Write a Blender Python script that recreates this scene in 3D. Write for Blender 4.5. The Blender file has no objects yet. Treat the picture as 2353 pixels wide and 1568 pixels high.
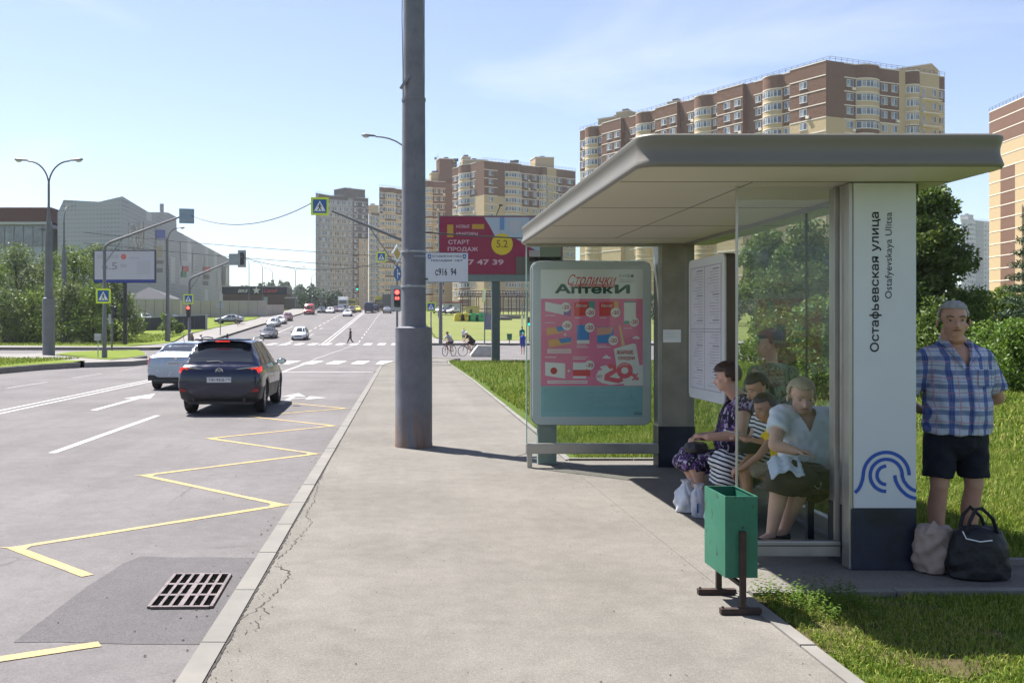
import bpy, bmesh, math, random
import numpy as np
from mathutils import Vector, Matrix, Quaternion
random.seed(7); RNG = np.random.default_rng(7)
PI = math.pi
SC = bpy.context.scene
COL = SC.collection

# ------------------------------------------------------------ camera, sky, sun
FPX, VX, HV, CAMZ = 2200.0, 910.0, 752.0, 1.65       # measured on a 2352 x 1568 view of the photograph
cam_d = bpy.data.cameras.new("Camera"); cam = bpy.data.objects.new("Camera", cam_d); COL.objects.link(cam)
cam.location = (0, 0, CAMZ); cam.rotation_euler = (PI / 2, 0, 0)
cam_d.sensor_width = 36.0; cam_d.lens = FPX / 2352 * 36.0
cam_d.shift_x = (1176 - VX) / 2352.0; cam_d.shift_y = (HV - 784) / 2352.0
cam_d.clip_start = 0.1; cam_d.clip_end = 5000
SC.camera = cam
SUN = Vector((0.39, -0.385, -1.0)).normalized()      # direction the light travels
world = bpy.data.worlds.new("World"); SC.world = world; world.use_nodes = True
nt = world.node_tree; nt.nodes.clear()
wo = nt.nodes.new('ShaderNodeOutputWorld'); bg = nt.nodes.new('ShaderNodeBackground'); sk = nt.nodes.new('ShaderNodeTexSky')
sk.sky_type = 'NISHITA'; sk.sun_disc = False
sk.sun_elevation = math.asin(-SUN.z); sk.sun_rotation = math.atan2(-SUN.x, -SUN.y)
sk.altitude = 150; sk.air_density = 1.0; sk.dust_density = 0.5; sk.ozone_density = 3.5
bg.inputs['Strength'].default_value = 0.072
hs = nt.nodes.new('ShaderNodeHueSaturation'); hs.inputs['Saturation'].default_value = 0.86; hs.inputs['Hue'].default_value = 0.51
nt.links.new(sk.outputs[0], hs.inputs['Color'])
tc = nt.nodes.new('ShaderNodeTexCoord'); mpg = nt.nodes.new('ShaderNodeMapping'); mpg.inputs['Scale'].default_value = (1.2, 2.5, 5.0); mpg.inputs['Rotation'].default_value = (0, 0, 0.5)
cn = nt.nodes.new('ShaderNodeTexNoise'); cn.inputs['Scale'].default_value = 1.6; cn.inputs['Detail'].default_value = 7; cn.inputs['Roughness'].default_value = 0.5; cn.inputs['Distortion'].default_value = 0.6
cr_ = nt.nodes.new('ShaderNodeValToRGB'); cr_.color_ramp.elements[0].position = 0.54; cr_.color_ramp.elements[0].color = (0, 0, 0, 1); cr_.color_ramp.elements[1].position = 0.95; cr_.color_ramp.elements[1].color = (0.5, 0.5, 0.5, 1)
mxw = nt.nodes.new('ShaderNodeMix'); mxw.data_type = 'RGBA'; mxw.inputs[7].default_value = (7.5, 7.6, 7.9, 1)
nt.links.new(tc.outputs['Generated'], mpg.inputs[0]); nt.links.new(mpg.outputs[0], cn.inputs['Vector']); nt.links.new(cn.outputs[0], cr_.inputs[0]); nt.links.new(cr_.outputs[0], mxw.inputs[0]); nt.links.new(hs.outputs[0], mxw.inputs[6])
nt.links.new(mxw.outputs[2], bg.inputs[0]); nt.links.new(bg.outputs[0], wo.inputs[0])
sun_d = bpy.data.lights.new("Sun", 'SUN'); sun = bpy.data.objects.new("Sun", sun_d); COL.objects.link(sun)
sun_d.energy = 5.0; sun_d.angle = math.radians(0.55); sun_d.color = (1.0, 0.965, 0.925)
sun.rotation_euler = SUN.to_track_quat('-Z', 'Y').to_euler(); sun.location = (0, 0, 60)
vs = SC.view_settings; vs.view_transform = 'Standard'; vs.look = 'None'; vs.gamma = 1.0; vs.exposure = 1.38
SC.cycles.max_bounces = 7; SC.cycles.transparent_max_bounces = 14; SC.cycles.caustics_reflective = False; SC.cycles.caustics_refractive = False

# ------------------------------------------------------------ terrain profile and lookups
def rise(y):
    a = max(0.0, y - 104.0)
    t = a * a / (2 * 8.0) if a < 8 else a - 4.0
    z = 0.050 * t
    lim = 6.2
    if z > lim: z = lim + (z - lim) * 0.22
    return z
def T(x, y):
    k = min(1.0, max(0.0, (x - 2.0) / 12.0))
    return rise(y) * (1 - 0.12 * k)
def RZ(x, y): return T(x, y) - 0.25                    # road surface
def P(u, v, z=0.0):                                    # photo pixel -> point on a level at height z
    s = (v - HV) / (CAMZ - z); return ((u - VX) / s, FPX / s)
def hit(u, v, off=0.0):                                # photo pixel -> point on the terrain
    y = 4.0
    while y < 600:
        x = (u - VX) * y / FPX
        if HV + (CAMZ - (T(x, y) + off)) * FPX / y <= v: break
        y *= 1.004
    return ((u - VX) * y / FPX, y)
def at(u, s): return ((u - VX) / s, FPX / s)           # pixel column and scale (px per metre) -> plan position
def zz(v, s): return CAMZ - (v - HV) / s

# ------------------------------------------------------------ materials
MATS = {}
def nod(t, ty, **kw):
    n = t.nodes.new(ty)
    for k, v in kw.items(): setattr(n, k, v)
    return n
def mathn(t, op, a, b=None, c=None):
    n = nod(t, 'ShaderNodeMath', operation=op)
    for i, q in enumerate((a, b, c)):
        if q is None: continue
        if isinstance(q, (int, float)): n.inputs[i].default_value = q
        else: t.links.new(q, n.inputs[i])
    return n.outputs[0]
def mixc(t, f, a, b, mode='MIX'):
    n = nod(t, 'ShaderNodeMix', data_type='RGBA', blend_type=mode)
    for i, q in ((0, f), (6, a), (7, b)):
        if isinstance(q, (int, float)): n.inputs[i].default_value = q
        elif isinstance(q, tuple): n.inputs[i].default_value = (*q[:3], 1)
        else: t.links.new(q, n.inputs[i])
    return n.outputs[2]
def base(name, col, rough=0.6, metal=0.0, spec=0.4):
    m = bpy.data.materials.new(name); m.use_nodes = True; t = m.node_tree
    b = t.nodes['Principled BSDF']
    b.inputs['Base Color'].default_value = (*col, 1); b.inputs['Roughness'].default_value = rough
    b.inputs['Metallic'].default_value = metal; b.inputs['Specular IOR Level'].default_value = spec
    return m, t, b
def coords(t, kind='Object'):
    return nod(t, 'ShaderNodeTexCoord').outputs[kind]
def noise(t, vec, scale, detail=4, rough=0.55, out=0):
    n = nod(t, 'ShaderNodeTexNoise'); n.inputs['Scale'].default_value = scale; n.inputs['Detail'].default_value = detail
    n.inputs['Roughness'].default_value = rough; t.links.new(vec, n.inputs['Vector']); return n.outputs[out]
def ramp(t, fac, *stops):
    n = nod(t, 'ShaderNodeValToRGB'); e = n.color_ramp.elements
    while len(e) < len(stops): e.new(0.5)
    for i, (p, c) in enumerate(stops):
        e[i].position = p; e[i].color = (*c, 1) if isinstance(c, tuple) else (c, c, c, 1)
    t.links.new(fac, n.inputs[0]); return n.outputs[0]
def bump(t, b, h, strength=0.3, dist=0.01):
    n = nod(t, 'ShaderNodeBump'); n.inputs['Strength'].default_value = strength; n.inputs['Distance'].default_value = dist
    t.links.new(h, n.inputs['Height']); t.links.new(n.outputs[0], b.inputs['Normal'])
def M(name, col, rough=0.6, metal=0.0, spec=0.4, var=0.12, vs_=4.0, bmp=0.0, bs=60.0, coat=0.0, bd=0.004):
    if name in MATS: return MATS[name]
    m, t, b = base(name, col, rough, metal, spec)
    if var or bmp: c = coords(t)
    if var:
        f = noise(t, c, vs_, 5, 0.6)
        lo = tuple(max(0, x * (1 - var)) for x in col); hi = tuple(min(1, x * (1 + var)) for x in col)
        t.links.new(ramp(t, f, (0.3, lo), (0.7, hi)), b.inputs['Base Color'])
        t.links.new(ramp(t, f, (0.25, max(0, rough - 0.08)), (0.75, min(1, rough + 0.08))), b.inputs['Roughness'])
    if bmp: bump(t, b, noise(t, c, bs, 3), bmp, bd)
    if coat: b.inputs['Coat Weight'].default_value = coat; b.inputs['Coat Roughness'].default_value = 0.04
    MATS[name] = m; return m
def emat(name, col, strength):
    if name in MATS: return MATS[name]
    m, t, b = base(name, col, 0.3)
    b.inputs['Emission Color'].default_value = (*col, 1); b.inputs['Emission Strength'].default_value = strength
    MATS[name] = m; return m
def glass_mat(name, tint=(0.86, 0.9, 0.88), refl=0.10, rough=0.02, dirt=0.05):
    if name in MATS: return MATS[name]
    m = bpy.data.materials.new(name); m.use_nodes = True; t = m.node_tree; t.nodes.clear()
    o = nod(t, 'ShaderNodeOutputMaterial'); tr = nod(t, 'ShaderNodeBsdfTransparent'); gl = nod(t, 'ShaderNodeBsdfGlossy')
    df = nod(t, 'ShaderNodeBsdfDiffuse'); df.inputs[0].default_value = (0.5, 0.5, 0.45, 1)
    tr.inputs[0].default_value = (*tint, 1); gl.inputs['Roughness'].default_value = rough
    fr = nod(t, 'ShaderNodeFresnel'); fr.inputs[0].default_value = 1.5
    f = mathn(t, 'MULTIPLY_ADD', fr.outputs[0], 0.24, refl - 0.034)
    c = coords(t); dn = ramp(t, noise(t, c, 3.0, 6, 0.7), (0.4, 0.0), (0.75, dirt * 2.2))
    mx = nod(t, 'ShaderNodeMixShader'); mx2 = nod(t, 'ShaderNodeMixShader')
    t.links.new(f, mx.inputs[0]); t.links.new(tr.outputs[0], mx.inputs[1]); t.links.new(gl.outputs[0], mx.inputs[2])
    t.links.new(dn, mx2.inputs[0]); t.links.new(mx.outputs[0], mx2.inputs[1]); t.links.new(df.outputs[0], mx2.inputs[2])
    t.links.new(mx2.outputs[0], o.inputs[0]); MATS[name] = m; return m

# ------------------------------------------------------------ mesh builder
def link(o, parent=None):
    COL.objects.link(o)
    if parent is not None: o.parent = parent
    return o
def npmesh(name, V, Fc, mats=(), smooth=False, midx=None):
    V = np.asarray(V, dtype=np.float32); Fc = np.asarray(Fc, dtype=np.int32)
    me = bpy.data.meshes.new(name); k = Fc.shape[1]
    me.vertices.add(len(V)); me.vertices.foreach_set('co', V.ravel())
    me.loops.add(Fc.size); me.loops.foreach_set('vertex_index', Fc.ravel())
    me.polygons.add(len(Fc)); me.polygons.foreach_set('loop_start', np.arange(len(Fc), dtype=np.int32) * k)
    me.polygons.foreach_set('loop_total', np.full(len(Fc), k, dtype=np.int32))
    for m in mats: me.materials.append(m)
    if midx is not None: me.polygons.foreach_set('material_index', np.asarray(midx, dtype=np.int32))
    me.update(calc_edges=True)
    me.polygons.foreach_set('use_smooth', np.full(len(Fc), bool(smooth)))
    return me
class MB:
    def __init__(s): s.v = []; s.f = []; s.m = []; s.mats = []; s.cur = 0
    def mat(s, m):
        if m not in s.mats: s.mats.append(m)
        s.cur = s.mats.index(m); return s
    def add(s, vs, fs):
        o = len(s.v); s.v += [tuple(q) for q in vs]
        for f in fs: s.f.append(tuple(o + i for i in f)); s.m.append(s.cur)
        return s
    def quad(s, a, b, c, d): return s.add([a, b, c, d], [(0, 1, 2, 3)])
    def box(s, c, d, rz=0.0, R=None):
        hx, hy, hz = d[0] / 2, d[1] / 2, d[2] / 2
        R = R or Matrix.Rotation(rz, 3, 'Z'); c = Vector(c)
        vs = [c + R @ Vector((x * hx, y * hy, z * hz)) for z in (-1, 1) for y in (-1, 1) for x in (-1, 1)]
        return s.add(vs, [(0, 2, 3, 1), (4, 5, 7, 6), (0, 1, 5, 4), (2, 6, 7, 3), (0, 4, 6, 2), (1, 3, 7, 5)])
    def bx(s, x0, x1, y0, y1, z0, z1): return s.box(((x0 + x1) / 2, (y0 + y1) / 2, (z0 + z1) / 2), (abs(x1 - x0), abs(y1 - y0), abs(z1 - z0)))
    def cyl(s, p0, p1, r0, r1=None, n=16, caps=True):
        r1 = r0 if r1 is None else r1; p0 = Vector(p0); p1 = Vector(p1); d = (p1 - p0).normalized()
        a = d.orthogonal().normalized(); b = d.cross(a); vs = []
        for p, r in ((p0, r0), (p1, r1)):
            for i in range(n):
                t = 2 * PI * i / n; vs.append(p + (a * math.cos(t) + b * math.sin(t)) * r)
        fs = [(i, (i + 1) % n, n + (i + 1) % n, n + i) for i in range(n)]
        if caps: fs += [tuple(reversed(range(n))), tuple(range(n, 2 * n))]
        return s.add(vs, fs)
    def tube(s, pts, r, n=8):
        pts = [Vector(p) for p in pts]; N = len(pts); rs = r if isinstance(r, (list, tuple)) else [r] * N
        d0 = (pts[1] - pts[0]).normalized(); a = d0.orthogonal().normalized(); vs = []
        for k, p in enumerate(pts):
            d = (pts[min(k + 1, N - 1)] - pts[max(k - 1, 0)]).normalized()
            a = (a - d * a.dot(d)).normalized(); b = d.cross(a)
            for i in range(n):
                t = 2 * PI * i / n; vs.append(p + (a * math.cos(t) + b * math.sin(t)) * rs[k])
        fs = [(k * n + i, k * n + (i + 1) % n, (k + 1) * n + (i + 1) % n, (k + 1) * n + i) for k in range(N - 1) for i in range(n)]
        fs += [tuple(reversed(range(n))), tuple(range((N - 1) * n, N * n))]
        return s.add(vs, fs)
    def ell(s, c, r, n=12, m=8, R=None):
        c = Vector(c); vs = []; fs = []
        if isinstance(r, (int, float)): r = (r, r, r)
        for j in range(m + 1):
            ph = PI * j / m
            for i in range(n):
                t = 2 * PI * i / n; q = Vector((r[0] * math.sin(ph) * math.cos(t), r[1] * math.sin(ph) * math.sin(t), r[2] * math.cos(ph)))
                vs.append(c + (R @ q if R else q))
        for j in range(m):
            for i in range(n): fs.append((j * n + i, (j + 1) * n + i, (j + 1) * n + (i + 1) % n, j * n + (i + 1) % n))
        return s.add(vs, fs)
    def prism(s, pts, h, O=(0, 0, 0), U=(1, 0, 0), W=(0, 1, 0), N=(0, 0, 1)):
        """2-D outline pts in the U,W plane at O, thickened by h along N"""
        O, U, W, N = Vector(O), Vector(U), Vector(W), Vector(N); n = len(pts)
        a = [O + U * p[0] + W * p[1] for p in pts]; b = [q + N * h for q in a]
        return s.add(a + b, [tuple(reversed(range(n))), tuple(range(n, 2 * n))] + [(i, (i + 1) % n, n + (i + 1) % n, n + i) for i in range(n)])
    def lathe(s, prof, c=(0, 0, 0), n=20):
        vs = []; m = len(prof)
        for r, z in prof:
            for i in range(n):
                t = 2 * PI * i / n; vs.append((c[0] + r * math.cos(t), c[1] + r * math.sin(t), c[2] + z))
        fs = [(k * n + i, k * n + (i + 1) % n, (k + 1) * n + (i + 1) % n, (k + 1) * n + i) for k in range(m - 1) for i in range(n)]
        if prof[0][0] > 1e-6: fs.append(tuple(reversed(range(n))))
        if prof[-1][0] > 1e-6: fs.append(tuple(range((m - 1) * n, m * n)))
        return s.add(vs, fs)
    def build(s, name, mat=None, parent=None, smooth=False, bevel=0.0, label=None, seg=2):
        me = bpy.data.meshes.new(name); me.from_pydata(s.v, [], s.f)
        mats = s.mats or [mat]
        for m in mats: me.materials.append(m)
        if s.mats: me.polygons.foreach_set('material_index', s.m)
        bm = bmesh.new(); bm.from_mesh(me); bmesh.ops.recalc_face_normals(bm, faces=bm.faces)
        if bevel:
            bmesh.ops.remove_doubles(bm, verts=bm.verts, dist=1e-5)
            es = [e for e in bm.edges if len(e.link_faces) == 2 and e.calc_face_angle(0) > 0.5]
            bmesh.ops.bevel(bm, geom=es, offset=bevel, segments=seg, affect='EDGES', profile=0.6, clamp_overlap=True)
        bm.to_mesh(me); bm.free()
        if smooth:
            me.polygons.foreach_set('use_smooth', [True] * len(me.polygons))
            me.set_sharp_from_angle(angle=math.radians(38))
        o = bpy.data.objects.new(name, me); link(o, parent)
        if label: o['label'] = label
        return o
def tag(o, label=None, cat=None, group=None, kind=None):
    if label: o['label'] = label
    if cat: o['category'] = cat
    if group: o['group'] = group
    if kind: o['kind'] = kind
    return o
def thing(name, loc, label, cat, group=None, rz=0.0):
    o = bpy.data.objects.new(name, None); o.empty_display_size = 0.2; link(o)
    o.location = loc; o.rotation_euler = (0, 0, rz); return tag(o, label, cat, group)
def kids(o): return [c for c in bpy.data.objects if c.parent == o]
def copy_tree(o, parent=None, cache=None):
    if cache is None:
        cache = {}
        for c in bpy.data.objects:
            if c.parent: cache.setdefault(c.parent.name, []).append(c)
    c = o.copy(); COL.objects.link(c)
    if parent is not None: c.parent = parent
    for ch in cache.get(o.name, []): copy_tree(ch, c, cache)
    return c
_tf = []
def text_mesh(txt, size, bold=0.0, **kw):
    """lettering; the built-in font cannot fill the letter ф, so it is drawn as a round with a bar"""
    if not set('фФь') & set(txt): return _text_mesh(txt, size, bold=bold, **kw)
    al = kw.pop('align', 'CENTER'); t2 = txt.replace('ф', 'о').replace('Ф', 'О').replace('ь', 'п')
    ext = lambda me: (min(v.co.x for v in me.vertices), max(v.co.x for v in me.vertices), min(v.co.y for v in me.vertices), max(v.co.y for v in me.vertices))
    me = _text_mesh(t2, size, align='LEFT', **kw); bm = bmesh.new(); bm.from_mesh(me); full = ext(me)
    for i, ch in enumerate(txt):
        if ch not in 'фФь': continue
        o = ext(_text_mesh(t2[i], size, align='LEFT', **kw)); w = o[1] - o[0]; e = ext(_text_mesh(t2[:i + 1], size, align='LEFT', **kw))[1]
        if ch == 'ь':
            xa, h = e - w, o[3] - o[2]; k = .075 * size; yb = o[2]; bmesh.ops.delete(bm, geom=[v for v in bm.verts if xa - .02 * size < v.co.x < e + .02 * size], context='VERTS')
            path = [(xa + k / 2, h), (xa + k / 2, k / 2), (xa + w * .55, k / 2)] + [(xa + w * .55 + .27 * h * math.sin(q), h * .30 - .27 * h * math.cos(q)) for q in [PI * j / 8 for j in range(1, 8)]] + [(xa + w * .55, h * .57), (xa + k, h * .57)]
            for (p, q) in zip(path[:-1], path[1:]):
                d = Vector((q[0] - p[0], q[1] - p[1])).normalized(); nn = Vector((-d.y, d.x)) * k / 2; d = d * k * .5
                bm.faces.new([bm.verts.new((p[0] + nn.x - d.x, yb + p[1] + nn.y - d.y, 0)), bm.verts.new((p[0] - nn.x - d.x, yb + p[1] - nn.y - d.y, 0)), bm.verts.new((q[0] - nn.x + d.x, yb + q[1] - nn.y + d.y, 0)), bm.verts.new((q[0] + nn.x + d.x, yb + q[1] + nn.y + d.y, 0))])
            continue
        xc = e - w / 2; h = o[3] - o[2]; y0, y1 = (o[2] - h * .42, o[3] + h * .42) if ch == 'ф' else (o[2], o[3]); b_ = .045 * size
        vs = [bm.verts.new(q) for q in ((xc - b_, y0, .00005), (xc + b_, y0, .00005), (xc + b_, y1, .00005), (xc - b_, y1, .00005))]; bm.faces.new(vs)
    bm.to_mesh(me); bm.free()
    if al == 'CENTER':
        for v in me.vertices: v.co.x -= (full[0] + full[1]) / 2
    return embolden(me, bold * size * 0.8) if bold else me
def embolden(me, e):
    bm = bmesh.new()
    for i, (dx, dy) in enumerate(((0, 0), (1, 0), (-1, 0), (0, 1), (0, -1), (.7, .7), (-.7, -.7), (.7, -.7), (-.7, .7))):
        n0 = len(bm.verts); bm.from_mesh(me); bm.verts.ensure_lookup_table()
        for v in bm.verts[n0:]: v.co.x += dx * e; v.co.y += dy * e; v.co.z += i * 0.00007
    bm.to_mesh(me); bm.free(); return me
def _text_mesh(txt, size, bold=0.0, shear=0.0, align='CENTER', space=1.0, sx=1.0, extr=0.0):
    cu = bpy.data.curves.new('t', 'FONT'); cu.body = txt; cu.size = size; cu.shear = shear
    cu.align_x = align; cu.align_y = 'CENTER'; cu.space_character = space; cu.resolution_u = 3; cu.extrude = extr
    o = bpy.data.objects.new('t', cu); COL.objects.link(o); bpy.context.view_layer.update()
    me = bpy.data.meshes.new_from_object(o.evaluated_get(bpy.context.evaluated_depsgraph_get()))
    bpy.data.objects.remove(o); bpy.data.curves.remove(cu)
    if sx != 1.0:
        for v in me.vertices: v.co.x *= sx
    if bold: embolden(me, bold * size * 0.8)
    return me
def text(txt, size, mat, parent, loc, name='lettering', R=None, **kw):
    """flat lettering; R maps text X,Y,Z to the parent's space (default: upright, read from -Y)"""
    me = text_mesh(txt, size, **kw); me.materials.clear(); me.materials.append(mat)
    R = R or Matrix(((1, 0, 0), (0, 0, -1), (0, 1, 0)))
    me.transform(Matrix.Translation(Vector(loc)) @ R.to_4x4())
    o = bpy.data.objects.new(name, me); return link(o, parent)
def rrect(w, h, r, n=5, cx=0.0, cy=0.0):
    pts = []
    for (sx, sy, a0) in ((1, 1, 0), (-1, 1, PI / 2), (-1, -1, PI), (1, -1, 1.5 * PI)):
        for i in range(n + 1):
            a = a0 + PI / 2 * i / n
            pts.append((cx + sx * (w / 2 - r) + r * math.cos(a), cy + sy * (h / 2 - r) + r * math.sin(a)))
    return pts
UPR = dict(U=(1, 0, 0), W=(0, 0, 1), N=(0, -1, 0))     # outline seen from -Y (towards the camera)
def terrain_sheet(name, poly, off, mat, kind='structure', thick=0.0, step=6.0, parent=None):
    """polygon laid on the terrain at height off, optionally with sides going down by thick"""
    bm = bmesh.new(); vs = [bm.verts.new((x, y, 0)) for x, y in poly]; bm.faces.new(vs)
    ys = [p[1] for p in poly]; xs = [p[0] for p in poly]
    y = 100.0
    while y < min(max(ys), 700):
        if y > min(ys): bmesh.ops.bisect_plane(bm, geom=bm.verts[:] + bm.edges[:] + bm.faces[:], plane_co=(0, y, 0), plane_no=(0, 1, 0))
        y += 2.0 if y < 115 else (step if y < 260 else 40)
    if max(ys) > 100 and max(xs) > 2:
        for x in (2, 14):
            if min(xs) < x < max(xs): bmesh.ops.bisect_plane(bm, geom=bm.verts[:] + bm.edges[:] + bm.faces[:], plane_co=(x, 0, 0), plane_no=(1, 0, 0))
    bmesh.ops.triangulate(bm, faces=bm.faces[:])
    bmesh.ops.recalc_face_normals(bm, faces=bm.faces)
    if bm.faces and sum(f.normal.z for f in bm.faces) < 0: bmesh.ops.reverse_faces(bm, faces=bm.faces)
    for v in bm.verts: v.co.z = T(v.co.x, v.co.y) + off
    if thick:
        be = [e for e in bm.edges if len(e.link_faces) == 1]
        r = bmesh.ops.extrude_edge_only(bm, edges=be)
        for v in r['geom']:
            if isinstance(v, bmesh.types.BMVert): v.co.z -= thick
    me = bpy.data.meshes.new(name); bm.to_mesh(me); bm.free(); me.materials.append(mat)
    o = bpy.data.objects.new(name, me); link(o, parent)
    if kind: o['kind'] = kind
    return o
# ============================================================ SETTING: materials of ground
def asphalt(name, c0, c1, grain=260, patch=0.35, crack=False, warm=None):
    m, t, b = base(name, c0, 0.92, 0, 0.18); c = coords(t)
    big = noise(t, c, patch, 6, 0.6); mid = noise(t, c, 6.0, 5, 0.65); fine = noise(t, c, grain, 2, 0.6)
    vor = nod(t, 'ShaderNodeTexVoronoi'); vor.inputs['Scale'].default_value = grain * 0.35; t.links.new(c, vor.inputs['Vector'])
    f = mathn(t, 'ADD', mathn(t, 'MULTIPLY', big, 0.6), mathn(t, 'MULTIPLY', mid, 0.4))
    col = mixc(t, ramp(t, f, (0.35, 0.0), (0.65, 1.0)), c0, c1)
    sp = ramp(t, fine, (0.33, 0.68), (0.5, 1.0), (0.68, 1.22))
    col = mixc(t, 1.0, col, sp, 'MULTIPLY')
    st = ramp(t, vor.outputs['Distance'], (0.0, 1.14), (0.5, 0.88))
    col = mixc(t, 0.7, col, st, 'MULTIPLY')
    sx = nod(t, 'ShaderNodeMapping'); sx.inputs['Scale'].default_value = (1.2, 0.05, 1); t.links.new(c, sx.inputs['Vector'])
    lane = noise(t, sx.outputs[0], 1.3, 4, 0.6)
    col = mixc(t, 0.5, col, ramp(t, lane, (0.3, 0.84), (0.7, 1.1)), 'MULTIPLY')
    if crack:
        v2 = nod(t, 'ShaderNodeTexVoronoi', feature='DISTANCE_TO_EDGE'); v2.inputs['Scale'].default_value = 0.55
        w = mixc(t, 0.12, c, noise(t, c, 3.0, 5, 0.7, 1)); t.links.new(w, v2.inputs['Vector'])
        ck = ramp(t, v2.outputs['Distance'], (0.0, 0.62), (0.008, 1.0)); msk = ramp(t, noise(t, c, 0.5, 2), (0.56, 0.0), (0.66, 1.0))
        col = mixc(t, msk, col, mixc(t, 1.0, col, ck, 'MULTIPLY'))
    spot = nod(t, 'ShaderNodeTexVoronoi'); spot.inputs['Scale'].default_value = 1.6; spot.inputs['Randomness'].default_value = 1.0; t.links.new(mixc(t, 0.05, c, noise(t, c, 14, 4, .7, 1)), spot.inputs['Vector'])
    col = mixc(t, ramp(t, spot.outputs['Distance'], (0.018, 0.55), (0.035, 0.0)), col, tuple(x * .45 for x in c0))
    gr = noise(t, c, 55, 3, .7); col = mixc(t, 0.8, col, ramp(t, gr, (0.30, 0.80), (0.5, 1.0), (0.70, 1.16)), 'MULTIPLY')
    t.links.new(col, b.inputs['Base Color'])
    bump(t, b, mathn(t, 'ADD', fine, mathn(t, 'MULTIPLY', vor.outputs['Distance'], 0.8)), 0.35, 0.004)
    MATS[name] = m; return m
M_ROAD = asphalt('road_asphalt', (0.118, 0.109, 0.107), (0.170, 0.158, 0.155), crack=True)
M_PATCH = asphalt('patch_asphalt', (0.088, 0.083, 0.084), (0.115, 0.108, 0.108), grain=200)
M_PAVE = asphalt('pavement_asphalt', (0.130, 0.120, 0.104), (0.190, 0.176, 0.153), grain=190, patch=0.6)
M_PAD = asphalt('pad_asphalt', (0.062, 0.059, 0.060), (0.095, 0.089, 0.086), grain=220, patch=0.9)
M_KERB = M('kerb_concrete', (0.165, 0.155, 0.137), 0.9, var=0.16, vs_=2.5, bmp=0.25, bs=120)
M_FARPAVE = asphalt('far_pavement', (0.20, 0.187, 0.172), (0.25, 0.235, 0.218), grain=60)
def paint(name, col, wear=0.5):
    m, t, b = base(name, col, 0.8, 0, 0.25); c = coords(t)
    n1 = noise(t, c, 42, 6, 0.8); n2 = noise(t, c, 3.0, 5, 0.7)
    f = ramp(t, mathn(t, 'ADD', mathn(t, 'MULTIPLY', n1, 0.6), mathn(t, 'MULTIPLY', n2, 0.5)), (0.47, 0.0), (0.60, 1.0))
    a = tuple(x * (1 - wear * 0.85) + 0.15 * wear * 0.85 for x in col)
    t.links.new(mixc(t, f, a, col), b.inputs['Base Color']); bump(t, b, n1, 0.2, 0.003); MATS[name] = m; return m
M_WHITE = paint('white_road_paint', (0.44, 0.42, 0.40))
M_WORN = paint('worn_white_paint', (0.30, 0.28, 0.27), 0.7)
M_YEL = paint('yellow_road_paint', (0.46, 0.325, 0.115), 0.75)
def soil(name, a, b_, c_, sc=1.2):
    m, t, b = base(name, a, 0.95, 0, 0.1); c = coords(t)
    f = noise(t, c, sc, 6, 0.7); g = noise(t, c, sc * 22, 4, 0.7)
    col = mixc(t, ramp(t, g, (0.3, 0.0), (0.7, 1.0)), mixc(t, ramp(t, f, (0.35, 0.0), (0.65, 1.0)), a, b_), c_)
    t.links.new(col, b.inputs['Base Color']); bump(t, b, g, 0.6, 0.03); MATS[name] = m; return m
M_LAWN = soil('lawn_grass', (0.05, 0.08, 0.014), (0.08, 0.10, 0.022), (0.06, 0.095, 0.014))
M_FARLAWN = soil('far_lawn_grass', (0.095, 0.135, 0.017), (0.15, 0.17, 0.03), (0.115, 0.155, 0.02), 0.25)
M_DRYLAWN = soil('dry_lawn_grass', (0.13, 0.145, 0.042), (0.20, 0.19, 0.075), (0.11, 0.14, 0.036), 0.2)
M_GROUND = soil('ground_earth', (0.11, 0.13, 0.04), (0.15, 0.15, 0.07), (0.10, 0.12, 0.035), 0.05)

# ground: one sheet to the horizon
def ground():
    xs = sorted(set([-2500, -1200, -600, -300, -150, -80, -45, -25, -10, 0, 2, 8, 14, 40, 80, 150, 300, 600, 1200, 2500]))
    ys = [-200, 0, 20, 60] + list(range(90, 260, 5)) + [280, 320, 380, 450, 520, 600, 800, 1200, 2000, 3500]
    V = [(x, y, T(x, y) - 0.30) for y in ys for x in xs]; n = len(xs)
    Fq = [(j * n + i, j * n + i + 1, (j + 1) * n + i + 1, (j + 1) * n + i) for j in range(len(ys) - 1) for i in range(n - 1)]
    o = bpy.data.objects.new('ground', npmesh('ground', V, Fq, [M_GROUND], True)); link(o); tag(o, kind='structure')
ground()
KX = lambda y: -1.06 + 0.0085 * y                       # right-hand kerb of the main road
ROADPOLY = [(-25, -12), (0.9, -12), (0.9, 50), (6, 53), (140, 54), (140, 99), (6, 100), (1.6, 104), (2.2, 300), (-24, 300),
            (-22, 118), (-24, 100), (-30, 84), (-150, 84), (-150, 58), (-30, 58), (-19, 50), (-17.6, 44), (-17.6, -12)]
# the road as one sheet under the raised pavements
terrain_sheet('road', [(-160, -12), (150, -12), (150, 104), (3.4, 108), (3.6, 330), (-24.5, 330), (-24, 130), (-35, 100), (-160, 96)], -0.25, M_ROAD)

def slab(name, poly, top, mat, thick=0.3): return terrain_sheet(name, poly, top, mat, thick=thick)
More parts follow.
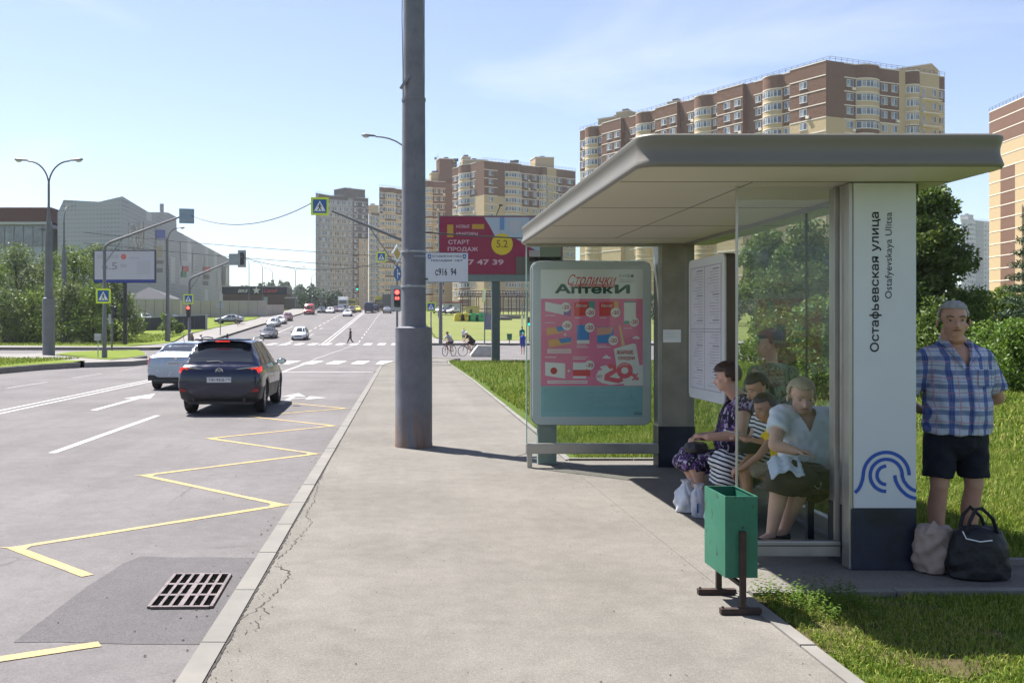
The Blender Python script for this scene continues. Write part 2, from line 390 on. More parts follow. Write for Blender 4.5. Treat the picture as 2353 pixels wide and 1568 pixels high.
# right pavement with its kerbs
ky = list(range(-6, 43, 4))
pave = [(KX(y) + 0.128, y) for y in ky] + [(-0.35, 44), (0.1, 47.5), (1.0, 50.5), (2.2, 52), (3.2, 50.5), (2.45, 47), (2.36, 44), (2.36, 30), (2.16, 15), (2.10, 12.0), (2.07, -6)]
slab('pavement', pave, 0.0, M_PAVE)
def kerb_line(pts, w, top=0.0, name='kerb', mat=M_KERB, stone=1.0, thick=0.3, side=1, gap=0.011):
    """kerb stones laid end to end along pts, on the given side of the line"""
    mb = MB(); acc = 0
    for (a, b) in zip(pts[:-1], pts[1:]):
        a = Vector(a); b = Vector(b); L = (b - a).length; n = max(1, round(L / stone)); d = (b - a) / L; nn = Vector((-d.y, d.x)) * side
        for i in range(n):
            p = a + d * (L * i / n + gap / 2); q = a + d * (L * (i + 1) / n - gap / 2); j = (RNG.random() - 0.5) * 0.006
            q4 = [p, q, q + nn * w, p + nn * w]; z0 = T(p.x, p.y) + top + j; z1 = T(q.x, q.y) + top + j
            zs = [z0, z1, z1, z0]
            vs = [(v.x, v.y, z - thick) for v, z in zip(q4, zs)] + [(v.x, v.y, z) for v, z in zip(q4, zs)]
            mb.add(vs, [(3, 2, 1, 0), (4, 5, 6, 7), (0, 1, 5, 4), (1, 2, 6, 5), (2, 3, 7, 6), (3, 0, 4, 7)])
    o = mb.build(name, mat); tag(o, kind='structure'); return o
kerb_line([(KX(y), y) for y in ky] + [(-0.5, 44), (-0.05, 47.6), (0.9, 50.7), (2.2, 52.3), (3.4, 50.6)], 0.125, 0.012, side=-1)
# right lawn, kerbed with narrow garden kerbs
lawnR = [(2.18, -6), (2.18, 5.86), (2.18, 11.9), (2.26, 15), (2.46, 30), (2.46, 44), (2.6, 47), (4.4, 48.2), (9, 48.6), (140, 49), (140, -6)]
slab('lawn', lawnR, -0.012, M_LAWN)
M_SOIL = soil('bare_soil', (0.085, 0.062, 0.036), (0.12, 0.09, 0.055), (0.07, 0.065, 0.025), 2.5)
slab('bare_soil', [(2.19, 4.9), (2.19, 5.95), (2.7, 5.95), (3.2, 5.7), (3.3, 5.2), (3.1, 4.8), (2.7, 4.5)], -0.006, M_SOIL, .05)
kerb_line([(2.09, -6), (2.09, 5.95)], 0.08, 0.010, side=-1)
kerb_line([(2.10, 11.9), (2.18, 15), (2.37, 30), (2.37, 44), (2.52, 47.1), (4.4, 48.3), (9, 48.7), (60, 49.0)], 0.08, 0.012, side=-1)
# shelter pad
slab('shelter_pad', [(2.05, 5.98), (4.9, 6.04), (4.9, 6.62), (3.72, 6.62), (3.72, 11.85), (2.05, 11.85)], 0.004, M_PAVE, 0.28)
kerb_line([(2.13, 11.86), (3.75, 11.86)], 0.07, 0.03, side=1)
kerb_line([(2.19, 5.97), (4.9, 6.03)], 0.07, 0.02, side=-1, stone=0.9)
kerb_line([(3.73, 6.63), (4.95, 6.63)], 0.06, 0.045, side=1)
# left side: near lawn, corner pavement, island, far lawn
LL1 = [(-17.0, -12), (-16.9, 30), (-16.6, 38), (-16.1, 42.6), (-15.3, 45.3), (-15.6, 47.6), (-18.6, 49.8), (-24, 51.2), (-60, 52), (-150, 52), (-150, -12)]
slab('lawn', LL1, 0.012, M_FARLAWN)
kerb_line([(-16.75, -12), (-16.65, 30), (-16.35, 38), (-15.85, 42.6), (-14.9, 45.2)], 0.17, 0.0, side=1)
isl = [P(*q) for q in ((128, 813), (160, 808.5), (224, 805.5), (318, 804), (333, 810), (333, 816), (300, 821), (258, 826), (215, 823.5), (181, 820.5), (150, 817))]
slab('pavement', [(-150, 52.05), (-24, 51.3), (-18.6, 49.9), (-15.5, 47.7), (-14.75, 45.3), (-13.0, 47.2), (-12.7, 50.5), P(300, 823), P(334, 817), P(336, 810), P(318, 803), P(224, 804.3), P(140, 808), P(60, 812), (-60, 59.5), (-150, 59.5)], -0.004, M_FARPAVE)
slab('lawn', isl, 0.02, M_FARLAWN)
kerb_line([P(258, 827), P(300, 822.5), P(335, 817), P(336, 811)], 0.16, 0.006, side=1)
fl = [hit(*q) for q in ((-420, 793), (0, 793), (299, 795.6), (385, 788), (428, 770), (474, 758), (533, 745), (586, 733), (600, 727.5))]
rk = [hit(*q) for q in ((344, 797.5), (400, 796), (452, 789), (486, 780), (518, 770), (560, 757), (598, 745), (640, 733), (675, 724), (690, 720))]
slab('pavement', [(-160, 80.6)] + [(-35, 80.6)] + rk + [(-20.8, 300), (-25, 300), (-25, 200)] + list(reversed([(p[0], p[1]) for p in fl])) + [(-160, fl[0][1])], -0.006, M_FARPAVE)
kerb_line([(-150, 80.4), (-35, 80.4), rk[0]], 0.17, 0.0, side=1, stone=4)
kerb_line(rk, 0.17, 0.0, side=1, stone=3, thick=0.5)
slab('lawn', [(-160, fl[0][1] + 0.2)] + [(x - 0.3, y + 0.3) for x, y in fl] + [(-28, 300), (-160, 300)], 0.01, M_FARLAWN)
# right far corner
slab('pavement', [(1.3, 101.6), (140, 99.6), (140, 111.5), (6.0, 110.8), (4.5, 116), (4.2, 230), (1.7, 230)], -0.006, M_FARPAVE)
kerb_line([(140, 99.5), (1.3, 101.4), (1.6, 230)], 0.17, 0.0, side=-1, stone=5, thick=0.4)
slab('lawn', [(6.1, 111.2), (140, 112), (140, 260), (4.7, 260), (4.9, 118)], 0.01, M_DRYLAWN)

# ------------------------------------------------------------ road markings (4 mm above the road)
def mark(name, polys, mat, label=None):
    mb = MB()
    for i, p in enumerate(polys): mb.add([(x, y, RZ(x, y) + 0.004 + 0.0004 * (i % 7)) for x, y in p], [tuple(range(len(p)))])
    o = mb.build(name, mat); bm = bmesh.new(); bm.from_mesh(o.data)
    for f in bm.faces:
        if f.normal.z < 0: f.normal_flip()
    bm.to_mesh(o.data); bm.free(); tag(o, kind='structure'); return o
def strip(x0, y0, x1, y1, w): 
    d = Vector((x1 - x0, y1 - y0)).normalized(); n = Vector((-d.y, d.x)) * w / 2
    return [(x0 - n.x, y0 - n.y), (x1 - n.x, y1 - n.y), (x1 + n.x, y1 + n.y), (x0 + n.x, y0 + n.y)]
sh = lambda x, y: x + 0.0085 * y
def vline(x, y0, y1, w, step=8):
    out = []; y = y0
    while y < y1 - 0.01:
        q = min(y + step, y1); out.append([(sh(x, y) - w / 2, y), (sh(x, y) + w / 2, y), (sh(x, q) + w / 2, q), (sh(x, q) - w / 2, q)]); y = q
    return out
XC = -9.08
mark('road_marking', vline(XC - 0.16, -10, 50.5, 0.11) + vline(XC + 0.16, -10, 50.5, 0.11) + vline(XC - 0.22, 103.5, 228, 0.15, 5) + vline(XC + 0.24, 103.5, 228, 0.15, 5), M_WHITE)
mark('road_marking', [q for y0 in (2.5, 14.5, 26.5) for q in vline(-5.33, y0, y0 + 6.2, 0.13)] + vline(-5.2, 36.5, 50, 0.14), M_WHITE)
mark('road_marking', [q for y0 in range(18, 46, 6) for q in vline(-12.45, y0, y0 + 3.4, 0.11)], M_WORN)
mark('road_marking', [q for y0 in range(112, 225, 7) for q in vline(-5.3, y0, y0 + 2.4, 0.15)] + [q for y0 in range(118, 225, 8) for q in vline(-13.4, y0, y0 + 4.5, 0.16)] + vline(-13.4, 100, 117, 0.16, 4) + vline(-17.4, 108, 150, 0.14, 5), M_WHITE)
mark('road_marking', [strip(-5.0, 41.0, -0.95, 41.0, 0.34)], M_WHITE)
def zebra(y, xs, L, w):
    return [[(x, y - L / 2), (x + w, y - L / 2), (x + w + 0.2, y + L / 2), (x + 0.2, y + L / 2)] for x in xs]
mark('road_marking', zebra(52.2, [-15.5 + 1.31 * i for i in range(12)], 4.6, 0.72), M_WHITE)
mark('road_marking', zebra(107.0, [-20.5 + 1.53 * i for i in range(14)], 5.2, 0.85), M_WHITE)
# faint turning guide lines over the junction, lane arrows
mark('road_marking', vline(-5.4, 56, 101, 0.13), M_WORN)
def arrow(x, y, L=4.2, kind='S', fl=1):
    P_ = [[(x - 0.08, y), (x + 0.08, y), (x + 0.10, y + L * 0.68), (x - 0.06, y + L * 0.68)]]
    P_ += [[(x - 0.34, y + L * 0.64), (x + 0.38, y + L * 0.64), (x + 0.02, y + L)]]
    if kind == 'R': P_ += [[(x, y + L * 0.42), (x + 0.5 * fl, y + L * 0.5), (x + 0.5 * fl, y + L * 0.56), (x, y + L * 0.5)], [(x + 0.45 * fl, y + L * 0.36), (x + 1.0 * fl, y + L * 0.55), (x + 0.45 * fl, y + L * 0.70)]]
    return P_
a1 = P(228, 937, -0.25)
M_ARROW = paint('arrow_white_paint', (0.42, 0.40, 0.385), 0.5)
mark('road_marking', arrow(a1[0] + 0.05, a1[1] - 0.6, 5.6, 'S'), M_ARROW)
mark('road_marking', arrow(-2.85, 23.6, 4.2, 'R'), M_WORN)
mark('road_marking', arrow(-11.2, 140, 5, 'S') + arrow(-11.2, 124, 5, 'S'), M_WORN)
# yellow bus-stop zigzag
zl = [(-3.30, 8.26), (-1.22, 10.25), (-3.24, 12.3), (-1.21, 14.4), (-3.2, 16.4), (-1.20, 18.5), (-3.15, 20.45), (-1.18, 22.5), (-3.1, 24.6)]
zz_ = [strip(*a, *b, 0.088) for a, b in zip(zl[:-1], zl[1:])]
zz_ += [strip(-3.30, 8.26, -2.36, 7.33, 0.10)]
zz_ += [strip(-4.2, 4.45, -1.78, 5.75, 0.10)]
zz_ += [[(x - 0.13 * sgn, y), (x + 0.13 * sgn, y - 0.07), (x + 0.13 * sgn, y + 0.07)] for (x, y), sgn in zip(zl[:8], [1, -1] * 4)]
mark('road_marking', zz_, M_YEL)
# asphalt patch and drain grate
pp = [P(u, v, -0.25) for u, v in ((40, 1474), (155, 1476.5), (290, 1478), (430, 1478), (470, 1478))]
mb = MB(); zp = -0.25 + 0.0025
top = [(-1.06, 7.9), (-1.5, 7.93), (-1.85, 7.92), (-2.12, 7.96), (-2.2, 7.6)]
outl = [(-1.02, 5.74), (-1.6, 5.75), (-2.05, 5.79), (-2.31, 5.78), (-2.29, 6.4), (-2.27, 7.0), (-2.2, 7.7)] + list(reversed(top))[1:] 
mb.add([(x, y, zp) for x, y in outl], [tuple(range(len(outl)))]); o = mb.build('road_patch', M_PATCH)
for p in o.data.polygons: pass
o.data.flip_normals() if o.data.polygons[0].normal.z < 0 else None
tag(o, kind='structure')
M_IRON = M('drain_cast_iron', (0.15, 0.125, 0.12), 0.6, 0.5, var=0.3, vs_=12, bmp=0.3, bs=150)
M_HOLESHADE = M('drain_dark', (0.004, 0.004, 0.004), 1.0, 0, 0.0, var=0)
g = thing('drain_grate', (-1.47, 6.9, -0.25), 'rusty cast iron drain grate set in the dark asphalt patch beside the kerb', 'drain grate', rz=0.02)
W, L = 0.42, 0.86
b = MB().bx(-W / 2, W / 2, -L / 2, L / 2, 0.003, 0.006); b.build('hole_shade_plate', M_HOLESHADE, g)  # near-black plate: the shade down the grate slots is put in as colour
b = MB()
for x in (-W / 2, W / 2): b.bx(x - 0.012, x + 0.012, -L / 2, L / 2, 0.006, 0.022)
for y in (-L / 2, L / 2): b.bx(-W / 2 + .012, W / 2 - .012, y - 0.014, y + 0.014, 0.006, 0.022)
b.build('frame', M_IRON, g, bevel=0.002)
b = MB()
for i in range(1, 6): 
    w = 0.018 if i == 3 else 0.011
    b.bx(-W / 2 + W * i / 6 - w, -W / 2 + W * i / 6 + w, -L / 2 + .014, L / 2 - .014, 0.006, 0.0205)
for i in (1, 2): b.bx(-W / 2 + .012, W / 2 - .012, -L / 2 + L * i / 3 - 0.02, -L / 2 + L * i / 3 + 0.02, 0.0065, 0.0195)
b.build('grid', M_IRON, g)
# cracks in the pavement asphalt by the kerb
M_CRACK = M('crack_dark', (0.05, 0.045, 0.04), 1.0, var=0)
def crack(pts, w=0.007, z=0.0035, jit=0.018, name='pavement_crack'):
    mb = MB(); q = []
    for a, b_ in zip(pts[:-1], pts[1:]):
        n = max(2, int(math.hypot(b_[0] - a[0], b_[1] - a[1]) / 0.035))
        for i in range(n): 
            t = i / n; q.append((a[0] + (b_[0] - a[0]) * t + RNG.normal(0, jit) * 0.5, a[1] + (b_[1] - a[1]) * t + RNG.normal(0, jit) * 0.5))
    q.append(pts[-1])
    vs = []
    for i, (x, y) in enumerate(q):
        ww = w * (0.35 + 0.9 * RNG.random()) * (0.25 if i in (0, len(q) - 1) else 1); vs += [(x - ww / 2, y - ww / 3, z), (x + ww / 2, y + ww / 3, z)]
    for i in range(len(q) - 1): mb.add([vs[2 * i], vs[2 * i + 1], vs[2 * i + 3], vs[2 * i + 2]], [(0, 1, 2, 3)])
    o = mb.build(name, M_CRACK); tag(o, kind='structure')
    if o.data.polygons[0].normal.z < 0: o.data.flip_normals()
KP = lambda u, v: P(u, v, 0.0)
crack([KP(*q) for q in ((612, 1299), (645, 1302), (668, 1318), (655, 1335), (640, 1352), (620, 1377), (600, 1393), (560, 1418), (530, 1436))], 0.008)
crack([KP(*q) for q in ((598, 1392), (612, 1408), (590, 1425), (592, 1440), (560, 1457), (500, 1468))], 0.007)
crack([KP(*q) for q in ((618, 1297), (650, 1275), (665, 1262), (690, 1230), (718, 1200), (700, 1185), (722, 1150), (728, 1118), (745, 1080))], 0.006)
crack([KP(*q) for q in ((640, 1255), (668, 1225), (660, 1200), (690, 1165), (700, 1130))], 0.005)
crack([(KX(y) + 0.131 + 0.004 * math.sin(y * 3), y) for y in np.arange(3.5, 30, 0.7)], 0.016, 0.004, 0.006)

# ------------------------------------------------------------ grass blades
def blade_mat(name, cols, seed=0):
    m, t, b = base(name, cols[0], 0.7, 0, 0.25); c = coords(t)
    at_ = nod(t, 'ShaderNodeAttribute'); at_.attribute_name = 'shade'
    n = noise(t, c, 0.9, 4, 0.6)
    f = mathn(t, 'ADD', mathn(t, 'MULTIPLY', at_.outputs['Fac'], 0.55), mathn(t, 'MULTIPLY', n, 0.55))
    col = ramp(t, f, *[(0.2 + 0.6 * i / (len(cols) - 1), k) for i, k in enumerate(cols)])
    t.links.new(col, b.inputs['Base Color'])
    tr = nod(t, 'ShaderNodeBsdfTranslucent'); t.links.new(col, tr.inputs[0]); mx = nod(t, 'ShaderNodeMixShader'); mx.inputs[0].default_value = 0.28
    o = t.nodes['Material Output']; t.links.new(b.outputs[0], mx.inputs[1]); t.links.new(tr.outputs[0], mx.inputs[2]); t.links.new(mx.outputs[0], o.inputs[0])
    MATS[name] = m; return m
M_BLADE = blade_mat('grass_blades', [(0.045, 0.09, 0.008), (0.10, 0.17, 0.012), (0.19, 0.25, 0.022), (0.33, 0.32, 0.09)])
def blades(name, pts, h, w, mat, z=0.0, lean=0.35, kind='stuff'):
    n = len(pts); pts = np.asarray(pts); a = RNG.random(n) * 2 * PI; hh = h * (0.45 + RNG.random(n) * 0.9); ww = w * (0.6 + 0.8 * RNG.random(n))
    la = RNG.random(n) * 2 * PI; ll = hh * lean * RNG.random(n) * 1.6
    dx, dy = np.cos(a) * ww / 2, np.sin(a) * ww / 2
    zt = z if np.isscalar(z) else np.asarray(z)
    V = np.zeros((n, 5, 3))
    V[:, 0, 0] = pts[:, 0] - dx; V[:, 0, 1] = pts[:, 1] - dy; V[:, 1, 0] = pts[:, 0] + dx; V[:, 1, 1] = pts[:, 1] + dy; V[:, :2, 2] = (zt + 0 * dx)[:, None] if not np.isscalar(zt) else zt
    mx, my = pts[:, 0] + np.cos(la) * ll * 0.35, pts[:, 1] + np.sin(la) * ll * 0.35
    V[:, 2, 0] = mx + dx * 0.7; V[:, 2, 1] = my + dy * 0.7; V[:, 3, 0] = mx - dx * 0.7; V[:, 3, 1] = my - dy * 0.7; V[:, 2, 2] = V[:, 3, 2] = zt + hh * 0.6
    V[:, 4, 0] = pts[:, 0] + np.cos(la) * ll; V[:, 4, 1] = pts[:, 1] + np.sin(la) * ll; V[:, 4, 2] = zt + hh * (1 - 0.25 * ll / hh)
    i = np.arange(n) * 5
    Fq = np.stack([i, i + 1, i + 2, i, i + 2, i + 3, i + 3, i + 2, i + 4], 1).reshape(-1, 3)
    me = npmesh(name, V.reshape(-1, 3), Fq, [mat])
    at_ = me.attributes.new('shade', 'FLOAT', 'POINT'); sv = np.repeat(RNG.random(n), 5).astype(np.float32); at_.data.foreach_set('value', sv)
    o = bpy.data.objects.new(name, me); link(o); tag(o, kind=kind); return o
def scatter(x0, x1, y0, y1, dens, keep=None):
    n = int((x1 - x0) * (y1 - y0) * dens); p = np.stack([x0 + RNG.random(n) * (x1 - x0), y0 + RNG.random(n) * (y1 - y0)], 1)
    if keep is not None: p = p[keep(p[:, 0], p[:, 1])]
    return p
def clumpy(p, sc, thr):
    f = np.sin(p[:, 0] * sc + 1.3 * np.sin(p[:, 1] * sc * 0.7)) * np.cos(p[:, 1] * sc * 1.1 + 0.9 * np.sin(p[:, 0] * sc * 1.3))
    return p[f + RNG.normal(0, 0.35, len(p)) > thr]
near = scatter(2.20, 5.6, 4.0, 5.98, 9000); near = clumpy(near, 6, -0.55)
edge = scatter(2.19, 2.5, 4.2, 5.95, 2500)
blades('grass', np.concatenate([near, edge]), 0.038, 0.0055, M_BLADE, -0.012, 0.7)
def weeds():
    n = 170; p = scatter(2.2, 2.75, 5.35, 5.97, n * 3)[:n]; V = []; Fq = []
    for x, y in p:
        h = 0.05 + 0.1 * RNG.random()
        for k in range(7):
            a = RNG.random() * 6.28; z = h * (0.25 + 0.75 * k / 7); r = 0.02 + 0.012 * RNG.random(); w = 0.008
            q = len(V); c, s = math.cos(a), math.sin(a)
            V += [(x, y, z), (x + c * r * .5 - s * w, y + s * r * .5 + c * w, z + .004), (x + c * r, y + s * r, z), (x + c * r * .5 + s * w, y + s * r * .5 - c * w, z + .004)]
            Fq.append((q, q + 1, q + 2, q + 3))
    me = npmesh('weeds', V, Fq, [M_BLADE]); o = bpy.data.objects.new('weeds', me); link(o); tag(o, kind='stuff')
weeds()
mid = np.concatenate([scatter(3.74, 6.2, 6.70, 9.0, 4200), scatter(4.95, 6.2, 5.98, 6.7, 3800), scatter(3.76, 8.5, 9.0, 14, 1500), scatter(2.3, 8.0, 11.97, 16, 1500, lambda x, y: x > 2.28)])
blades('grass', mid, 0.085, 0.007, M_BLADE, -0.012, 0.6)
far = np.concatenate([scatter(2.5, 16, 16, 26, 330, lambda x, y: x > 2.36 + (y - 16) * .01), scatter(8, 14, 9, 16, 300), scatter(2.56, 24, 26, 47, 90)])
blades('grass', far, 0.12, 0.022, M_BLADE, -0.012, 0.5)
lf = np.concatenate([scatter(-40, -16.9, 38, 51.3, 60, lambda x, y: (x < -16.9 - 0) & (y < 51.6 + (x + 19) * 0.02)), ])
blades('grass', lf, 0.12, 0.04, M_BLADE, 0.0, 0.5)
pl = scatter(-70, -24, 89, 122, 16, lambda x, y: (x < -27 - (y - 89) * 0.0) ); 
blades('grass', pl, 0.2, 0.09, M_BLADE, np.array([T(a, b_) for a, b_ in pl]), 0.5)

# grit, leaf bits and butts lying on the pavement
M_DEB = M('debris_dark', (0.05, 0.04, 0.03), .9, var=.6, vs_=30)
_d = MB()
for i in range(420):
    y = 3.4 + 22 * RNG.random() ** 1.8; near_k = RNG.random() < .55; x = (KX(y) + .13 + abs(RNG.normal(0, .10))) if near_k else -0.8 + 2.8 * RNG.random()
    if RNG.random() < .2: x = 2.02 - abs(RNG.normal(0, .06))
    s_ = .003 + .006 * RNG.random(); a_ = RNG.random() * 6.28; c_, n_ = math.cos(a_) * s_, math.sin(a_) * s_
    _d.add([(x - c_, y - n_, .003), (x + n_ * .6, y - c_ * .6, .004), (x + c_, y + n_, .0035), (x - n_ * .6, y + c_ * .6, .007)], [(0, 1, 2, 3), (3, 2, 1, 0)])
_o = _d.build('pavement_grit', M_DEB); tag(_o, kind='stuff')
_d = MB()
for i in range(260):
    y = 4 + 20 * RNG.random() ** 1.6; x = KX(y) - .03 - abs(RNG.normal(0, .14)) if RNG.random() < .6 else -8 * RNG.random() - 1.2; s_ = .004 + .008 * RNG.random()
    _d.add([(x - s_, y, -.245), (x, y - s_, -.245), (x + s_, y, -.245), (x, y + s_ * .7, -.238)], [(0, 1, 2, 3), (3, 2, 1, 0)])
_o = _d.build('road_grit', M_DEB); tag(_o, kind='stuff')
# ============================================================ BUS SHELTER
M_ALU = M('satin_aluminium', (0.36, 0.35, 0.33), 0.38, 0.75, var=0.08, vs_=6)
M_ROOFMET = M('roof_fascia_metal', (0.165, 0.152, 0.125), 0.5, 0.2, var=0.05, vs_=2)
M_CREAM = M('cream_ceiling_panel', (0.52, 0.49, 0.415), 0.55, var=0.05, vs_=1.5)
M_SEAM = M('dark_seam', (0.09, 0.085, 0.07), 0.8, var=0)
M_BOARD = M('white_sign_panel', (0.52, 0.55, 0.58), 0.42, var=0.035, vs_=2)
M_NAVY = M('navy_plinth', (0.014, 0.018, 0.034), 0.45, var=0.45, vs_=5, bmp=0.1)
M_BEIGE = M('beige_pillar_panel', (0.23, 0.21, 0.175), 0.5, 0.1, var=0.22, vs_=2.6, bmp=0.05)
M_BLACKTX = M('black_lettering', (0.014, 0.014, 0.016), 0.6, var=0)
M_BLUELOGO = M('blue_logo', (0.02, 0.075, 0.36), 0.5, var=0)
M_GLASS = glass_mat('shelter_glass', (0.93, 0.955, 0.94), 0.045, 0.004, 0.005)
M_GLASSE = M('glass_edge', (0.25, 0.38, 0.33), 0.2, var=0)
M_WOOD = M('brown_bench_wood', (0.16, 0.095, 0.05), 0.6, var=0.3, vs_=9, bmp=0.15)
M_GREYMET = M('grey_painted_steel', (0.20, 0.205, 0.215), 0.6, 0.2, var=0.18, vs_=3, bmp=0.1)
M_LGREY = M('light_grey_steel', (0.36, 0.37, 0.38), 0.55, 0.3, var=0.12, vs_=4)
sh_ = thing('bus_shelter', (0, 0, 0), 'long grey bus shelter with flat cream-bellied roof, glass walls and white name pillar', 'bus shelter')
x0, x1, y0, y1, zr = 1.49, 3.79, 5.88, 11.52, 2.65
def ring(off, r=0.13):
    return [(p[0] + (x0 + x1) / 2, p[1] + (y0 + y1) / 2) for p in rrect(x1 - x0 + 2 * off, y1 - y0 + 2 * off, r + off, 6)]
prof = [(-0.012, -0.012), (0.0, 0.0), (0.002, 0.012), (-0.006, 0.035), (-0.016, 0.065), (-0.02, 0.09), (-0.018, 0.115), (-0.010, 0.145), (-0.001, 0.170), (-0.002, 0.182), (-0.012, 0.192), (-0.07, 0.197)]
mb = MB(); rr = [[(x, y, zr + dz) for x, y in ring(o)] for o, dz in prof]; n = len(rr[0]); vs = [q for r in rr for q in r]
mb.add(vs, [(k * n + i, k * n + (i + 1) % n, (k + 1) * n + (i + 1) % n, (k + 1) * n + i) for k in range(len(prof) - 1) for i in range(n)] + [tuple(range((len(prof) - 1) * n, len(prof) * n))])
roof = mb.build('roof', M_ROOFMET, sh_, smooth=True)
mb = MB(); mb.prism([(x, y) for x, y in ring(-0.016)], 0.02, O=(0, 0, zr - 0.012)); mb.build('ceiling', M_CREAM, roof)
mb = MB()
for y in (6.5, 7.9, 9.3, 10.6): mb.bx(x0 + .03, x1 - .03, y - .003, y + .003, zr - .0145, zr - .0125)
mb.bx(2.42, 2.428, 6.5, 10.6, zr - .0140, zr - .0122); mb.build('ceiling_seam', M_SEAM, roof)
# name pillar
mb = MB(); mb.bx(3.10, 3.51, 6.53, 6.86, 0.0, 2.636); pil = mb.build('pillar', M_ALU, sh_, bevel=0.004)
MB().bx(3.08, 3.105, 6.512, 6.62, 0.01, 2.634).build('corner_trim', M_ALU, pil, bevel=0.004)
MB().bx(3.108, 3.532, 6.505, 6.529, 0.425, 2.632).build('name_panel', M_BOARD, pil, bevel=0.003)
MB().bx(3.094, 3.530, 6.498, 6.87, 0.004, 0.420).build('plinth', M_NAVY, pil, bevel=0.006)
MB().bx(3.535, 3.60, 6.60, 6.70, 2.56, 2.636).build('bracket', M_SEAM, pil, bevel=0.004)
R90 = Matrix(((0, -1, 0), (0, 0, -1), (1, 0, 0)))        # lettering reading upwards
def fit(me, axis, length):
    c = [v.co[axis] for v in me.vertices]; k = length / (max(c) - min(c))
    for v in me.vertices: v.co[axis] *= k
def vtext(txt, x, zc, height, length, mat, parent, y, bold, name='lettering'):
    me = text_mesh(txt, height / 0.72, bold=bold); fit(me, 0, length); me.materials.clear(); me.materials.append(mat)
    me.transform(Matrix.Translation((x, y, zc)) @ R90.to_4x4()); o = bpy.data.objects.new(name, me); return link(o, parent)
yF = 6.5025
zt = lambda v: zz(v, 338.2)
vtext('Остафьевская улица', 3.252, (zt(487) + zt(808)) / 2, 0.056, (808 - 487) / 338.2, M_BLACKTX, pil, yF, 0.018)
vtext('Ostafyevskaya Ulitsa', 3.345, (zt(488) + zt(686)) / 2, 0.046, (686 - 488) / 338.2, M_BLACKTX, pil, yF, 0.0)
def ribbon(mb, pts, w, y):
    pts = [Vector(p) for p in pts]; L, R_ = [], []
    for i, p in enumerate(pts):
        d = (pts[min(i + 1, len(pts) - 1)] - pts[max(i - 1, 0)]).normalized(); nn = Vector((-d.y, d.x)) * w / 2; L.append(p + nn); R_.append(p - nn)
    for i in range(len(pts) - 1): mb.add([(q.x, y, q.y) for q in (L[i], L[i + 1], R_[i + 1], R_[i])], [(0, 1, 2, 3)])
def arc(cx, cy, r, a0, a1, n=18): return [(cx + r * math.cos(math.radians(a0 + (a1 - a0) * i / n)), cy + r * math.sin(math.radians(a0 + (a1 - a0) * i / n))) for i in range(n + 1)]
k_ = 0.420 / 478.0
def lz(zx, zy): return (3.110 + (zx - 67) * k_, 0.425 + (885 - zy) * k_)
lg = MB(); cx, cy = lz(314, 631)
ribbon(lg, arc(cx, cy, 71 * k_, 90, 270), 27 * k_, yF)
ribbon(lg, [lz(545, 753), lz(510, 738), lz(478, 712), lz(450, 675), lz(436, 631)] + arc(cx, cy, 124 * k_, 0, 270, 40), 27 * k_, yF - 0.0004)
ribbon(lg, [lz(72, 765), lz(98, 742), lz(118, 705), lz(132, 660)] + arc(cx, cy, 177 * k_, 176, 0, 40), 27 * k_, yF - 0.0002)
ribbon(lg, [lz(380, 630), lz(386, 668), lz(402, 705), lz(430, 745), lz(470, 782), lz(505, 800), lz(545, 811)], 27 * k_, yF)
lg.build('wave_logo', M_BLUELOGO, pil)
# far pillar
mb = MB(); mb.bx(3.09, 3.52, 11.30, 11.50, 0.0, 2.636); fp = mb.build('pillar', M_ALU, sh_, bevel=0.004)
MB().bx(3.14, 3.515, 11.292, 11.3, 0.49, 2.63).build('panel', M_BEIGE, fp, bevel=0.002)
MB().bx(3.088, 3.524, 11.285, 11.51, 0.003, 0.485).build('plinth', M_NAVY, fp, bevel=0.004)
# panes, rails, posts
def pane(xa, xb, ya, yb, za, zb):
    MB().bx(xa, xb, ya, yb, za, zb).build('glass_pane', M_GLASS, sh_)
pane(2.375, 3.08, 6.656, 6.664, 0.175, 2.628)
MB().bx(2.362, 2.374, 6.648, 6.672, 0.06, 2.63).build('glass_edge_trim', M_ALU, sh_, bevel=0.002)
mb = MB().bx(2.375, 3.078, 6.63, 6.69, 0.065, 0.172); rl = mb.build('bottom_rail', M_ALU, sh_, bevel=0.006)
MB().bx(2.376, 3.077, 6.6275, 6.6925, 0.136, 0.146).build('rail_groove', M_SEAM, rl)
MB().bx(2.376, 2.42, 6.64, 6.68, 0.0, 0.064).build('foot', M_ALU, rl)
MB().bx(3.045, 3.078, 6.648, 6.672, 0.175, 2.63).build('glass_clamp', M_ALU, sh_)
pane(1.545, 3.085, 11.296, 11.304, 0.29, 2.60)
mb = MB().bx(1.53, 3.086, 11.26, 11.34, 0.165, 0.285); rl = mb.build('bottom_rail', M_ALU, sh_, bevel=0.008)
MB().bx(1.545, 1.60, 11.27, 11.33, 0.0, 0.164).build('foot', M_ALU, rl)
MB().bx(1.53, 3.086, 11.28, 11.32, 2.602, 2.636).build('top_rail', M_ALU, sh_)
MB().bx(1.532, 1.543, 11.285, 11.315, 0.286, 2.60).build('glass_edge_trim', M_GLASSE, sh_)
for ya, yb in ((6.88, 7.98), (7.99, 9.62), (9.63, 11.28)): pane(3.416, 3.424, ya, yb, 0.16, 2.60)
MB().bx(3.40, 3.44, 6.88, 11.28, 2.602, 2.636).build('top_rail', M_ALU, sh_)
MB().bx(3.385, 3.455, 6.88, 11.28, 0.05, 0.155).build('bottom_rail', M_ALU, sh_, bevel=0.006)
for y in (7.985, 9.625): MB().bx(3.412, 3.428, y - .004, y + .004, 0.156, 2.60).build('pane_joint', M_SEAM, sh_)
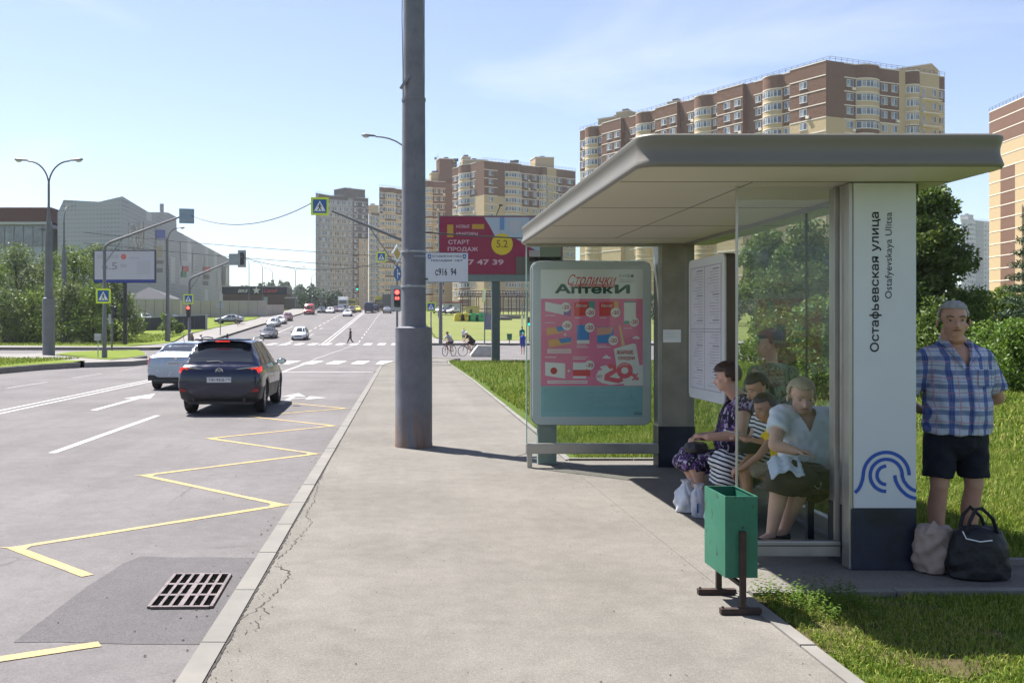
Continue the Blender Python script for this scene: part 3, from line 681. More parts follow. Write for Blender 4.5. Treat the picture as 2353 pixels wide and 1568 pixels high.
# paper notice taped to the far pillar
nb = thing('paper_notice', (3.25, 11.288, 1.55), 'small white paper notice taped to the beige pillar', 'notice')
MB().bx(-0.105, 0.105, -0.0015, 0, -0.075, 0.075).build('sheet', M('white_paper', (0.72, 0.73, 0.76), 0.7, var=0.03), nb)
mb = MB()
for i, w in enumerate((.07, .085, .06, .08, .08, .05)): mb.bx(-.09, -.09 + 2 * w, -.0024, -.0018, .055 - i * .017, .058 - i * .017)
mb.build('printed_lines', M('grey_print', (0.42, 0.42, 0.46), 0.8, var=0), nb)
# bench
bn = thing('bench', (3.16, 8.28, 0), 'brown slatted bench along the back glass of the shelter', 'bench')
mb = MB()
for i in range(4): mb.bx(-0.19 + i * 0.098, -0.19 + i * 0.098 + 0.088, -1.15, 1.15, 0.412, 0.447)
mb.build('seat', M_WOOD, bn, bevel=0.004)
for y in (-.95, .95):
    mb = MB().bx(-0.17, 0.19, y - .025, y + .025, 0.37, 0.41).bx(-0.02, 0.03, y - .02, y + .02, 0, 0.37).bx(-0.14, 0.15, y - .03, y + .03, 0.006, 0.02); mb.build('leg', M_NAVY, bn, bevel=0.003)
# route board on the back wall
rb = thing('route_board', (3.30, 10.115, 1.635), 'tall white framed timetable board mounted on the back wall of the shelter', 'timetable board')
UY = dict(U=(0, 1, 0), W=(0, 0, 1), N=(-1, 0, 0))
MB().prism(rrect(1.17, 1.52, 0.06), 0.09, O=(0.08, 0, 0), **UY).build('casing', M('brown_casing', (0.10, 0.075, 0.05), 0.5, var=0.1), rb)
fr = MB().prism(rrect(1.16, 1.51, 0.058), 0.022, O=(-0.011, 0, 0), **UY).build('frame', M('white_frame', (0.58, 0.60, 0.62), 0.35, var=0.03), rb, bevel=0.004)
MB().prism(rrect(1.0, 1.32, 0.01), 0.004, O=(-0.033, 0, 0.01), **UY).build('timetable_sheet', M('timetable_paper', (0.56, 0.57, 0.62), 0.35, var=0.06, vs_=3), rb)
mb = MB(); X_ = -0.0385
for y in (-0.49, 0.49, 0.02): mb.bx(X_, X_ + .001, y - .003, y + .003, -.64, .66)
for z in (-.64, .66, .0, -.03): mb.bx(X_, X_ + .001, -.49, .49, z - .003, z + .003)
for c in (-0.44, 0.08):
    for r in range(42):
        z = .62 - r * .0295
        if abs(z) < .05: continue
        w = 0.12 + 0.24 * RNG.random() if r % 9 else 0.2; t = 0.0022 if r % 9 else 0.006
        mb.bx(X_, X_ + .001, c, c + w, z - t, z + t)
mb.build('printed_lines', M('timetable_print', (0.22, 0.22, 0.27), 0.7, var=0), rb)

# ------------------------------------------------------------ advertising lightbox
lb = thing('lightbox', (2.35, 11.52, 1.465), 'grey rounded lightbox with a pink pharmacy discount poster behind the far glass wall', 'advertising lightbox')
k2 = 1.44 / 775.0
def L2(zx, zy): return ((zx - 477.5) * k2, -(zy - 719) * k2 * 0.968)
MB().prism(rrect(1.44, 1.98, 0.10), 0.15, O=(0, 0.16, 0), **UPR).build('casing', M('lightbox_casing', (0.16, 0.17, 0.18), 0.4, 0.4, var=0.08), lb)
MB().prism(rrect(1.425, 1.965, 0.095), 0.02, O=(0, 0.0095, 0), **UPR).build('frame', M('lightbox_frame', (0.56, 0.61, 0.64), 0.35, var=0.04), lb, bevel=0.004)
MB().bx(-0.64, -0.415, 0.03, 0.13, -1.465, -0.99).build('pedestal', M('pedestal_green', (0.20, 0.27, 0.245), 0.6), lb, bevel=0.004)
po = None
PC = {}
def pc(n, c):
    if n not in PC: PC[n] = M('poster_' + n, tuple(min(.82, x * 1.75) for x in c) if c else c, 0.32, var=0.02)
    return PC[n]
def prect(mb, a, b, c, d, lay): 
    p, q = L2(a, b), L2(c, d); y = -0.0115 - 0.0008 * lay; mb.bx(p[0], q[0], y - .0004, y, q[1], p[1])
mb = MB(); prect(mb, 147, 228, 808, 1213, 0); po = mb.build('poster', pc('white', (0.50, 0.49, 0.52)), lb)
def pb(name, mat, items, lay):
    if name in ('medicine_box', 'price_disc', 'cloud', 'small_caption') and len(items) > 1:
        for it in items: pb(name, mat, [it], lay)
        return
    mb = MB()
    for it in items:
        if not isinstance(it[0], str): prect(mb, *it, lay)
        else:
            O = (0, -0.0115 - 0.0008 * lay, 0)
            if it[0] == 'c': c = L2(it[1], it[2]); mb.prism([(c[0] + it[3] * k2 * math.cos(i * PI / 14), c[1] + it[3] * k2 * math.sin(i * PI / 14)) for i in range(28)], 0.0004, O=O, **UPR)
            if it[0] == 'p': mb.prism([L2(*q) for q in it[1]], 0.0004, O=O, **UPR)
            if it[0] == 'r': pts = it[1]; ribbon(mb, [L2(*q) for q in pts], it[2] * k2, O[1])
    return mb.build(name, mat, po)
pb('pink_field', pc('pink', (0.56, 0.125, 0.22)), [(148, 424, 807, 1006)], 1)
pb('teal_field', pc('teal', (0.16, 0.30, 0.335)), [(148, 1006, 807, 1212)], 1)
mbx = []
for r in range(15): mbx.append((165, 1020 + r * 11, 250 + 530 * (0.4 + 0.6 * RNG.random()), 1022.6 + r * 11))
pb('small_print', pc('tealdark', (0.115, 0.225, 0.26)), mbx, 2); pb('small_print', pc('dark', (0.05, 0.06, 0.07)), [(748, 1180, 800, 1184), (748, 1190, 805, 1195)], 2)
red, wht, blu, grn, org, dkr = pc('red', (0.42, 0.04, 0.04)), pc('lightcard', (0.56, 0.55, 0.60)), pc('blue', (0.05, 0.16, 0.38)), pc('green', (0.10, 0.28, 0.14)), pc('orange', (0.50, 0.25, 0.10)), pc('darkred', (0.30, 0.02, 0.035))
pb('medicine_box', wht, [('p', [(176, 443), (296, 468), (296, 532), (176, 505)]), (686, 445, 762, 590), ('p', [(176, 846), (305, 856), (305, 957), (176, 936)]), (356, 850, 440, 955)], 2)
pb('medicine_box', pc('lilac', (0.20, 0.09, 0.24)), [('p', [(296, 468), (340, 460), (340, 543), (296, 532)])], 2)
pb('medicine_box', red, [('p', [(364, 448), (458, 442), (462, 535), (364, 540)]), ('p', [(526, 448), (620, 442), (624, 535), (526, 540)]), (356, 898, 468, 940)], 2.4)
pb('medicine_box', pc('tealgreen', (0.06, 0.22, 0.20)), [('p', [(458, 442), (495, 440), (495, 500), (462, 535)]), (686, 442, 762, 450), (686, 572, 762, 592)], 2.6)
pb('medicine_box', org, [('p', [(620, 442), (650, 440), (652, 500), (624, 535)]), ('p', [(183, 622), (290, 606), (290, 650), (186, 668)]), ('p', [(196, 700), (345, 680), (345, 722), (200, 748)])], 2.6)
pb('medicine_box', blu, [(381, 600, 460, 722), (511, 612, 618, 720), ('p', [(245, 613), (330, 600), (330, 630), (260, 645)]), ('p', [(260, 692), (345, 680), (345, 712), (280, 722)])], 2.8)
pb('medicine_box', wht, [(381, 700, 462, 724)], 3.2)
pb('medicine_box', pc('peach', (0.42, 0.22, 0.18)), [('p', [(511, 616), (618, 613), (600, 660), (511, 668)])], 3.2)
pb('red_pill', dkr, [('c', 232, 905, 22)], 3)
pb('small_caption', wht, [(175, 534, 243, 538), (369, 549, 409, 553), (531, 549, 571, 553), (684, 619, 737, 623), (176, 582, 238, 586), (380, 734, 442, 738), (380, 745, 456, 750), (511, 734, 574, 738), (511, 745, 597, 750), (176, 812, 247, 817), (355, 812, 455, 816), (355, 824, 437, 828), (191, 760, 344, 787), (191, 970, 449, 989)], 2)
pb('small_print', pc('rosetext', (0.45, 0.13, 0.2)), [(197, 767, 338, 771), (197, 776, 338, 780), (197, 977, 443, 982)], 3)
discs = [(309, 480, 31, '-20'), (468, 516, 31, '-20'), (631, 516, 31, '-20'), (750, 578, 31, '-20'), (317, 603, 31, '-50'), (463, 616, 31, '-20'), (616, 702, 31, '-20'), (463, 867, 31, '-30')]
pb('price_disc', pc('discwhite', (0.60, 0.58, 0.60)), [('c', a, b_, r) for a, b_, r, _ in discs], 4)
def ptext(txt, zx, zy, hz, wz, mat, lay=5, bold=0.02, **kw):
    me = text_mesh(txt, 1, bold=bold, **kw); xs = [v.co.x for v in me.vertices]; ys = [v.co.y for v in me.vertices]
    sx = wz * k2 / (max(xs) - min(xs)); sy = hz * k2 * .968 / (max(ys) - min(ys)); cx, cy = (max(xs) + min(xs)) / 2, (max(ys) + min(ys)) / 2; c = L2(zx, zy)
    for v in me.vertices: v.co = ((v.co.x - cx) * sx + c[0], -0.0115 - 0.0008 * lay - v.co.z, (v.co.y - cy) * sy + c[1])
    me.materials.clear(); me.materials.append(mat); return link(bpy.data.objects.new('lettering', me), po)
for a, b_, r, s_ in discs: ptext(s_, a, b_, 27, 46, dkr, 5, 0.03)
TX_R = pc('scriptred', (0.40, 0.02, 0.025)); TX_G = pc('darkgreen', (0.012, 0.055, 0.035))
ptext('Столички', 480, 297, 72, 316, TX_R, 3, 0.0, shear=0.45)
pb('red_band', TX_R, [(340, 329, 624, 350)], 3); ptext('сеть социальных аптек', 482, 340, 17, 278, wht, 4, 0.02)
ptext('А', 290, 357, 64, 105, TX_G, 4.5, 0.045); ptext('птек', 480, 367, 47, 270, TX_G, 4.5, 0.045); ptext('И', 675, 360, 60, 98, TX_G, 4.5, 0.045)
ptext('+115', 700, 272, 20, 44, pc('dark', 0), 3, 0.02); pb('phone_icon', PC['dark'], [('c', 738, 273, 10), ('r', [(668, 263), (658, 264), (658, 276), (668, 277)], 3)], 3)
ptext('(495) 215-5-215', 706, 299, 8, 95, PC['dark'], 3, 0.0); ptext('www.stolichki.ru', 706, 310, 8, 95, PC['dark'], 3, 0.0)
for zx, zy in ((305, 664), (329, 905)): ptext('+', zx, zy, 22, 22, wht, 4, 0.03)
ptext('Ренни', 410, 470, 22, 70, wht, 5, 0.01, shear=0.3); ptext('Ренни', 572, 470, 22, 70, wht, 5, 0.01, shear=0.3)
# ice lolly block, puddle, swim-ring number
pb('puddle', pc('puddle', (0.55, 0.52, 0.56)), [('p', [(505, 935), (520, 905), (548, 898), (528, 880), (560, 868), (640, 880), (700, 865), (770, 872), (807, 865), (807, 1003), (690, 1003), (680, 990), (600, 999), (540, 985), (510, 965)])], 2.2)
pb('lolly_stick', pc('stick', (0.50, 0.33, 0.2)), [('p', [(650, 603), (656, 597), (664, 600), (692, 735), (672, 742)])], 2.4)
pb('lolly_block', pc('lolly', (0.56, 0.54, 0.58)), [('p', [(620, 758), (745, 722), (762, 728), (800, 960), (650, 960)])], 2.6)
ptext('ЖАРКИЕ', 692, 781, 28, 108, dkr, 5, 0.03); ptext('СКИДКИ', 701, 822, 28, 106, dkr, 5, 0.03)
flam = pc('floatpink', (0.50, 0.09, 0.12))
pb('swim_ring', flam, [('r', arc(690, 898, 38, 0, 360, 28), 26)], 4.2) if False else None
def zarc(cx, cy, r, a0, a1, n=24): return [(cx + r * math.cos(math.radians(a0 + (a1 - a0) * i / n)), cy - r * math.sin(math.radians(a0 + (a1 - a0) * i / n))) for i in range(n + 1)]
pb('swim_ring', flam, [('r', zarc(690, 903, 38, 0, 360), 30)], 4.2)
pb('float_two', flam, [('r', [(588, 886), (600, 872), (622, 880), (628, 905), (600, 922), (572, 940), (566, 955), (600, 962), (650, 972), (676, 958)], 30)], 4.4)
pb('ring_shine', pc('ringshine', (0.58, 0.30, 0.33)), [('r', zarc(690, 903, 42, 60, 150, 8), 5)], 4.8)
ptext('ОТ', 528, 942, 17, 32, dkr, 5, 0.03); ptext('%', 757, 945, 48, 50, flam, 5, 0.05)
pb('cloud', pc('cloud', (0.58, 0.45, 0.50)), [('p', [(546, 822), (548, 812), (558, 809), (566, 799), (578, 800), (584, 809), (598, 812), (600, 824)]), ('p', [(740, 690), (744, 680), (755, 676), (764, 670), (775, 676), (786, 682), (786, 693)])], 3)

# ------------------------------------------------------------ litter bin
def chipped(name, col, under, rust):
    m, t, b = base(name, col, 0.55, 0.0, 0.4); c = coords(t); f = noise(t, c, 9, 6, 0.75); g = noise(t, c, 2.4, 4, 0.6)
    a = mixc(t, ramp(t, g, (0.3, 0.0), (0.7, 1.0)), col, under)
    a = mixc(t, ramp(t, f, (0.585, 0.0), (0.64, 1.0)), a, rust); t.links.new(a, b.inputs['Base Color']); bump(t, b, f, 0.25, 0.004); MATS[name] = m; return m
M_BIN = chipped('bin_green_paint', (0.018, 0.115, 0.068), (0.032, 0.16, 0.098), (0.02, 0.03, 0.02))
M_RUST = M('rusty_brown_steel', (0.045, 0.028, 0.022), 0.7, 0.2, var=0.4, vs_=14, bmp=0.2)
def litter_bin(loc, label, rz=0.0, group=None):
    g = thing('litter_bin', loc, label, 'litter bin', group, rz); w, d = 0.188, 0.37; z0_, z1_ = 0.205, 0.668; t = 0.003
    mb = MB(); nx, nz = 5, 8
    def wall(a, b_, nrm):
        vs = []
        for j in range(nz + 1):
            for i in range(nx + 1):
                p = Vector(a).lerp(Vector(b_), i / nx); z = z0_ + (z1_ - z0_) * j / nz
                k = math.sin(PI * i / nx) * math.sin(PI * j / nz) * (0.006 + 0.007 * math.sin(i * 2.1 + j * 1.7)); q = Vector((p.x, p.y, z)) + Vector(nrm) * k; vs.append(q)
        mb.add(vs, [(j * (nx + 1) + i, j * (nx + 1) + i + 1, (j + 1) * (nx + 1) + i + 1, (j + 1) * (nx + 1) + i) for j in range(nz) for i in range(nx)])
    for s_, off in ((1, 0), (-1, t)):
        a, b_ = w / 2 - off, d / 2 - off
        wall((-a, -b_, 0), (a, -b_, 0), (0, -1, 0)); wall((a, -b_, 0), (a, b_, 0), (1, 0, 0)); wall((a, b_, 0), (-a, b_, 0), (0, 1, 0)); wall((-a, b_, 0), (-a, -b_, 0), (-1, 0, 0))
    mb.bx(-w / 2, w / 2, -d / 2, d / 2, z0_ - .003, z0_ + .001)
    mb.build('container', M_BIN, g, smooth=True)
    mb = MB(); e = 0.008
    for s_ in (-1, 1): mb.bx(s_ * w / 2 - e * (s_ > 0) * .9, s_ * w / 2 + e * (s_ < 0) * .9, -d / 2, d / 2, z1_ - .001, z1_ + .004); mb.bx(-w / 2 + .008, w / 2 - .008, s_ * (d / 2 - .004) - .004, s_ * (d / 2 - .004) + .004, z1_ - .001, z1_ + .0035)
    mb.build('rim', M_BIN, g)
    for s_ in (-1, 1):
        y = s_ * (d / 2 + 0.021)
        mb = MB().bx(-0.017, 0.017, y - .013, y + .013, 0.02, 0.475); mb.bx(-0.13, 0.105, y - .02, y + .02, 0.0, 0.034); mb.cyl((-.115, y, .03), (-.115, y, .045), .008, n=8)
        mb.build('stand', M_RUST, g, bevel=0.003)
    MB().bx(-0.012, 0.012, -d / 2 + .01, d / 2 - .01, 0.15, 0.172).build('crossbar', M_RUST, g)
    return g
litter_bin((1.995, 5.72, 0.003), 'dented green metal litter bin on a rusty stand beside the shelter')
fbx, fby = hit(1170, 788)
fb = thing('litter_bin', (fbx, fby, T(fbx, fby)), 'small dark green litter bin standing on the far lawn edge', 'litter bin')
MB().prism([(-.22, .35), (.22, .35), (.27, 1.0), (-.27, 1.0)], 0.4, O=(0, .2, 0), **UPR).build('container', M('dark_green_paint', (0.02, 0.11, 0.05), 0.5), fb, bevel=.01); MB().bx(-.04, .04, -.02, .02, 0, .35).build('stand', M_RUST, fb)

# ------------------------------------------------------------ the big pole
def pole_mat():
    m, t, b = base('pole_grey_paint', (0.22, 0.22, 0.235), 0.75, 0.1, 0.35); c = coords(t); sp = nod(t, 'ShaderNodeSeparateXYZ'); t.links.new(c, sp.inputs[0])
    f = noise(t, c, 3.2, 6, 0.65); g = noise(t, c, 26, 4, 0.7); st = nod(t, 'ShaderNodeMapping'); st.inputs['Scale'].default_value = (9, 9, 0.7); t.links.new(c, st.inputs[0]); s_ = noise(t, st.outputs[0], 1.0, 5, 0.7)
    a = mixc(t, ramp(t, f, (0.3, 0.0), (0.7, 1.0)), (0.125, 0.13, 0.15), (0.19, 0.19, 0.21))
    low = ramp(t, sp.outputs[2], (0.0, 1.0), (0.62, 0.0)); rst = mathn(t, 'MULTIPLY', low, ramp(t, s_, (0.44, 0.0), (0.56, 1.0)))
    a = mixc(t, rst, a, (0.22, 0.12, 0.06)); a = mixc(t, ramp(t, g, (0.66, 0.0), (0.72, 0.7)), a, (0.10, 0.085, 0.08)); a = mixc(t, ramp(t, s_, (0.30, 0.35), (0.44, 0.0)), a, (0.09, 0.09, 0.10))
    t.links.new(a, b.inputs['Base Color']); bump(t, b, mathn(t, 'ADD', f, mathn(t, 'MULTIPLY', g, 0.4)), 0.5, 0.012); MATS['pole_grey_paint'] = m; return m
M_POLE = pole_mat()
px, py = 0.243, 13.32
g = thing('utility_pole', (px, py, 0), 'thick grey stepped steel pole standing in the middle of the pavement', 'pole')
MB().lathe([(0.262, 0), (0.262, 0.04), (0.258, 0.06), (0.256, 1.62), (0.258, 1.645), (0.20, 1.662), (0.17, 1.664)], n=48).build('base_section', M_POLE, g, smooth=True)
MB().lathe([(0.176, 1.66), (0.172, 1.70), (0.160, 4.78), (0.168, 4.79), (0.168, 4.83), (0.145, 4.835)], n=48).build('middle_section', M_POLE, g, smooth=True)
MB().lathe([(0.146, 4.83), (0.143, 6.0), (0.136, 9.6)], n=40).build('upper_section', M_POLE, g, smooth=True)
for z in (2.22, 2.70):
    MB().lathe([(0.171, z - .012), (0.180, z - .012), (0.180, z + .012), (0.171, z + .012)], n=40).build('steel_band', M_LGREY, g)
MB().box((-0.10, -0.165, 2.70), (0.05, 0.03, 0.04)).build('band_clamp', M_LGREY, g, bevel=.004); MB().box((-0.07, -0.168, 2.22), (0.06, 0.03, 0.035)).build('band_clamp', M_LGREY, g, bevel=.004)
MB().tube([(-0.150, -0.02, 4.84), (-0.149, -0.01, 5.2), (-0.156, -0.02, 5.6), (-0.162, 0, 5.95), (-0.158, 0, 6.3), (-0.146, 0, 7), (-0.142, 0, 9.5)], 0.006, 6).build('cable', M_SEAM, g)
MB().tube([(0.148, -0.02, 4.84), (0.152, 0, 5.3), (0.148, 0, 5.7), (0.150, 0, 6.4), (0.14, 0, 9.5)], 0.005, 6).build('cable', M_SEAM, g)
MB().box((-0.12, -0.12, 5.03), (0.035, 0.05, 0.22), R=Matrix.Rotation(0.6, 3, 'Y')).build('bracket', M_GREYMET, g)
# temporary stop board
s = FPX / 13.15; sx0, sx1, sz0, sz1 = (978 - VX) / s, (1075 - VX) / s, zz(648, s), zz(580, s)
g = thing('stop_board', ((sx0 + sx1) / 2, 13.15, (sz0 + sz1) / 2), 'white rectangular no-boarding notice board strapped to the thick pole', 'sign board')
w, h = sx1 - sx0, sz1 - sz0
MB().bx(-w / 2, w / 2, 0, 0.012, -h / 2, h / 2).build('panel', M('white_enamel', (0.56, 0.585, 0.62), 0.4, var=0.03), g, bevel=.002)
mb = MB()
for z in (h / 2, -h / 2): mb.bx(-w / 2, w / 2, -.003, -.0004, z - .003 - .002 * (z > 0), z + .003 - .002 * (z > 0))
mb.build('edge_strip', M('slate', (0.09, 0.11, 0.13), 0.5, var=0), g); mb = MB()
for sgn in (-1, 1): mb.bx(sgn * (w / 2 - .05) - .022, sgn * (w / 2 - .05) + .022, -.0025, -.0005, h / 2 - .085, h / 2 - .025)
mb.build('letter_plate', M('sign_blue', (0.02, 0.08, 0.25), 0.4, var=0), g)
def ftext(txt, x, z, wd, ht, mat, par, y, bold=0.0, **kw):
    me = text_mesh(txt, 1, bold=bold, **kw); xs = [v.co.x for v in me.vertices]; ys = [v.co.y for v in me.vertices]
    sx = wd / (max(xs) - min(xs)); sy = ht / (max(ys) - min(ys)); cx, cy = (max(xs) + min(xs)) / 2, (max(ys) + min(ys)) / 2
    for v in me.vertices: v.co = ((v.co.x - cx) * sx + x, y - v.co.z, (v.co.y - cy) * sy + z)
    me.materials.clear(); me.materials.append(mat); return link(bpy.data.objects.new('lettering', me), par)
for sgn in (-1, 1): ftext('А', sgn * (w / 2 - .05), h / 2 - .055, .032, .042, MATS['white_enamel'], g, -.003, .03)
ftext('ОСТАФЬЕВСКАЯ УЛИЦА', 0, h / 2 - .053, w - .17, .036, M_BLACKTX, g, -.0006, 0.015)
ftext('ПОСАДКИ  НЕТ', 0, h / 2 - .112, w * .75, .032, M_BLACKTX, g, -.0006, 0.03)
ftext('с916  94', -.015, -.062, w * .50, .10, M_BLACKTX, g, -.0006, 0.02)
MB().tube([(-w / 2 - .16, -.02, h / 2 - .05), (-w / 2, 0.006, h / 2 - .05)], .006).build('strap', M_LGREY, g); MB().bx(-w / 2 - .02, -w / 2 + .03, -.006, .012, -h / 2 + .03, -h / 2 + .055).build('clip', M_SEAM, g)
# ============================================================ STREET FURNITURE
M_LAMPPOST = M('lamp_post_grey', (0.14, 0.143, 0.155), 0.6, 0.2, var=0.15, vs_=2)
M_LAMPHEAD = M('lamp_head_grey', (0.14, 0.145, 0.16), 0.45, 0.4, var=0.08)
M_LAMPGL = M('lamp_glass', (0.42, 0.41, 0.36), 0.2, 0, 0.6, var=0.05)
M_BLACKMET = M('black_metal', (0.016, 0.016, 0.018), 0.5, var=0.1)
M_SIGNB = M('sign_blue_face', (0.02, 0.09, 0.30), 0.4, var=0); M_SIGNY = M('sign_yellow_green', (0.60, 0.72, 0.03), 0.4, var=0)
M_SIGNW = M('sign_white_face', (0.70, 0.71, 0.72), 0.4, var=0); M_SIGNBACK = M('sign_back_blue', (0.22, 0.29, 0.36), 0.5, 0.2, var=0.08)
def street_lamp(loc, h, arms, label, base_r=0.28, top_r=0.05, group=None, base_h=1.9, reach=1.55, detail=True):
    """arms: list of plan directions"""
    g = thing('street_lamp', loc, label, 'street lamp', group)
    pr = [(base_r, 0), (base_r, base_h), (base_r * .72, base_h + .05), (base_r * .62, h * .55), (base_r * .60, h * .62), (base_r * .28, h * .72), (top_r, h * .78), (top_r, h * .88)] if base_r > 0.15 else [(base_r, 0), (base_r, base_h), (base_r * .7, base_h + .1), (top_r, h * .9)]
    MB().lathe(pr, n=16).build('pole', M_LAMPPOST, g, smooth=True)
    for a in arms:
        d = Vector((math.cos(a), math.sin(a), 0)); pts = []
        for i in range(9):
            t = i / 8; pts.append(d * (reach * (1 - math.cos(t * PI / 2))) + Vector((0, 0, h * .87 + h * .13 * math.sin(t * PI / 2) * 0.97)))
        arm = MB().tube(pts, top_r * .75, 6).build('arm', M_LAMPPOST, g, smooth=True)
        e = pts[-1]; R = Matrix.Rotation(a, 3, 'Z') @ Matrix.Rotation(-0.08, 3, 'Y')
        hd = MB(); prof = [(0, .04, .05), (.12, .09, .07), (.3, .12, .08), (.55, .15, .10), (.75, .12, .08), (.82, .03, .03)]
        vs = []; n = 12
        for x, w, q in prof:
            for i in range(n):
                t = 2 * PI * i / n; vs.append(e + R @ Vector((x, w * math.cos(t), q * math.sin(t) * (1.0 if math.sin(t) > 0 else .6) + .03)))
        hd.add(vs, [(k * n + i, k * n + (i + 1) % n, (k + 1) * n + (i + 1) % n, (k + 1) * n + i) for k in range(len(prof) - 1) for i in range(n)] + [tuple(range(n)), tuple(range(len(vs) - n, len(vs)))])
        hd = hd.build('lamp_head', M_LAMPHEAD, g, smooth=True)
        MB().ell(e + R @ Vector((.56, 0, -.02)), (.2, .12, .10), 12, 6, R).build('lamp_glass', M_LAMPGL, hd, smooth=True)
    return g
x, y = P(112, 815); street_lamp((x, y, 0), 11.7, [0, PI], 'tall double-armed grey street lamp on the left corner pavement', 0.36, 0.07, base_h=3.4, reach=1.25)
x, y = hit(147, 789); street_lamp((x, y, T(x, y)), zz(470, FPX / y) - T(x, y), [PI / 2], 'thick grey street lamp seen end-on behind the double-armed lamp', 0.42, 0.09, base_h=3.8, reach=1.2)
x, y = hit(385, 784); street_lamp((x, y, T(x, y)), zz(527, FPX / y) - T(x, y) + .2, [0.15], 'slim street lamp right of the white billboard', 0.30, 0.09, base_h=3.0, reach=1.1)
street_lamp((0.92, 55, 0), zz(316, 40) + .1, [PI], 'street lamp whose head shows left of the thick pole', 0.26, 0.06, reach=2.1)
fl_ = [(572, 591, 210), (603, 602, 236), (626, 616, 262), (679, 613, 235), (716, 628, 268), (655, 640, 340)]
for i, (u, v, y) in enumerate(fl_):
    x = (u - VX) * y / FPX; z0 = T(x, y); street_lamp((x, y, z0), zz(v, FPX / y) - z0, [0, PI] if i == 3 else [0 if i == 4 else PI], ['leftmost thin lamp post over the bike shop', 'second thin lamp post over the bike shop', 'third thin lamp post over the bike shop', 'double-armed lamp beyond the bike shop', 'thin lamp just left of the grey tower', 'faintest lamp post far behind the bike shop'][i], 0.14, 0.07, group='distant street lamps', base_h=2)

def walker(mb, w, y):
    """walking figure on a crossing sign, in a square of side w"""
    k = w
    def S(*pts): mb.prism([(a * k, b * k) for a, b in pts], 0.001, O=(0, y, 0), **UPR)
    S(*[(0.0 + .045 * math.cos(t), .13 + .045 * math.sin(t)) for t in [i * PI / 5 for i in range(10)]])
    S((-.045, .075), (.045, .075), (.035, -.06), (-.035, -.06)); S((-.03, -.05), (.03, -.05), (-.09, -.24), (-.14, -.22)); S((-.02, -.05), (.035, -.05), (.075, -.14), (.12, -.235), (.07, -.24), (.03, -.15))
    S((-.04, .07), (-.03, .03), (-.12, -.05), (-.14, -.03)); S((.04, .07), (.03, .03), (.10, -.04), (.125, -.02))
    for x in (-.24, -.10, .10, .24): S((x - .03, -.255), (x + .03, -.255), (x + .02, -.225), (x - .02, -.225))
def crossing_sign(loc, w, label, rz=0.0, group='pedestrian crossing signs'):
    g = thing('crossing_sign', loc, label, 'road sign', group, rz)
    MB().prism(rrect(w, w, w * .04, 3), 0.02, O=(0, .02, 0), **UPR).build('backing', M_SIGNY, g)
    MB().prism(rrect(w * .76, w * .76, w * .03, 3), 0.002, O=(0, -.0005, 0), **UPR).build('blue_field', M_SIGNB, g)
    MB().prism([(-.33 * w, -.28 * w), (.33 * w, -.28 * w), (0, .31 * w)], 0.002, O=(0, -.003, 0), **UPR).build('white_triangle', M_SIGNW, g)
    mb = MB(); walker(mb, w, -.0055); mb.build('walking_figure', M_BLACKTX, g); return g
M_RED = emat('red_signal', (1.0, 0.06, 0.05), 2.2); M_GRN = emat('green_signal', (0.0, 0.85, 0.55), 1.6); M_LENSD = M('dark_lens', (0.02, 0.03, 0.03), 0.15, var=0)
def traffic_light(loc, label, lit, rz=0.0, sc=1.0, board=False, timer=False, back=False):
    g = thing('traffic_light', loc, label, 'traffic light', None, rz); w, h = .30 * sc, .90 * sc
    if board: MB().prism(rrect(.62 * sc, 1.28 * sc, .03), 0.01, O=(0, .06, 0), **UPR).build('backboard', M_LGREY, g)
    MB().prism(rrect(w, h, .03 * sc), .2 * sc, O=(0, .2 * sc, 0), **UPR).build('housing', M('signal_housing', (0.035, 0.037, 0.04), 0.5, var=.05), g, bevel=.004)
    for i, k in enumerate(('red', 'amber', 'green')):
        z = (.30 - .30 * i) * sc; on = lit == k or (timer and i == 1)
        m = {'red': M_RED, 'green': M_GRN, 'amber': M_RED}[k] if on else M_LENSD
        if timer and i == 1:
            l = MB()
            for cx in (-.058, .058):
                o_, i_ = rrect(.085 * sc, .15 * sc, .03 * sc, 3, cx * sc), None
                l.prism(o_, .004, O=(0, -.012, z), **UPR)
            l.build('countdown', M_RED, g)
        else: MB().cyl((0, -.004, z), (0, -.02 * sc, z), .115 * sc, n=20).build('lens', m, g)
        v = MB()
        for j in range(9):
            a0, a1 = PI * (j - .5) / 8 - .1, PI * (j + .5) / 8 - .1
            v.quad((.125 * sc * math.cos(a0), 0, z + .125 * sc * math.sin(a0)), (.125 * sc * math.cos(a1), 0, z + .125 * sc * math.sin(a1)), (.125 * sc * math.cos(a1), -.13 * sc, z + .12 * sc * math.sin(a1)), (.125 * sc * math.cos(a0), -.13 * sc, z + .12 * sc * math.sin(a0)))
        v.build('visor', MATS['signal_housing'], g)
    return g
def mast(loc, zel, tip, label, r=0.11, brace=0.8):
    g = thing('signal_mast', loc, label, 'signal mast'); t = Vector(tip) - Vector(loc); e = Vector((0, 0, zel))
    d = (t - e); dn = d.normalized()
    MB().tube([(0, 0, 0), (0, 0, .5)], r * 1.35, 14).build('foot', M_LAMPPOST, g, smooth=True)
    MB().tube([(0, 0, .5), (0, 0, 2.2), (0, 0, 2.25), (0, 0, zel - .35), e + Vector((dn.x * .05, dn.y * .05, -.1)), e + dn * .35, e + dn * .7, t], [r, r, r * .85, r * .8, r * .8, r * .75, r * .7, r * .45], 12).build('pole', M_LAMPPOST, g, smooth=True)
    MB().tube([(0, 0, zel - 1.3 * brace), e + dn * 1.35 * brace], .025, 6).build('brace', M_LAMPPOST, g); return g
s1 = 42.4; x, y = P(240, 822)
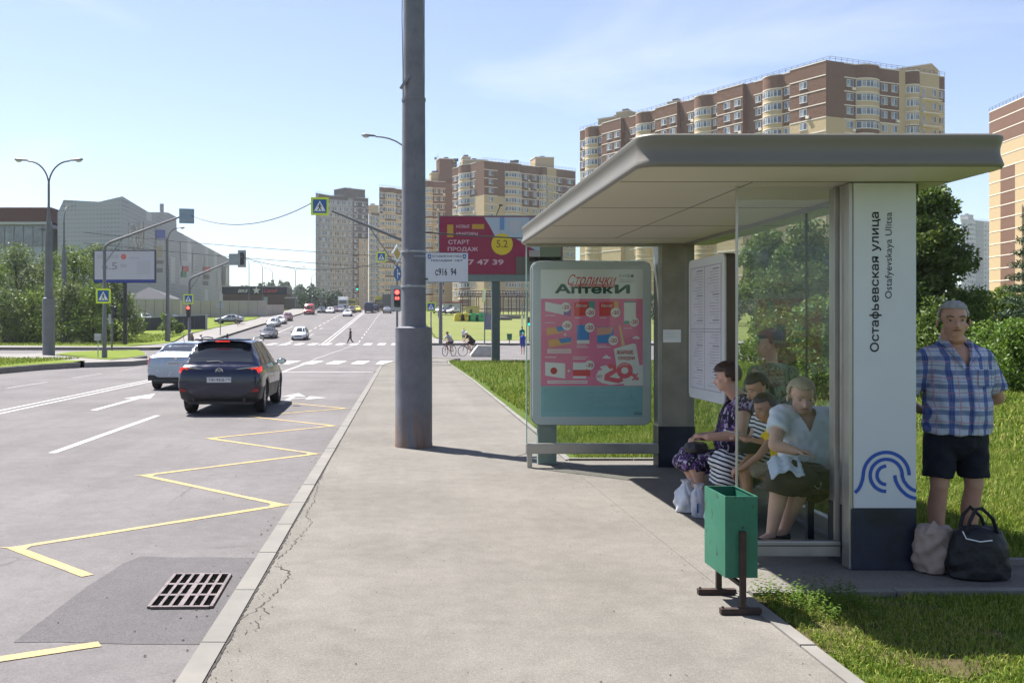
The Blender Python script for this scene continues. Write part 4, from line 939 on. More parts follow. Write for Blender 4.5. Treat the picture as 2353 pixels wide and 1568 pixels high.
mast((x, y, 0), zz(562, s1), ((428 - VX) / s1, y, zz(493, s1)), 'grey mast on the left island with a long rising arm')
g = thing('road_sign', ((430 - VX) / s1, y - .1, zz(497, s1)), 'square road sign seen from its grey-blue back at the end of the left mast arm', 'road sign', rz=0.25)
MB().prism(rrect(.8, .8, .03), .012, **UPR).build('plate', M_SIGNBACK, g); MB().bx(-.35, .35, -.03, -.013, .2, .23).bx(-.35, .35, -.03, -.013, -.23, -.2).build('stiffener', M_LGREY, g)
crossing_sign(((240 - VX) / s1, y - .2, zz(680, s1)), .80, 'crossing sign on the left island mast in front of the shrubs')
x2, y2 = P(257, 805); g = thing('signal_post', (x2, y2, 0), 'short grey signal post just right of the left mast', 'signal post'); MB().cyl((0, 0, 0), (0, 0, 3.0), .07, .06, n=12).build('pole', M_LAMPPOST, g, smooth=True)
MB().bx(-.22, -.02, -.1, .1, 1.9, 2.6).build('control_box', M_LGREY, g, bevel=.01)
traffic_light((x2 + .2, y2, 2.75), 'traffic light seen side-on on the short post by the left mast', None, rz=1.2)
g = thing('control_cabinet', (x - .35, y, 0), 'small grey control box fixed beside the left mast', 'cabinet'); MB().bx(-.17, .17, -.1, .1, .95, 1.3).build('box', M_LGREY, g, bevel=.01); MB().bx(-.02, .02, -.02, .02, 0, .95).build('stand', M_LGREY, g)
# second left mast
s2 = 27.0; y = FPX / s2; x = (435 - VX) / s2
mast((x, y, 0), zz(640, s2), ((556 - VX) / s2, y, zz(589, s2)), 'grey mast with a red signal left of the road beyond the junction', .13)
g = thing('road_sign', ((539 - VX) / s2, y - .1, zz(596, s2)), 'square road sign seen from the back on the second mast arm', 'road sign', rz=-.1); MB().prism(rrect(.98, .98, .03), .012, **UPR).build('plate', M('sign_back_grey', (0.26, 0.29, 0.29), .5), g); MB().bx(-.4, .4, -.03, -.013, -.02, .02).build('stiffener', M_LGREY, g)
traffic_light(((555 - VX) / s2, y + .2, zz(594, s2)), 'traffic light seen from behind at the tip of the second mast arm', None, rz=PI, sc=1.15, board=True)
crossing_sign(((434 - VX) / s2, y - .25, zz(687, s2)), .83, 'crossing sign above the red signal on the second left mast')
traffic_light(((434 - VX) / s2, y - .3, zz(716, s2)), 'traffic light showing red under the crossing sign on the left', 'red', sc=1.1)
g = thing('sign_post', (*hit(506, 770), T(*hit(506, 770))), 'thin dark sign post on the left pavement, its sign edge-on', 'sign post'); MB().cyl((0, 0, 0), (0, 0, 4.2), .06, n=8).build('pole', M_GREYMET, g); MB().bx(-.5, .5, -.02, 0, 3.4, 4.1).build('sign_back', M_LGREY, g)
# mast behind the thick pole
s3 = 50.0; y = FPX / s3
mast(((940 - VX) / s3, y, 0), zz(558, s3), ((762 - VX) / s3, y, zz(484, s3)), 'grey mast behind the thick pole whose arm reaches left over the road', .11, 1.5)
crossing_sign(((735 - VX) / s3, y - .12, zz(474.5, s3)), .82, 'large crossing sign hanging at the end of the arm left of the thick pole', rz=.06)
s4 = 28.0; y4 = FPX / s4
mast(((950 - VX) / s4, y4, 0), zz(612, s4), ((884 - VX) / s4, y4, zz(592, s4)), 'second mast behind the thick pole with a short arm', .12, .6)
crossing_sign(((876 - VX) / s4, y4 - .15, zz(590.5, s4)), .80, 'smaller crossing sign just left of the thick pole', rz=.05)
s5 = 46.0; y5 = FPX / s5; xs5 = (912 - VX) / s5
g = thing('signal_post', (xs5, y5, 0), 'signal post half hidden by the thick pole', 'signal post'); MB().cyl((0, 0, 0), (0, 0, zz(560, s5)), .065, .05, n=12).build('pole', M_GREYMET, g, smooth=True)
traffic_light((xs5, y5 - .25, zz(685, s5)), 'traffic light with red lamp and countdown left of the thick pole', 'red', sc=.98, board=True, timer=True)
g = thing('priority_road_sign', (xs5, y5 - .1, zz(583, s5)), 'yellow diamond sign with white rim above the round blue sign', 'road sign', rz=1.0)
for nm, w, m, yy in (('rim', .47, M_SIGNW, 0), ('yellow_field', .30, M('diamond_ochre', (0.50, 0.30, 0.02), .4, var=0), -.006)): MB().prism([(0, w), (w, 0), (0, -w), (-w, 0)], .008, O=(0, yy, 0), **UPR).build(nm, m, g)
g = thing('direction_sign', (xs5 + .03, y5 - .1, zz(628, s5)), 'round blue direction sign with white arrows above the red signal', 'road sign', rz=1.0)
MB().prism([(.36 * math.cos(i * PI / 12), .36 * math.sin(i * PI / 12)) for i in range(24)], .01, **UPR).build('disc', M_SIGNB, g)
mb = MB(); mb.prism([(-.03, -.26), (.03, -.26), (.03, .16), (.09, .16), (0, .29), (-.09, .16), (-.03, .16)], .002, O=(-.03, -.0115, 0), **UPR); mb.build('arrow', M_SIGNW, g); mb = MB(); mb.prism([(0, -.05), (.12, -.05), (.12, -.1), (.24, -.01), (.12, .07), (.12, .02), (0, .02)], .002, O=(0, -.0125, 0), **UPR); mb.build('arrow', M_SIGNW, g)
# right of the thick pole
s6 = 26.0; y6 = FPX / s6; xx = (990 - VX) / s6
g = thing('sign_post', (xx, y6, 0), 'dark post carrying the crossing sign right of the thick pole', 'sign post'); MB().cyl((0, 0, 0), (0, 0, zz(690, s6)), .06, n=10).build('pole', M_GREYMET, g)
crossing_sign((xx, y6 - .1, zz(705, s6)), .84, 'crossing sign under the notice board right of the thick pole')
s7 = 24.0; x7, y7 = (1012 - VX) / s7, FPX / s7
g = thing('grey_post', (x7, y7, 0), 'tall plain grey post beyond the cyclists', 'post'); MB().cyl((0, 0, 0), (0, 0, 12), .19, .12, n=12).build('pole', M_LAMPPOST, g, smooth=True)
for u, v, lab, w_ in ((1110, 788, 'leaning narrow sign on a thin post near the magenta billboard', .25), (1197, 765, 'narrow yellow-edged sign seen edge-on near the green signal', .22)):
    s = 24.0 if u == 1110 else 20.0; x, y = (u + 3 - VX) / s, FPX / s; z0 = T(x, y)
    g = thing('sign_post', (x, y, z0), lab, 'sign post'); MB().cyl((0, 0, 0), (0, 0, 4.3), .06, n=8).build('pole', M_GREYMET, g)
    zc = zz(678 if u == 1110 else 737, s) - z0
    MB().box((-.05, -.05, zc), (w_ * 1.2, .03, 1.35), R=Matrix.Rotation(.12 if u == 1110 else 0, 3, 'Y')).build('yellow_rim', M_SIGNY, g); MB().box((-.05, -.07, zc), (w_ * .7, .03, 1.15), R=Matrix.Rotation(.12 if u == 1110 else 0, 3, 'Y')).build('white_face', M_SIGNW, g)
    if u == 1110: MB().bx(.05, .75, -.12, .12, zz(757, s) - z0, zz(722, s) - z0).build('cabinet', M('cabinet_greyblue', (0.16, 0.18, 0.21), .6), g, bevel=.02)
sg = 21.0; traffic_light(((1215 - VX) / sg, FPX / sg, zz(738, sg)), 'traffic light showing green beside the lightbox edge', 'green', sc=1.05)
g = thing('signal_post', ((1216 - VX) / sg, FPX / sg + .2, 0), 'thin post of the green signal', 'signal post'); MB().cyl((0, 0, 0), (0, 0, zz(748, sg)), .06, n=8).build('pole', M_GREYMET, g)
# far mast over the road at the tower
sf = 10.5; yf = FPX / sf; xf = (860 - VX) / sf; zf = T(xf, yf)
mast(((738 - VX) / sf, yf, zf), zz(672, sf) - zf, ((816 - VX) / sf, yf, zz(658, sf)), 'small distant signal mast in front of the grey tower', .12, 1.0)
traffic_light(((821 - VX) / sf, yf - .3, zz(660, sf)), 'distant green traffic light in front of the grey tower', 'green', sc=1.3)

# ------------------------------------------------------------ billboards
M_BBFRAME = M('billboard_frame', (0.13, 0.15, 0.15), .6, .2, var=.1); M_BBDARK = M('billboard_dark_frame', (0.02, 0.022, 0.05), .5, var=.1)
def simple(name, c, r=.5): return M(name, c, r, var=0.02)
def plate(mb, a, b_, c, d, y): mb.bx(a, c, y - .01, y, b_, d)
s = 23.6; y = FPX / s; xc = (286 - VX) / s; z0 = T(xc, y); w, h = 142 / s, 75 / s; zc = zz(612, s) - z0
g = thing('billboard', (xc, y, z0), 'wide white billboard with dark frame on one black post by the shrubs', 'billboard')
MB().cyl((0, .2, -.1), (0, .2, zc - h / 2), .19, n=14).build('post', M_BLACKMET, g, smooth=True)
MB().bx(-w / 2, w / 2, 0, .4, zc - h / 2, zc + h / 2).build('frame', M_BBDARK, g, bevel=.02)
fa = MB(); plate(fa, -w / 2 + .1, zc - h / 2 + .32, w / 2 - .1, zc + h / 2 - .09, -.004); fa = fa.build('face', simple('bb_white', (0.42, 0.42, 0.47)), g)
fa2 = MB(); plate(fa2, -w / 2 + .02, zc - h / 2 + .02, w / 2 - .02, zc - h / 2 + .30, -.003); fa2.build('blue_strip', simple('bb_blue', (0.01, 0.03, 0.22)), g)
def disc(mb, x, z, r, y, n=24): mb.prism([(x + r * math.cos(i * 2 * PI / n), z + r * math.sin(i * 2 * PI / n)) for i in range(n)], .006, O=(0, y, 0), **UPR)
mb = MB(); disc(mb, -.08, zc + .95, .27, -.018); mb.build('red_spot', simple('bb_red', (0.50, 0.13, 0.12)), fa); mb = MB(); disc(mb, 1.75, zc + .2, .16, -.018); mb.build('red_spot', MATS['bb_red'], fa)
ftext('6.5', -1.45, zc + .05, 1.5, .72, simple('bb_greytext', (0.22, 0.22, 0.27)), fa, -.016, .02)
for a, b_, c_, d_, k in ((-2.7, .75, -.55, 1.15, .36), (.45, .75, 1.4, .9, .36), (1.2, -.75, 2.5, .55, .385), (-.4, -.1, .2, .25, .35)):
    mb = MB(); plate(mb, a, zc + b_, c_, zc + d_, -.015); mb.build('faint_block', simple('bb_faint%d' % int(k * 1000), (k, k, k * 1.1)), fa)
mb = MB()
for x in (-w / 2 + .5, -.6, 1.0, 1.9): mb.bx(x, x + .06, -.9, 0, zc + h / 2, zc + h / 2 + .05)
mb.build('floodlight_arm', M_BLACKMET, g)
# magenta billboard
s = 46.5; y = FPX / s; w = 6.15; xl = (1007 - VX) / s; xc = xl + w / 2; z0 = 0.0; zt_, zb_ = zz(495, s), zz(632, s)
g = thing('billboard', (xc, y, 0), 'big magenta billboard with a yellow circle on a dark post beyond the grass', 'billboard')
MB().bx(-.28, .28, .15, .75, -.3, zb_).build('post', M('billboard_post', (0.085, 0.10, 0.105), .5, .2, var=.15, vs_=2), g, bevel=.03) if False else MB().bx((1140 - VX) / s - xc - .20, (1140 - VX) / s - xc + .20, .15, .55, -.3, zb_ - .02).build('post', M('billboard_post', (0.085, 0.10, 0.105), .5, .2, var=.15, vs_=2), g, bevel=.03)
MB().bx(-w / 2, w / 2, 0, .5, zb_ - .30, zb_).build('walkway_beam', M('beam_greygreen', (0.15, 0.18, 0.185), .6, var=.1), g, bevel=.01)
MB().bx(-w / 2, w / 2, 0, .5, zb_ + .002, zt_).build('frame', M_BBFRAME, g, bevel=.01)
fa = MB(); plate(fa, -w / 2 + .06, zb_ + .05, w / 2 - .06, zt_ - .05, -.003); fa = fa.build('face', simple('bb_magenta', (0.235, 0.012, 0.05)), g)
X = lambda u: (u - VX) / s - xc; Z = lambda v: zz(v, s)
def blk(name, u0, v0, u1, v1, m, lay=1): mb = MB(); plate(mb, X(u0), Z(v1), X(u1), Z(v0), -.004 - .011 * lay); return mb.build(name, m, fa)
mb = MB(); mb.prism([(X(a), Z(b_)) for a, b_ in ((1112, 499), (1290, 499), (1290, 560), (1255, 590), (1205, 560), (1180, 545), (1138, 545), (1125, 520))], .006, O=(0, -.014, 0), **UPR); mb.build('picture', simple('bb_sky', (0.36, 0.40, 0.50)), fa)
for a, b_, c_, d_, col in ((1148, 499, 1158, 528, (.12, .22, .45)), (1170, 505, 1195, 535, (.42, .40, .46)), (1215, 499, 1235, 540, (.20, .22, .32)), (1240, 505, 1262, 560, (.40, .38, .38)), (1185, 590, 1290, 630, (.10, .085, .07)), (1215, 575, 1240, 600, (.35, .28, .28)), (1240, 560, 1288, 610, (.13, .14, .08))): blk('picture_block', a, b_, c_, d_, simple('bbp%d%d' % (a, b_), col), 2)
mb = MB(); disc(mb, X(1153), Z(561), .53, -.034, 36); mb.build('yellow_circle', simple('bb_yellow', (0.60, 0.42, 0.02)), fa)
ftext('5.2', X(1153), Z(560), .56, .38, simple('bb_brown', (0.22, 0.12, 0.02)), fa, -.045, .02)
lt = simple('bb_pinkwhite', (0.52, 0.33, 0.38))
blk('yellow_block', 1027, 516, 1041, 545, simple('bb_gold', (0.45, 0.25, 0.03))); blk('yellow_block', 1084, 515, 1112, 526, MATS['bb_gold'])
ftext('НОВЫЕ', X(1063), Z(520), .66, .16, lt, fa, -.02, .03); ftext('КВАРТИРЫ', X(1073), Z(537), 1.05, .16, lt, fa, -.02, .03)
ftext('СТАРТ', X(1054), Z(556), 1.05, .22, lt, fa, -.02, .04); ftext('ПРОДАЖ', X(1063), Z(573), 1.5, .24, lt, fa, -.02, .04)
ftext('7 47 39', X(1116), Z(602), 1.75, .27, lt, fa, -.02, .04)
mb = MB(); mb.tube([(X(1140), .2, zt_), (X(1146), -.6, zt_ + .4)], .02, 6); mb.build('floodlight_arm', M_BLACKMET, g)
MB().box((X(1147), -.65, zt_ + .42), (.16, .12, .06)).build('floodlight', M_BLACKMET, g)

# ------------------------------------------------------------ overhead wires
def wire(a, b_, sag, label, r=.018):
    a, b_ = Vector(a), Vector(b_); pts = [a.lerp(b_, i / 16) - Vector((0, 0, sag * 4 * (i / 16) * (1 - i / 16))) for i in range(17)]
    o = MB().tube(pts, r, 5).build('overhead_wire', M_BLACKMET); tag(o, label, 'wire', 'overhead wires')
wire(((438 - VX) / 42.4, 51.9, zz(495, 42.4)), ((722 - VX) / 50, 44.0, zz(463, 50)), .75, 'sagging cable from the left mast sign to the large crossing sign', .022)
wire(((556 - VX) / 27, 81.5, zz(590, 27)), ((905 - VX) / 28, 78.6, zz(596, 28)), .95, 'cable from the second left mast across the road', .025)
wire((-62, 190, 20.5), (40, 175, 13), 1.0, 'upper long wire crossing in front of the grey tower', .05)
wire((-62, 190, 18.4), (40, 175, 10.8), 1.0, 'lower long wire crossing in front of the grey tower', .05)
wire((.36, 13.4, 2.98), (12, 34, 5.4), .3, 'dark cable running right from the thick pole behind the billboard', .012)
# ============================================================ BUILDINGS
def brick(name, c0, c1, mortar, sc=1.0):
    m, t, b = base(name, c0, 0.85, 0, 0.2); c = coords(t)
    n1 = noise(t, c, 0.12, 4, 0.6); mp = nod(t, 'ShaderNodeMapping'); mp.inputs['Scale'].default_value = (1.5, 1.5, 9); t.links.new(c, mp.inputs[0]); n2 = noise(t, mp.outputs[0], 1.2, 3, 0.6)
    a = mixc(t, ramp(t, n2, (0.3, 0.0), (0.7, 1.0)), c0, c1); a = mixc(t, ramp(t, n1, (0.35, 0.0), (0.75, 0.35)), a, mortar)
    t.links.new(a, b.inputs['Base Color']); MATS[name] = m; return m
B_BROWN = brick('brown_brick', (0.150, 0.083, 0.055), (0.19, 0.108, 0.074), (0.19, 0.12, 0.09))
B_CREAM = brick('cream_brick', (0.46, 0.35, 0.20), (0.53, 0.41, 0.25), (0.46, 0.37, 0.25))
B_BAND = M('cream_band', (0.74, 0.67, 0.57), 0.8, var=0.06, vs_=0.3)
B_GREY = brick('dark_grey_brick', (0.085, 0.075, 0.08), (0.11, 0.095, 0.10), (0.12, 0.11, 0.11))
B_LGREY = brick('grey_brick', (0.20, 0.215, 0.25), (0.26, 0.275, 0.31), (0.24, 0.25, 0.28))
B_BEIGE = brick('beige_brick', (0.40, 0.31, 0.21), (0.46, 0.36, 0.25), (0.4, 0.33, 0.25))
B_DBROWN = brick('dark_brown_brick', (0.10, 0.06, 0.055), (0.13, 0.08, 0.07), (0.12, 0.09, 0.08))
M_WGLASS = M('window_glass', (0.055, 0.07, 0.09), 0.08, 0.0, 1.0, var=0.5, vs_=0.35)
M_WCURT = M('window_curtained', (0.26, 0.27, 0.28), 0.25, 0.0, 0.8, var=0.35, vs_=0.5)
M_WFRAME = M('window_frame_white', (0.62, 0.62, 0.62), 0.5, var=0.0)
M_ROOFDK = M('roof_dark', (0.08, 0.078, 0.08), 0.8)
M_AC = M('air_conditioner', (0.40, 0.38, 0.35), 0.6, var=0)
_wm = {}
def win_mesh(w, h, panes, curve=0.0):
    """window: frame with panes, recessed panes dark or curtained; curve = how far it bows outwards"""
    key = (round(w, 2), round(h, 2), panes, round(curve, 2))
    if key in _wm: return _wm[key]
    out = []
    for var in range(3):
        mb = MB(); n = panes
        def pt(t, z, o): return (-w / 2 + w * t, -(curve * (1 - (2 * t - 1) ** 2) ** 0.8 if curve else 0) - o, z)
        for i in range(n):
            a, b_ = i / n, (i + 1) / n; f = 0.07 / w
            mb.mat(M_WCURT if (i * 7 + var * 3) % 5 < 2 else M_WGLASS)
            mb.quad(pt(a + f, -h / 2 + .07, .03), pt(b_ - f, -h / 2 + .07, .03), pt(b_ - f, h / 2 - .07, .03), pt(a + f, h / 2 - .07, .03))
            mb.mat(M_WFRAME)
            for (p, q) in ((a, a + f), (b_ - f, b_)): mb.quad(pt(p, -h / 2, .05), pt(q, -h / 2, .05), pt(q, h / 2, .05), pt(p, h / 2, .05))
            mb.quad(pt(a, -h / 2, .051), pt(b_, -h / 2, .051), pt(b_, -h / 2 + .08, .051), pt(a, -h / 2 + .08, .051)); mb.quad(pt(a, h / 2 - .08, .051), pt(b_, h / 2 - .08, .051), pt(b_, h / 2, .051), pt(a, h / 2, .051))
            if n >= 5 and i % 1 == 0: mb.quad(pt(a, h / 2 - .42, .052), pt(b_, h / 2 - .42, .052), pt(b_, h / 2 - .37, .052), pt(a, h / 2 - .37, .052))
        if not curve: mb.mat(M_WFRAME); mb.bx(-w / 2 - .05, w / 2 + .05, -.14, -.0, -h / 2 - .06, -h / 2)
        o = mb.build('window', None); me = o.data; bpy.data.objects.remove(o); out.append(me)
    _wm[key] = out; return out
def apartment(name, label, corners, z0, nf, fh, bays, parapet=2.6, roofbox=(), cat='apartment block', group=None, vmin=0, bandm=B_BAND, maxw=100):
    """corners: plan polyline p0..pn (outer faces, building on the left when walking p0->pn reversed);
    bays[k]: list of (width, kind, colour function of floor index from top) for facade k"""
    ox, oy = corners[0]; g = thing(name, (ox, oy, z0), label, cat, group); H = nf * fh
    wall = MB(); band = MB(); wins = []
    for k in range(len(corners) - 1):
        p, q = Vector(corners[k]) - Vector((ox, oy)), Vector(corners[k + 1]) - Vector((ox, oy)); L = (q - p).length; u = (q - p) / L; nrm = Vector((u.y, -u.x))
        tot = sum(b_[0] for b_ in bays[k]); x = 0; ang = math.atan2(u.y, u.x)
        for (wd, kind, cf) in bays[k]:
            w = wd * L / tot; off = {'w': 0, 'W': .0, 'step': 1.2, 'c': 0, 'l': .5, 'b': 0, 'stepw': 1.2}.get(kind, 0)
            a = p + u * x + nrm * off; b_ = p + u * (x + w) + nrm * off; mid = (a + b_) / 2
            curve = 1.5 if kind == 'c' else 0
            for fl in range(nf + 1):
                zb = fl * fh; zt_ = min((fl + 1) * fh, H) if fl < nf else H + parapet; ft = nf - 1 - fl if fl < nf else -1
                m = cf(ft); wall.mat(m); 
                if curve:
                    n = 8; pts = [a.lerp(b_, i / n) + nrm * curve * (1 - (2 * i / n - 1) ** 2) ** 0.8 for i in range(n + 1)]
                    for i in range(n): wall.quad((pts[i].x, pts[i].y, zb), (pts[i + 1].x, pts[i + 1].y, zb), (pts[i + 1].x, pts[i + 1].y, zt_), (pts[i].x, pts[i].y, zt_))
                    for zz_, hh in ((zb, .22),) + (((zb + 1.02, .10),) if fl < nf else ((zt_, .2),)):
                        for i in range(n):
                            o = nrm * .07; A, B = pts[i] + o, pts[i + 1] + o; band.quad((A.x, A.y, zz_ - hh), (B.x, B.y, zz_ - hh), (B.x, B.y, zz_), (A.x, A.y, zz_)); A2, B2 = pts[i], pts[i + 1]; band.quad((A.x, A.y, zz_), (B.x, B.y, zz_), (B2.x, B2.y, zz_), (A2.x, A2.y, zz_))
                else:
                    wall.quad((a.x, a.y, zb), (b_.x, b_.y, zb), (b_.x, b_.y, zt_), (a.x, a.y, zt_))
                    c0, c1 = a - nrm * .05, b_ - nrm * .05
                    for zz_ in (zb,) + ((zt_,) if fl == nf else ()):
                        A, B = a + nrm * .06, b_ + nrm * .06
                        if kind != 'plain': band.quad((A.x, A.y, zz_ - .2), (B.x, B.y, zz_ - .2), (B.x, B.y, zz_ + .02), (A.x, A.y, zz_ + .02)); band.quad((A.x, A.y, zz_ + .02), (B.x, B.y, zz_ + .02), (b_.x, b_.y, zz_ + .02), (a.x, a.y, zz_ + .02))
                    if off: 
                        for e in (a, b_): e0 = e - nrm * off; wall.quad((e0.x, e0.y, zb), (e.x, e.y, zb), (e.x, e.y, zt_), (e0.x, e0.y, zt_))
                if fl == nf or zb < vmin: continue
                zc = zb + 1.72
                if kind == 'c': wins.append((mid, zc + .02, ang, (w * .99, 1.45, 8, curve), nrm * .02))
                elif kind in ('w', 'stepw'): wins.append((mid, zc, ang, (min(1.9, w * .6), 1.5, 2, 0), nrm * 0))
                elif kind == 'W': wins.append((mid, zc, ang, (min(2.6, w * .7), 1.5, 3, 0), nrm * 0))
                elif kind == 'n': wins.append((mid, zc, ang, (.8, 1.4, 1, 0), nrm * 0))
                elif kind == 'g':
                    wins.append((mid, zc - .1, ang, (w * .94, 1.8, 4, 0), nrm * .3)); q4 = [a, b_, b_ + nrm * .28, a + nrm * .28]
                    band.add([(v.x, v.y, zb - .1) for v in q4] + [(v.x, v.y, zb + .12) for v in q4], [(0, 1, 2, 3), (4, 5, 6, 7), (2, 3, 7, 6)])
                    wall.mat(MATS['balcony_pale']); wall.quad((q4[3].x, q4[3].y, zb + .12), (q4[2].x, q4[2].y, zb + .12), (q4[2].x, q4[2].y, zb + .8), (q4[3].x, q4[3].y, zb + .8))
                elif kind == 'l':
                    q4 = [a, b_, b_ + nrm * .9, a + nrm * .9]; band.add([(v.x, v.y, zb - .1) for v in q4] + [(v.x, v.y, zb + .1) for v in q4], [(0, 1, 2, 3), (4, 5, 6, 7), (2, 3, 7, 6), (1, 2, 6, 5), (3, 0, 4, 7)])
                    wins.append((a.lerp(b_, .2), zc - .3, ang, (.8, 2.0, 1, 0), nrm * 0)); wins.append((a.lerp(b_, .72), zc, ang, (1.3, 1.5, 2, 0), nrm * 0))
                if kind in ('w', 'stepw') and RNG.random() < .28: 
                    cpt = a.lerp(b_, .78); band.mat(M_AC) if False else None; band.box((cpt.x + nrm.x * .2, cpt.y + nrm.y * .2, zb + .55), (.8, .35, .55), rz=ang)
            x += w
    # back side closes the volume
    P0, Pn = Vector(corners[0]) - Vector((ox, oy)), Vector(corners[-1]) - Vector((ox, oy)); uu = (Pn - P0).normalized(); back = Vector((-uu.y, uu.x)) * 14
    if back.y < 0: back = -back
    rad = lambda c: Vector(c) * (14 / Vector(c).length)
    Cs = [Vector(c) - Vector((ox, oy)) for c in corners] ; ring_ = Cs + [Pn + rad(corners[-1]), P0 + rad(corners[0])]
    wall.mat(B_CREAM)
    for i in range(len(Cs) - 1, len(ring_)):
        a, b_ = ring_[i], ring_[(i + 1) % len(ring_)]; wall.quad((a.x, a.y, 0), (b_.x, b_.y, 0), (b_.x, b_.y, H + parapet), (a.x, a.y, H + parapet))
    wall.build('wall', None, g); band.build('floor_bands', bandm, g)
    mb = MB(); mb.add([(v.x, v.y, H + parapet - .6) for v in ring_], [tuple(range(len(ring_)))]); rf = mb.build('roof', M_ROOFDK, g)
    for (f, wd, dp, hh, dd, col) in roofbox:                    # cabins on the roof
        c = P0.lerp(Pn, f) + back.normalized() * dd; ang = math.atan2(uu.y, uu.x)
        mb = MB(); mb.box((c.x, c.y, H + parapet + hh / 2 - .6), (wd, dp, hh), rz=ang); cb = mb.build('roof_cabin', col, g)
        MB().box((c.x, c.y, H + parapet + hh - .6), (wd + .3, dp + .3, .25), rz=ang).build('cornice', bandm, cb)
        MB().box((c.x, c.y, H + parapet + hh - .1), (1.6, 1.6, .9), rz=ang).build('vent_cap', M_ROOFDK, cb)
    # railings along the parapet
    rl = MB()
    for k in range(len(Cs) - 1):
        a, b_ = Cs[k], Cs[k + 1]; n = int((b_ - a).length / 1.6)
        for z in (.55, .95): rl.tube([(a.x, a.y, H + parapet + z), (b_.x, b_.y, H + parapet + z)], .035, 4)
        for i in range(n + 1): v = a.lerp(b_, i / n); rl.bx(v.x - .03, v.x + .03, v.y - .03, v.y + .03, H + parapet, H + parapet + .95)
    rl.build('roof_railing', M_ROOFDK, g)
    # windows: the ones that show largest are parts of their own, the rest one part
    wins.sort(key=lambda q: -q[1]); Vr, Fr, Mr = [], [], []; nv = 0
    for i, (c, z, ang, (w, h, pn, cv), o) in enumerate(wins):
        meshes = win_mesh(w, h, pn, cv); me = meshes[i % 3]; Mx = Matrix.Translation((c.x + o.x, c.y + o.y, z)) @ Matrix.Rotation(ang, 4, 'Z')
        if i < maxw:
            ob = bpy.data.objects.new('balcony_glazing' if cv else 'window', me); link(ob, g); ob.matrix_local = Mx
        else:
            vv = np.array([v.co[:] for v in me.vertices]); A = np.array(Mx); vv = vv @ A[:3, :3].T + A[:3, 3]
            Vr.append(vv); 
            for p_ in me.polygons: Fr.append([nv + t for t in p_.vertices][:4]); Mr.append(p_.material_index)
            nv += len(vv)
    if Vr:
        mats = [M_WGLASS, M_WCURT, M_WFRAME]; me0 = bpy.data.meshes.new('windows'); me0.from_pydata(np.concatenate(Vr).tolist(), [], Fr)
        # material slots differ per source mesh; map by name
        idx = []
        k = 0
        for i, (c, z, ang, (w, h, pn, cv), o) in enumerate(wins[maxw:]):
            me = win_mesh(w, h, pn, cv)[(i + maxw) % 3]; names = [m_.name for m_ in me.materials]
            for p_ in me.polygons: idx.append({'window_glass': 0, 'window_curtained': 1, 'window_frame_white': 2}[names[p_.material_index]])
        for m_ in mats: me0.materials.append(m_)
        me0.polygons.foreach_set('material_index', idx); ob = bpy.data.objects.new('windows', me0); link(ob, g); ob['kind'] = 'stuff'
    return g
MATS['balcony_pale'] = M('balcony_pale_', (0.25, 0.27, 0.31), .5, var=.1)
br3 = lambda n, hi=B_BROWN, lo=B_CREAM: (lambda f: hi if f < n else lo)
crm = lambda f: B_CREAM
def crmtop(f): return B_BROWN if f == -1 else B_CREAM
def crmlow(f): return B_BROWN if f == -1 or f >= 3 and f % 2 == 1 else B_CREAM
sec = [(2.6, 'w', br3(3)), (5.6, 'c', crmtop), (3.0, 'w', br3(3)), (1.6, 'step', br3(3)), (3.2, 'stepw', br3(3)), (3.2, 'stepw', br3(3)), (2.2, 'plain', br3(3))]
A0, A1, A2 = at(1332, 8.0), at(1906, 10.85), at(2170, 10.2)
def topz(v, s): return zz(v, s)
nfl, fh = 18, 2.95
apartment('apartment_block', 'huge brown and cream brick apartment block with rounded balconies behind the shelter roof', [A0, A1, A2], 2.0, nfl, fh,
          [sec + sec + sec + [(2.6, 'w', br3(3)), (5.6, 'c', crmtop), (3.0, 'w', br3(3)), (1.4, 'step', br3(3)), (4.5, 'stepw', br3(3)), (3.6, 'step', br3(3))],
           [(3.0, 'plain', br3(3)), (2.5, 'w', br3(3)), (5.2, 'c', crmlow), (2.2, 'w', br3(3)), (2.2, 'w', br3(3)), (1.4, 'plain', crm), (2.9, 'c', crmlow), (4.5, 'l', crm), (1.8, 'w', br3(1))]],
          parapet=3.0, vmin=26,
          roofbox=[(.10, 9, 6, 3.6, 5, B_CREAM), (.14, 4, 4, 4.4, 3, B_CREAM), (.34, 9, 6, 3.6, 5, B_CREAM), (.30, 3.5, 3.5, 5, 3, B_CREAM), (.54, 9, 6, 3.4, 5, B_CREAM), (.50, 3.5, 3.5, 4.6, 3, B_CREAM), (.72, 10, 6, 4.6, 0, B_CREAM), (.66, 4, 4, 5.2, 1, B_CREAM), (.93, 8, 8, 3.6, 2.5, B_CREAM)])
B0, B1, B2 = at(1039, 6.36), at(1112, 6.68), at(1322, 6.25)
apartment('apartment_block', 'brown and cream apartment block above the magenta billboard', [B0, B1, B2], 3.0, 18, 2.95,
          [[(2.5, 'w', br3(4)), (4.2, 'c', crmlow), (2.2, 'w', br3(3)), (3, 'plain', br3(3)), ],
           [(4.5, 'w', br3(3)), (2.5, 'plain', br3(3)), (6, 'c', crmtop), (3, 'w', br3(4)), (3, 'w', br3(4)), (2.5, 'c', crmtop), (3.5, 'l', crm), (3, 'w', br3(3)), (4.5, 'W', br3(2))]], parapet=3.0, vmin=6,
          roofbox=[(.2, 9, 6, 4.4, 6, B_CREAM), (.13, 3, 3, 5.4, 5, B_CREAM), (.74, 7, 7, 5.2, 2.5, B_CREAM), (.5, .7, .7, 3.4, 3, B_GREY), (.53, .7, .7, 3.6, 3, B_GREY), (.04, .7, .7, 3.6, 3, B_GREY)])
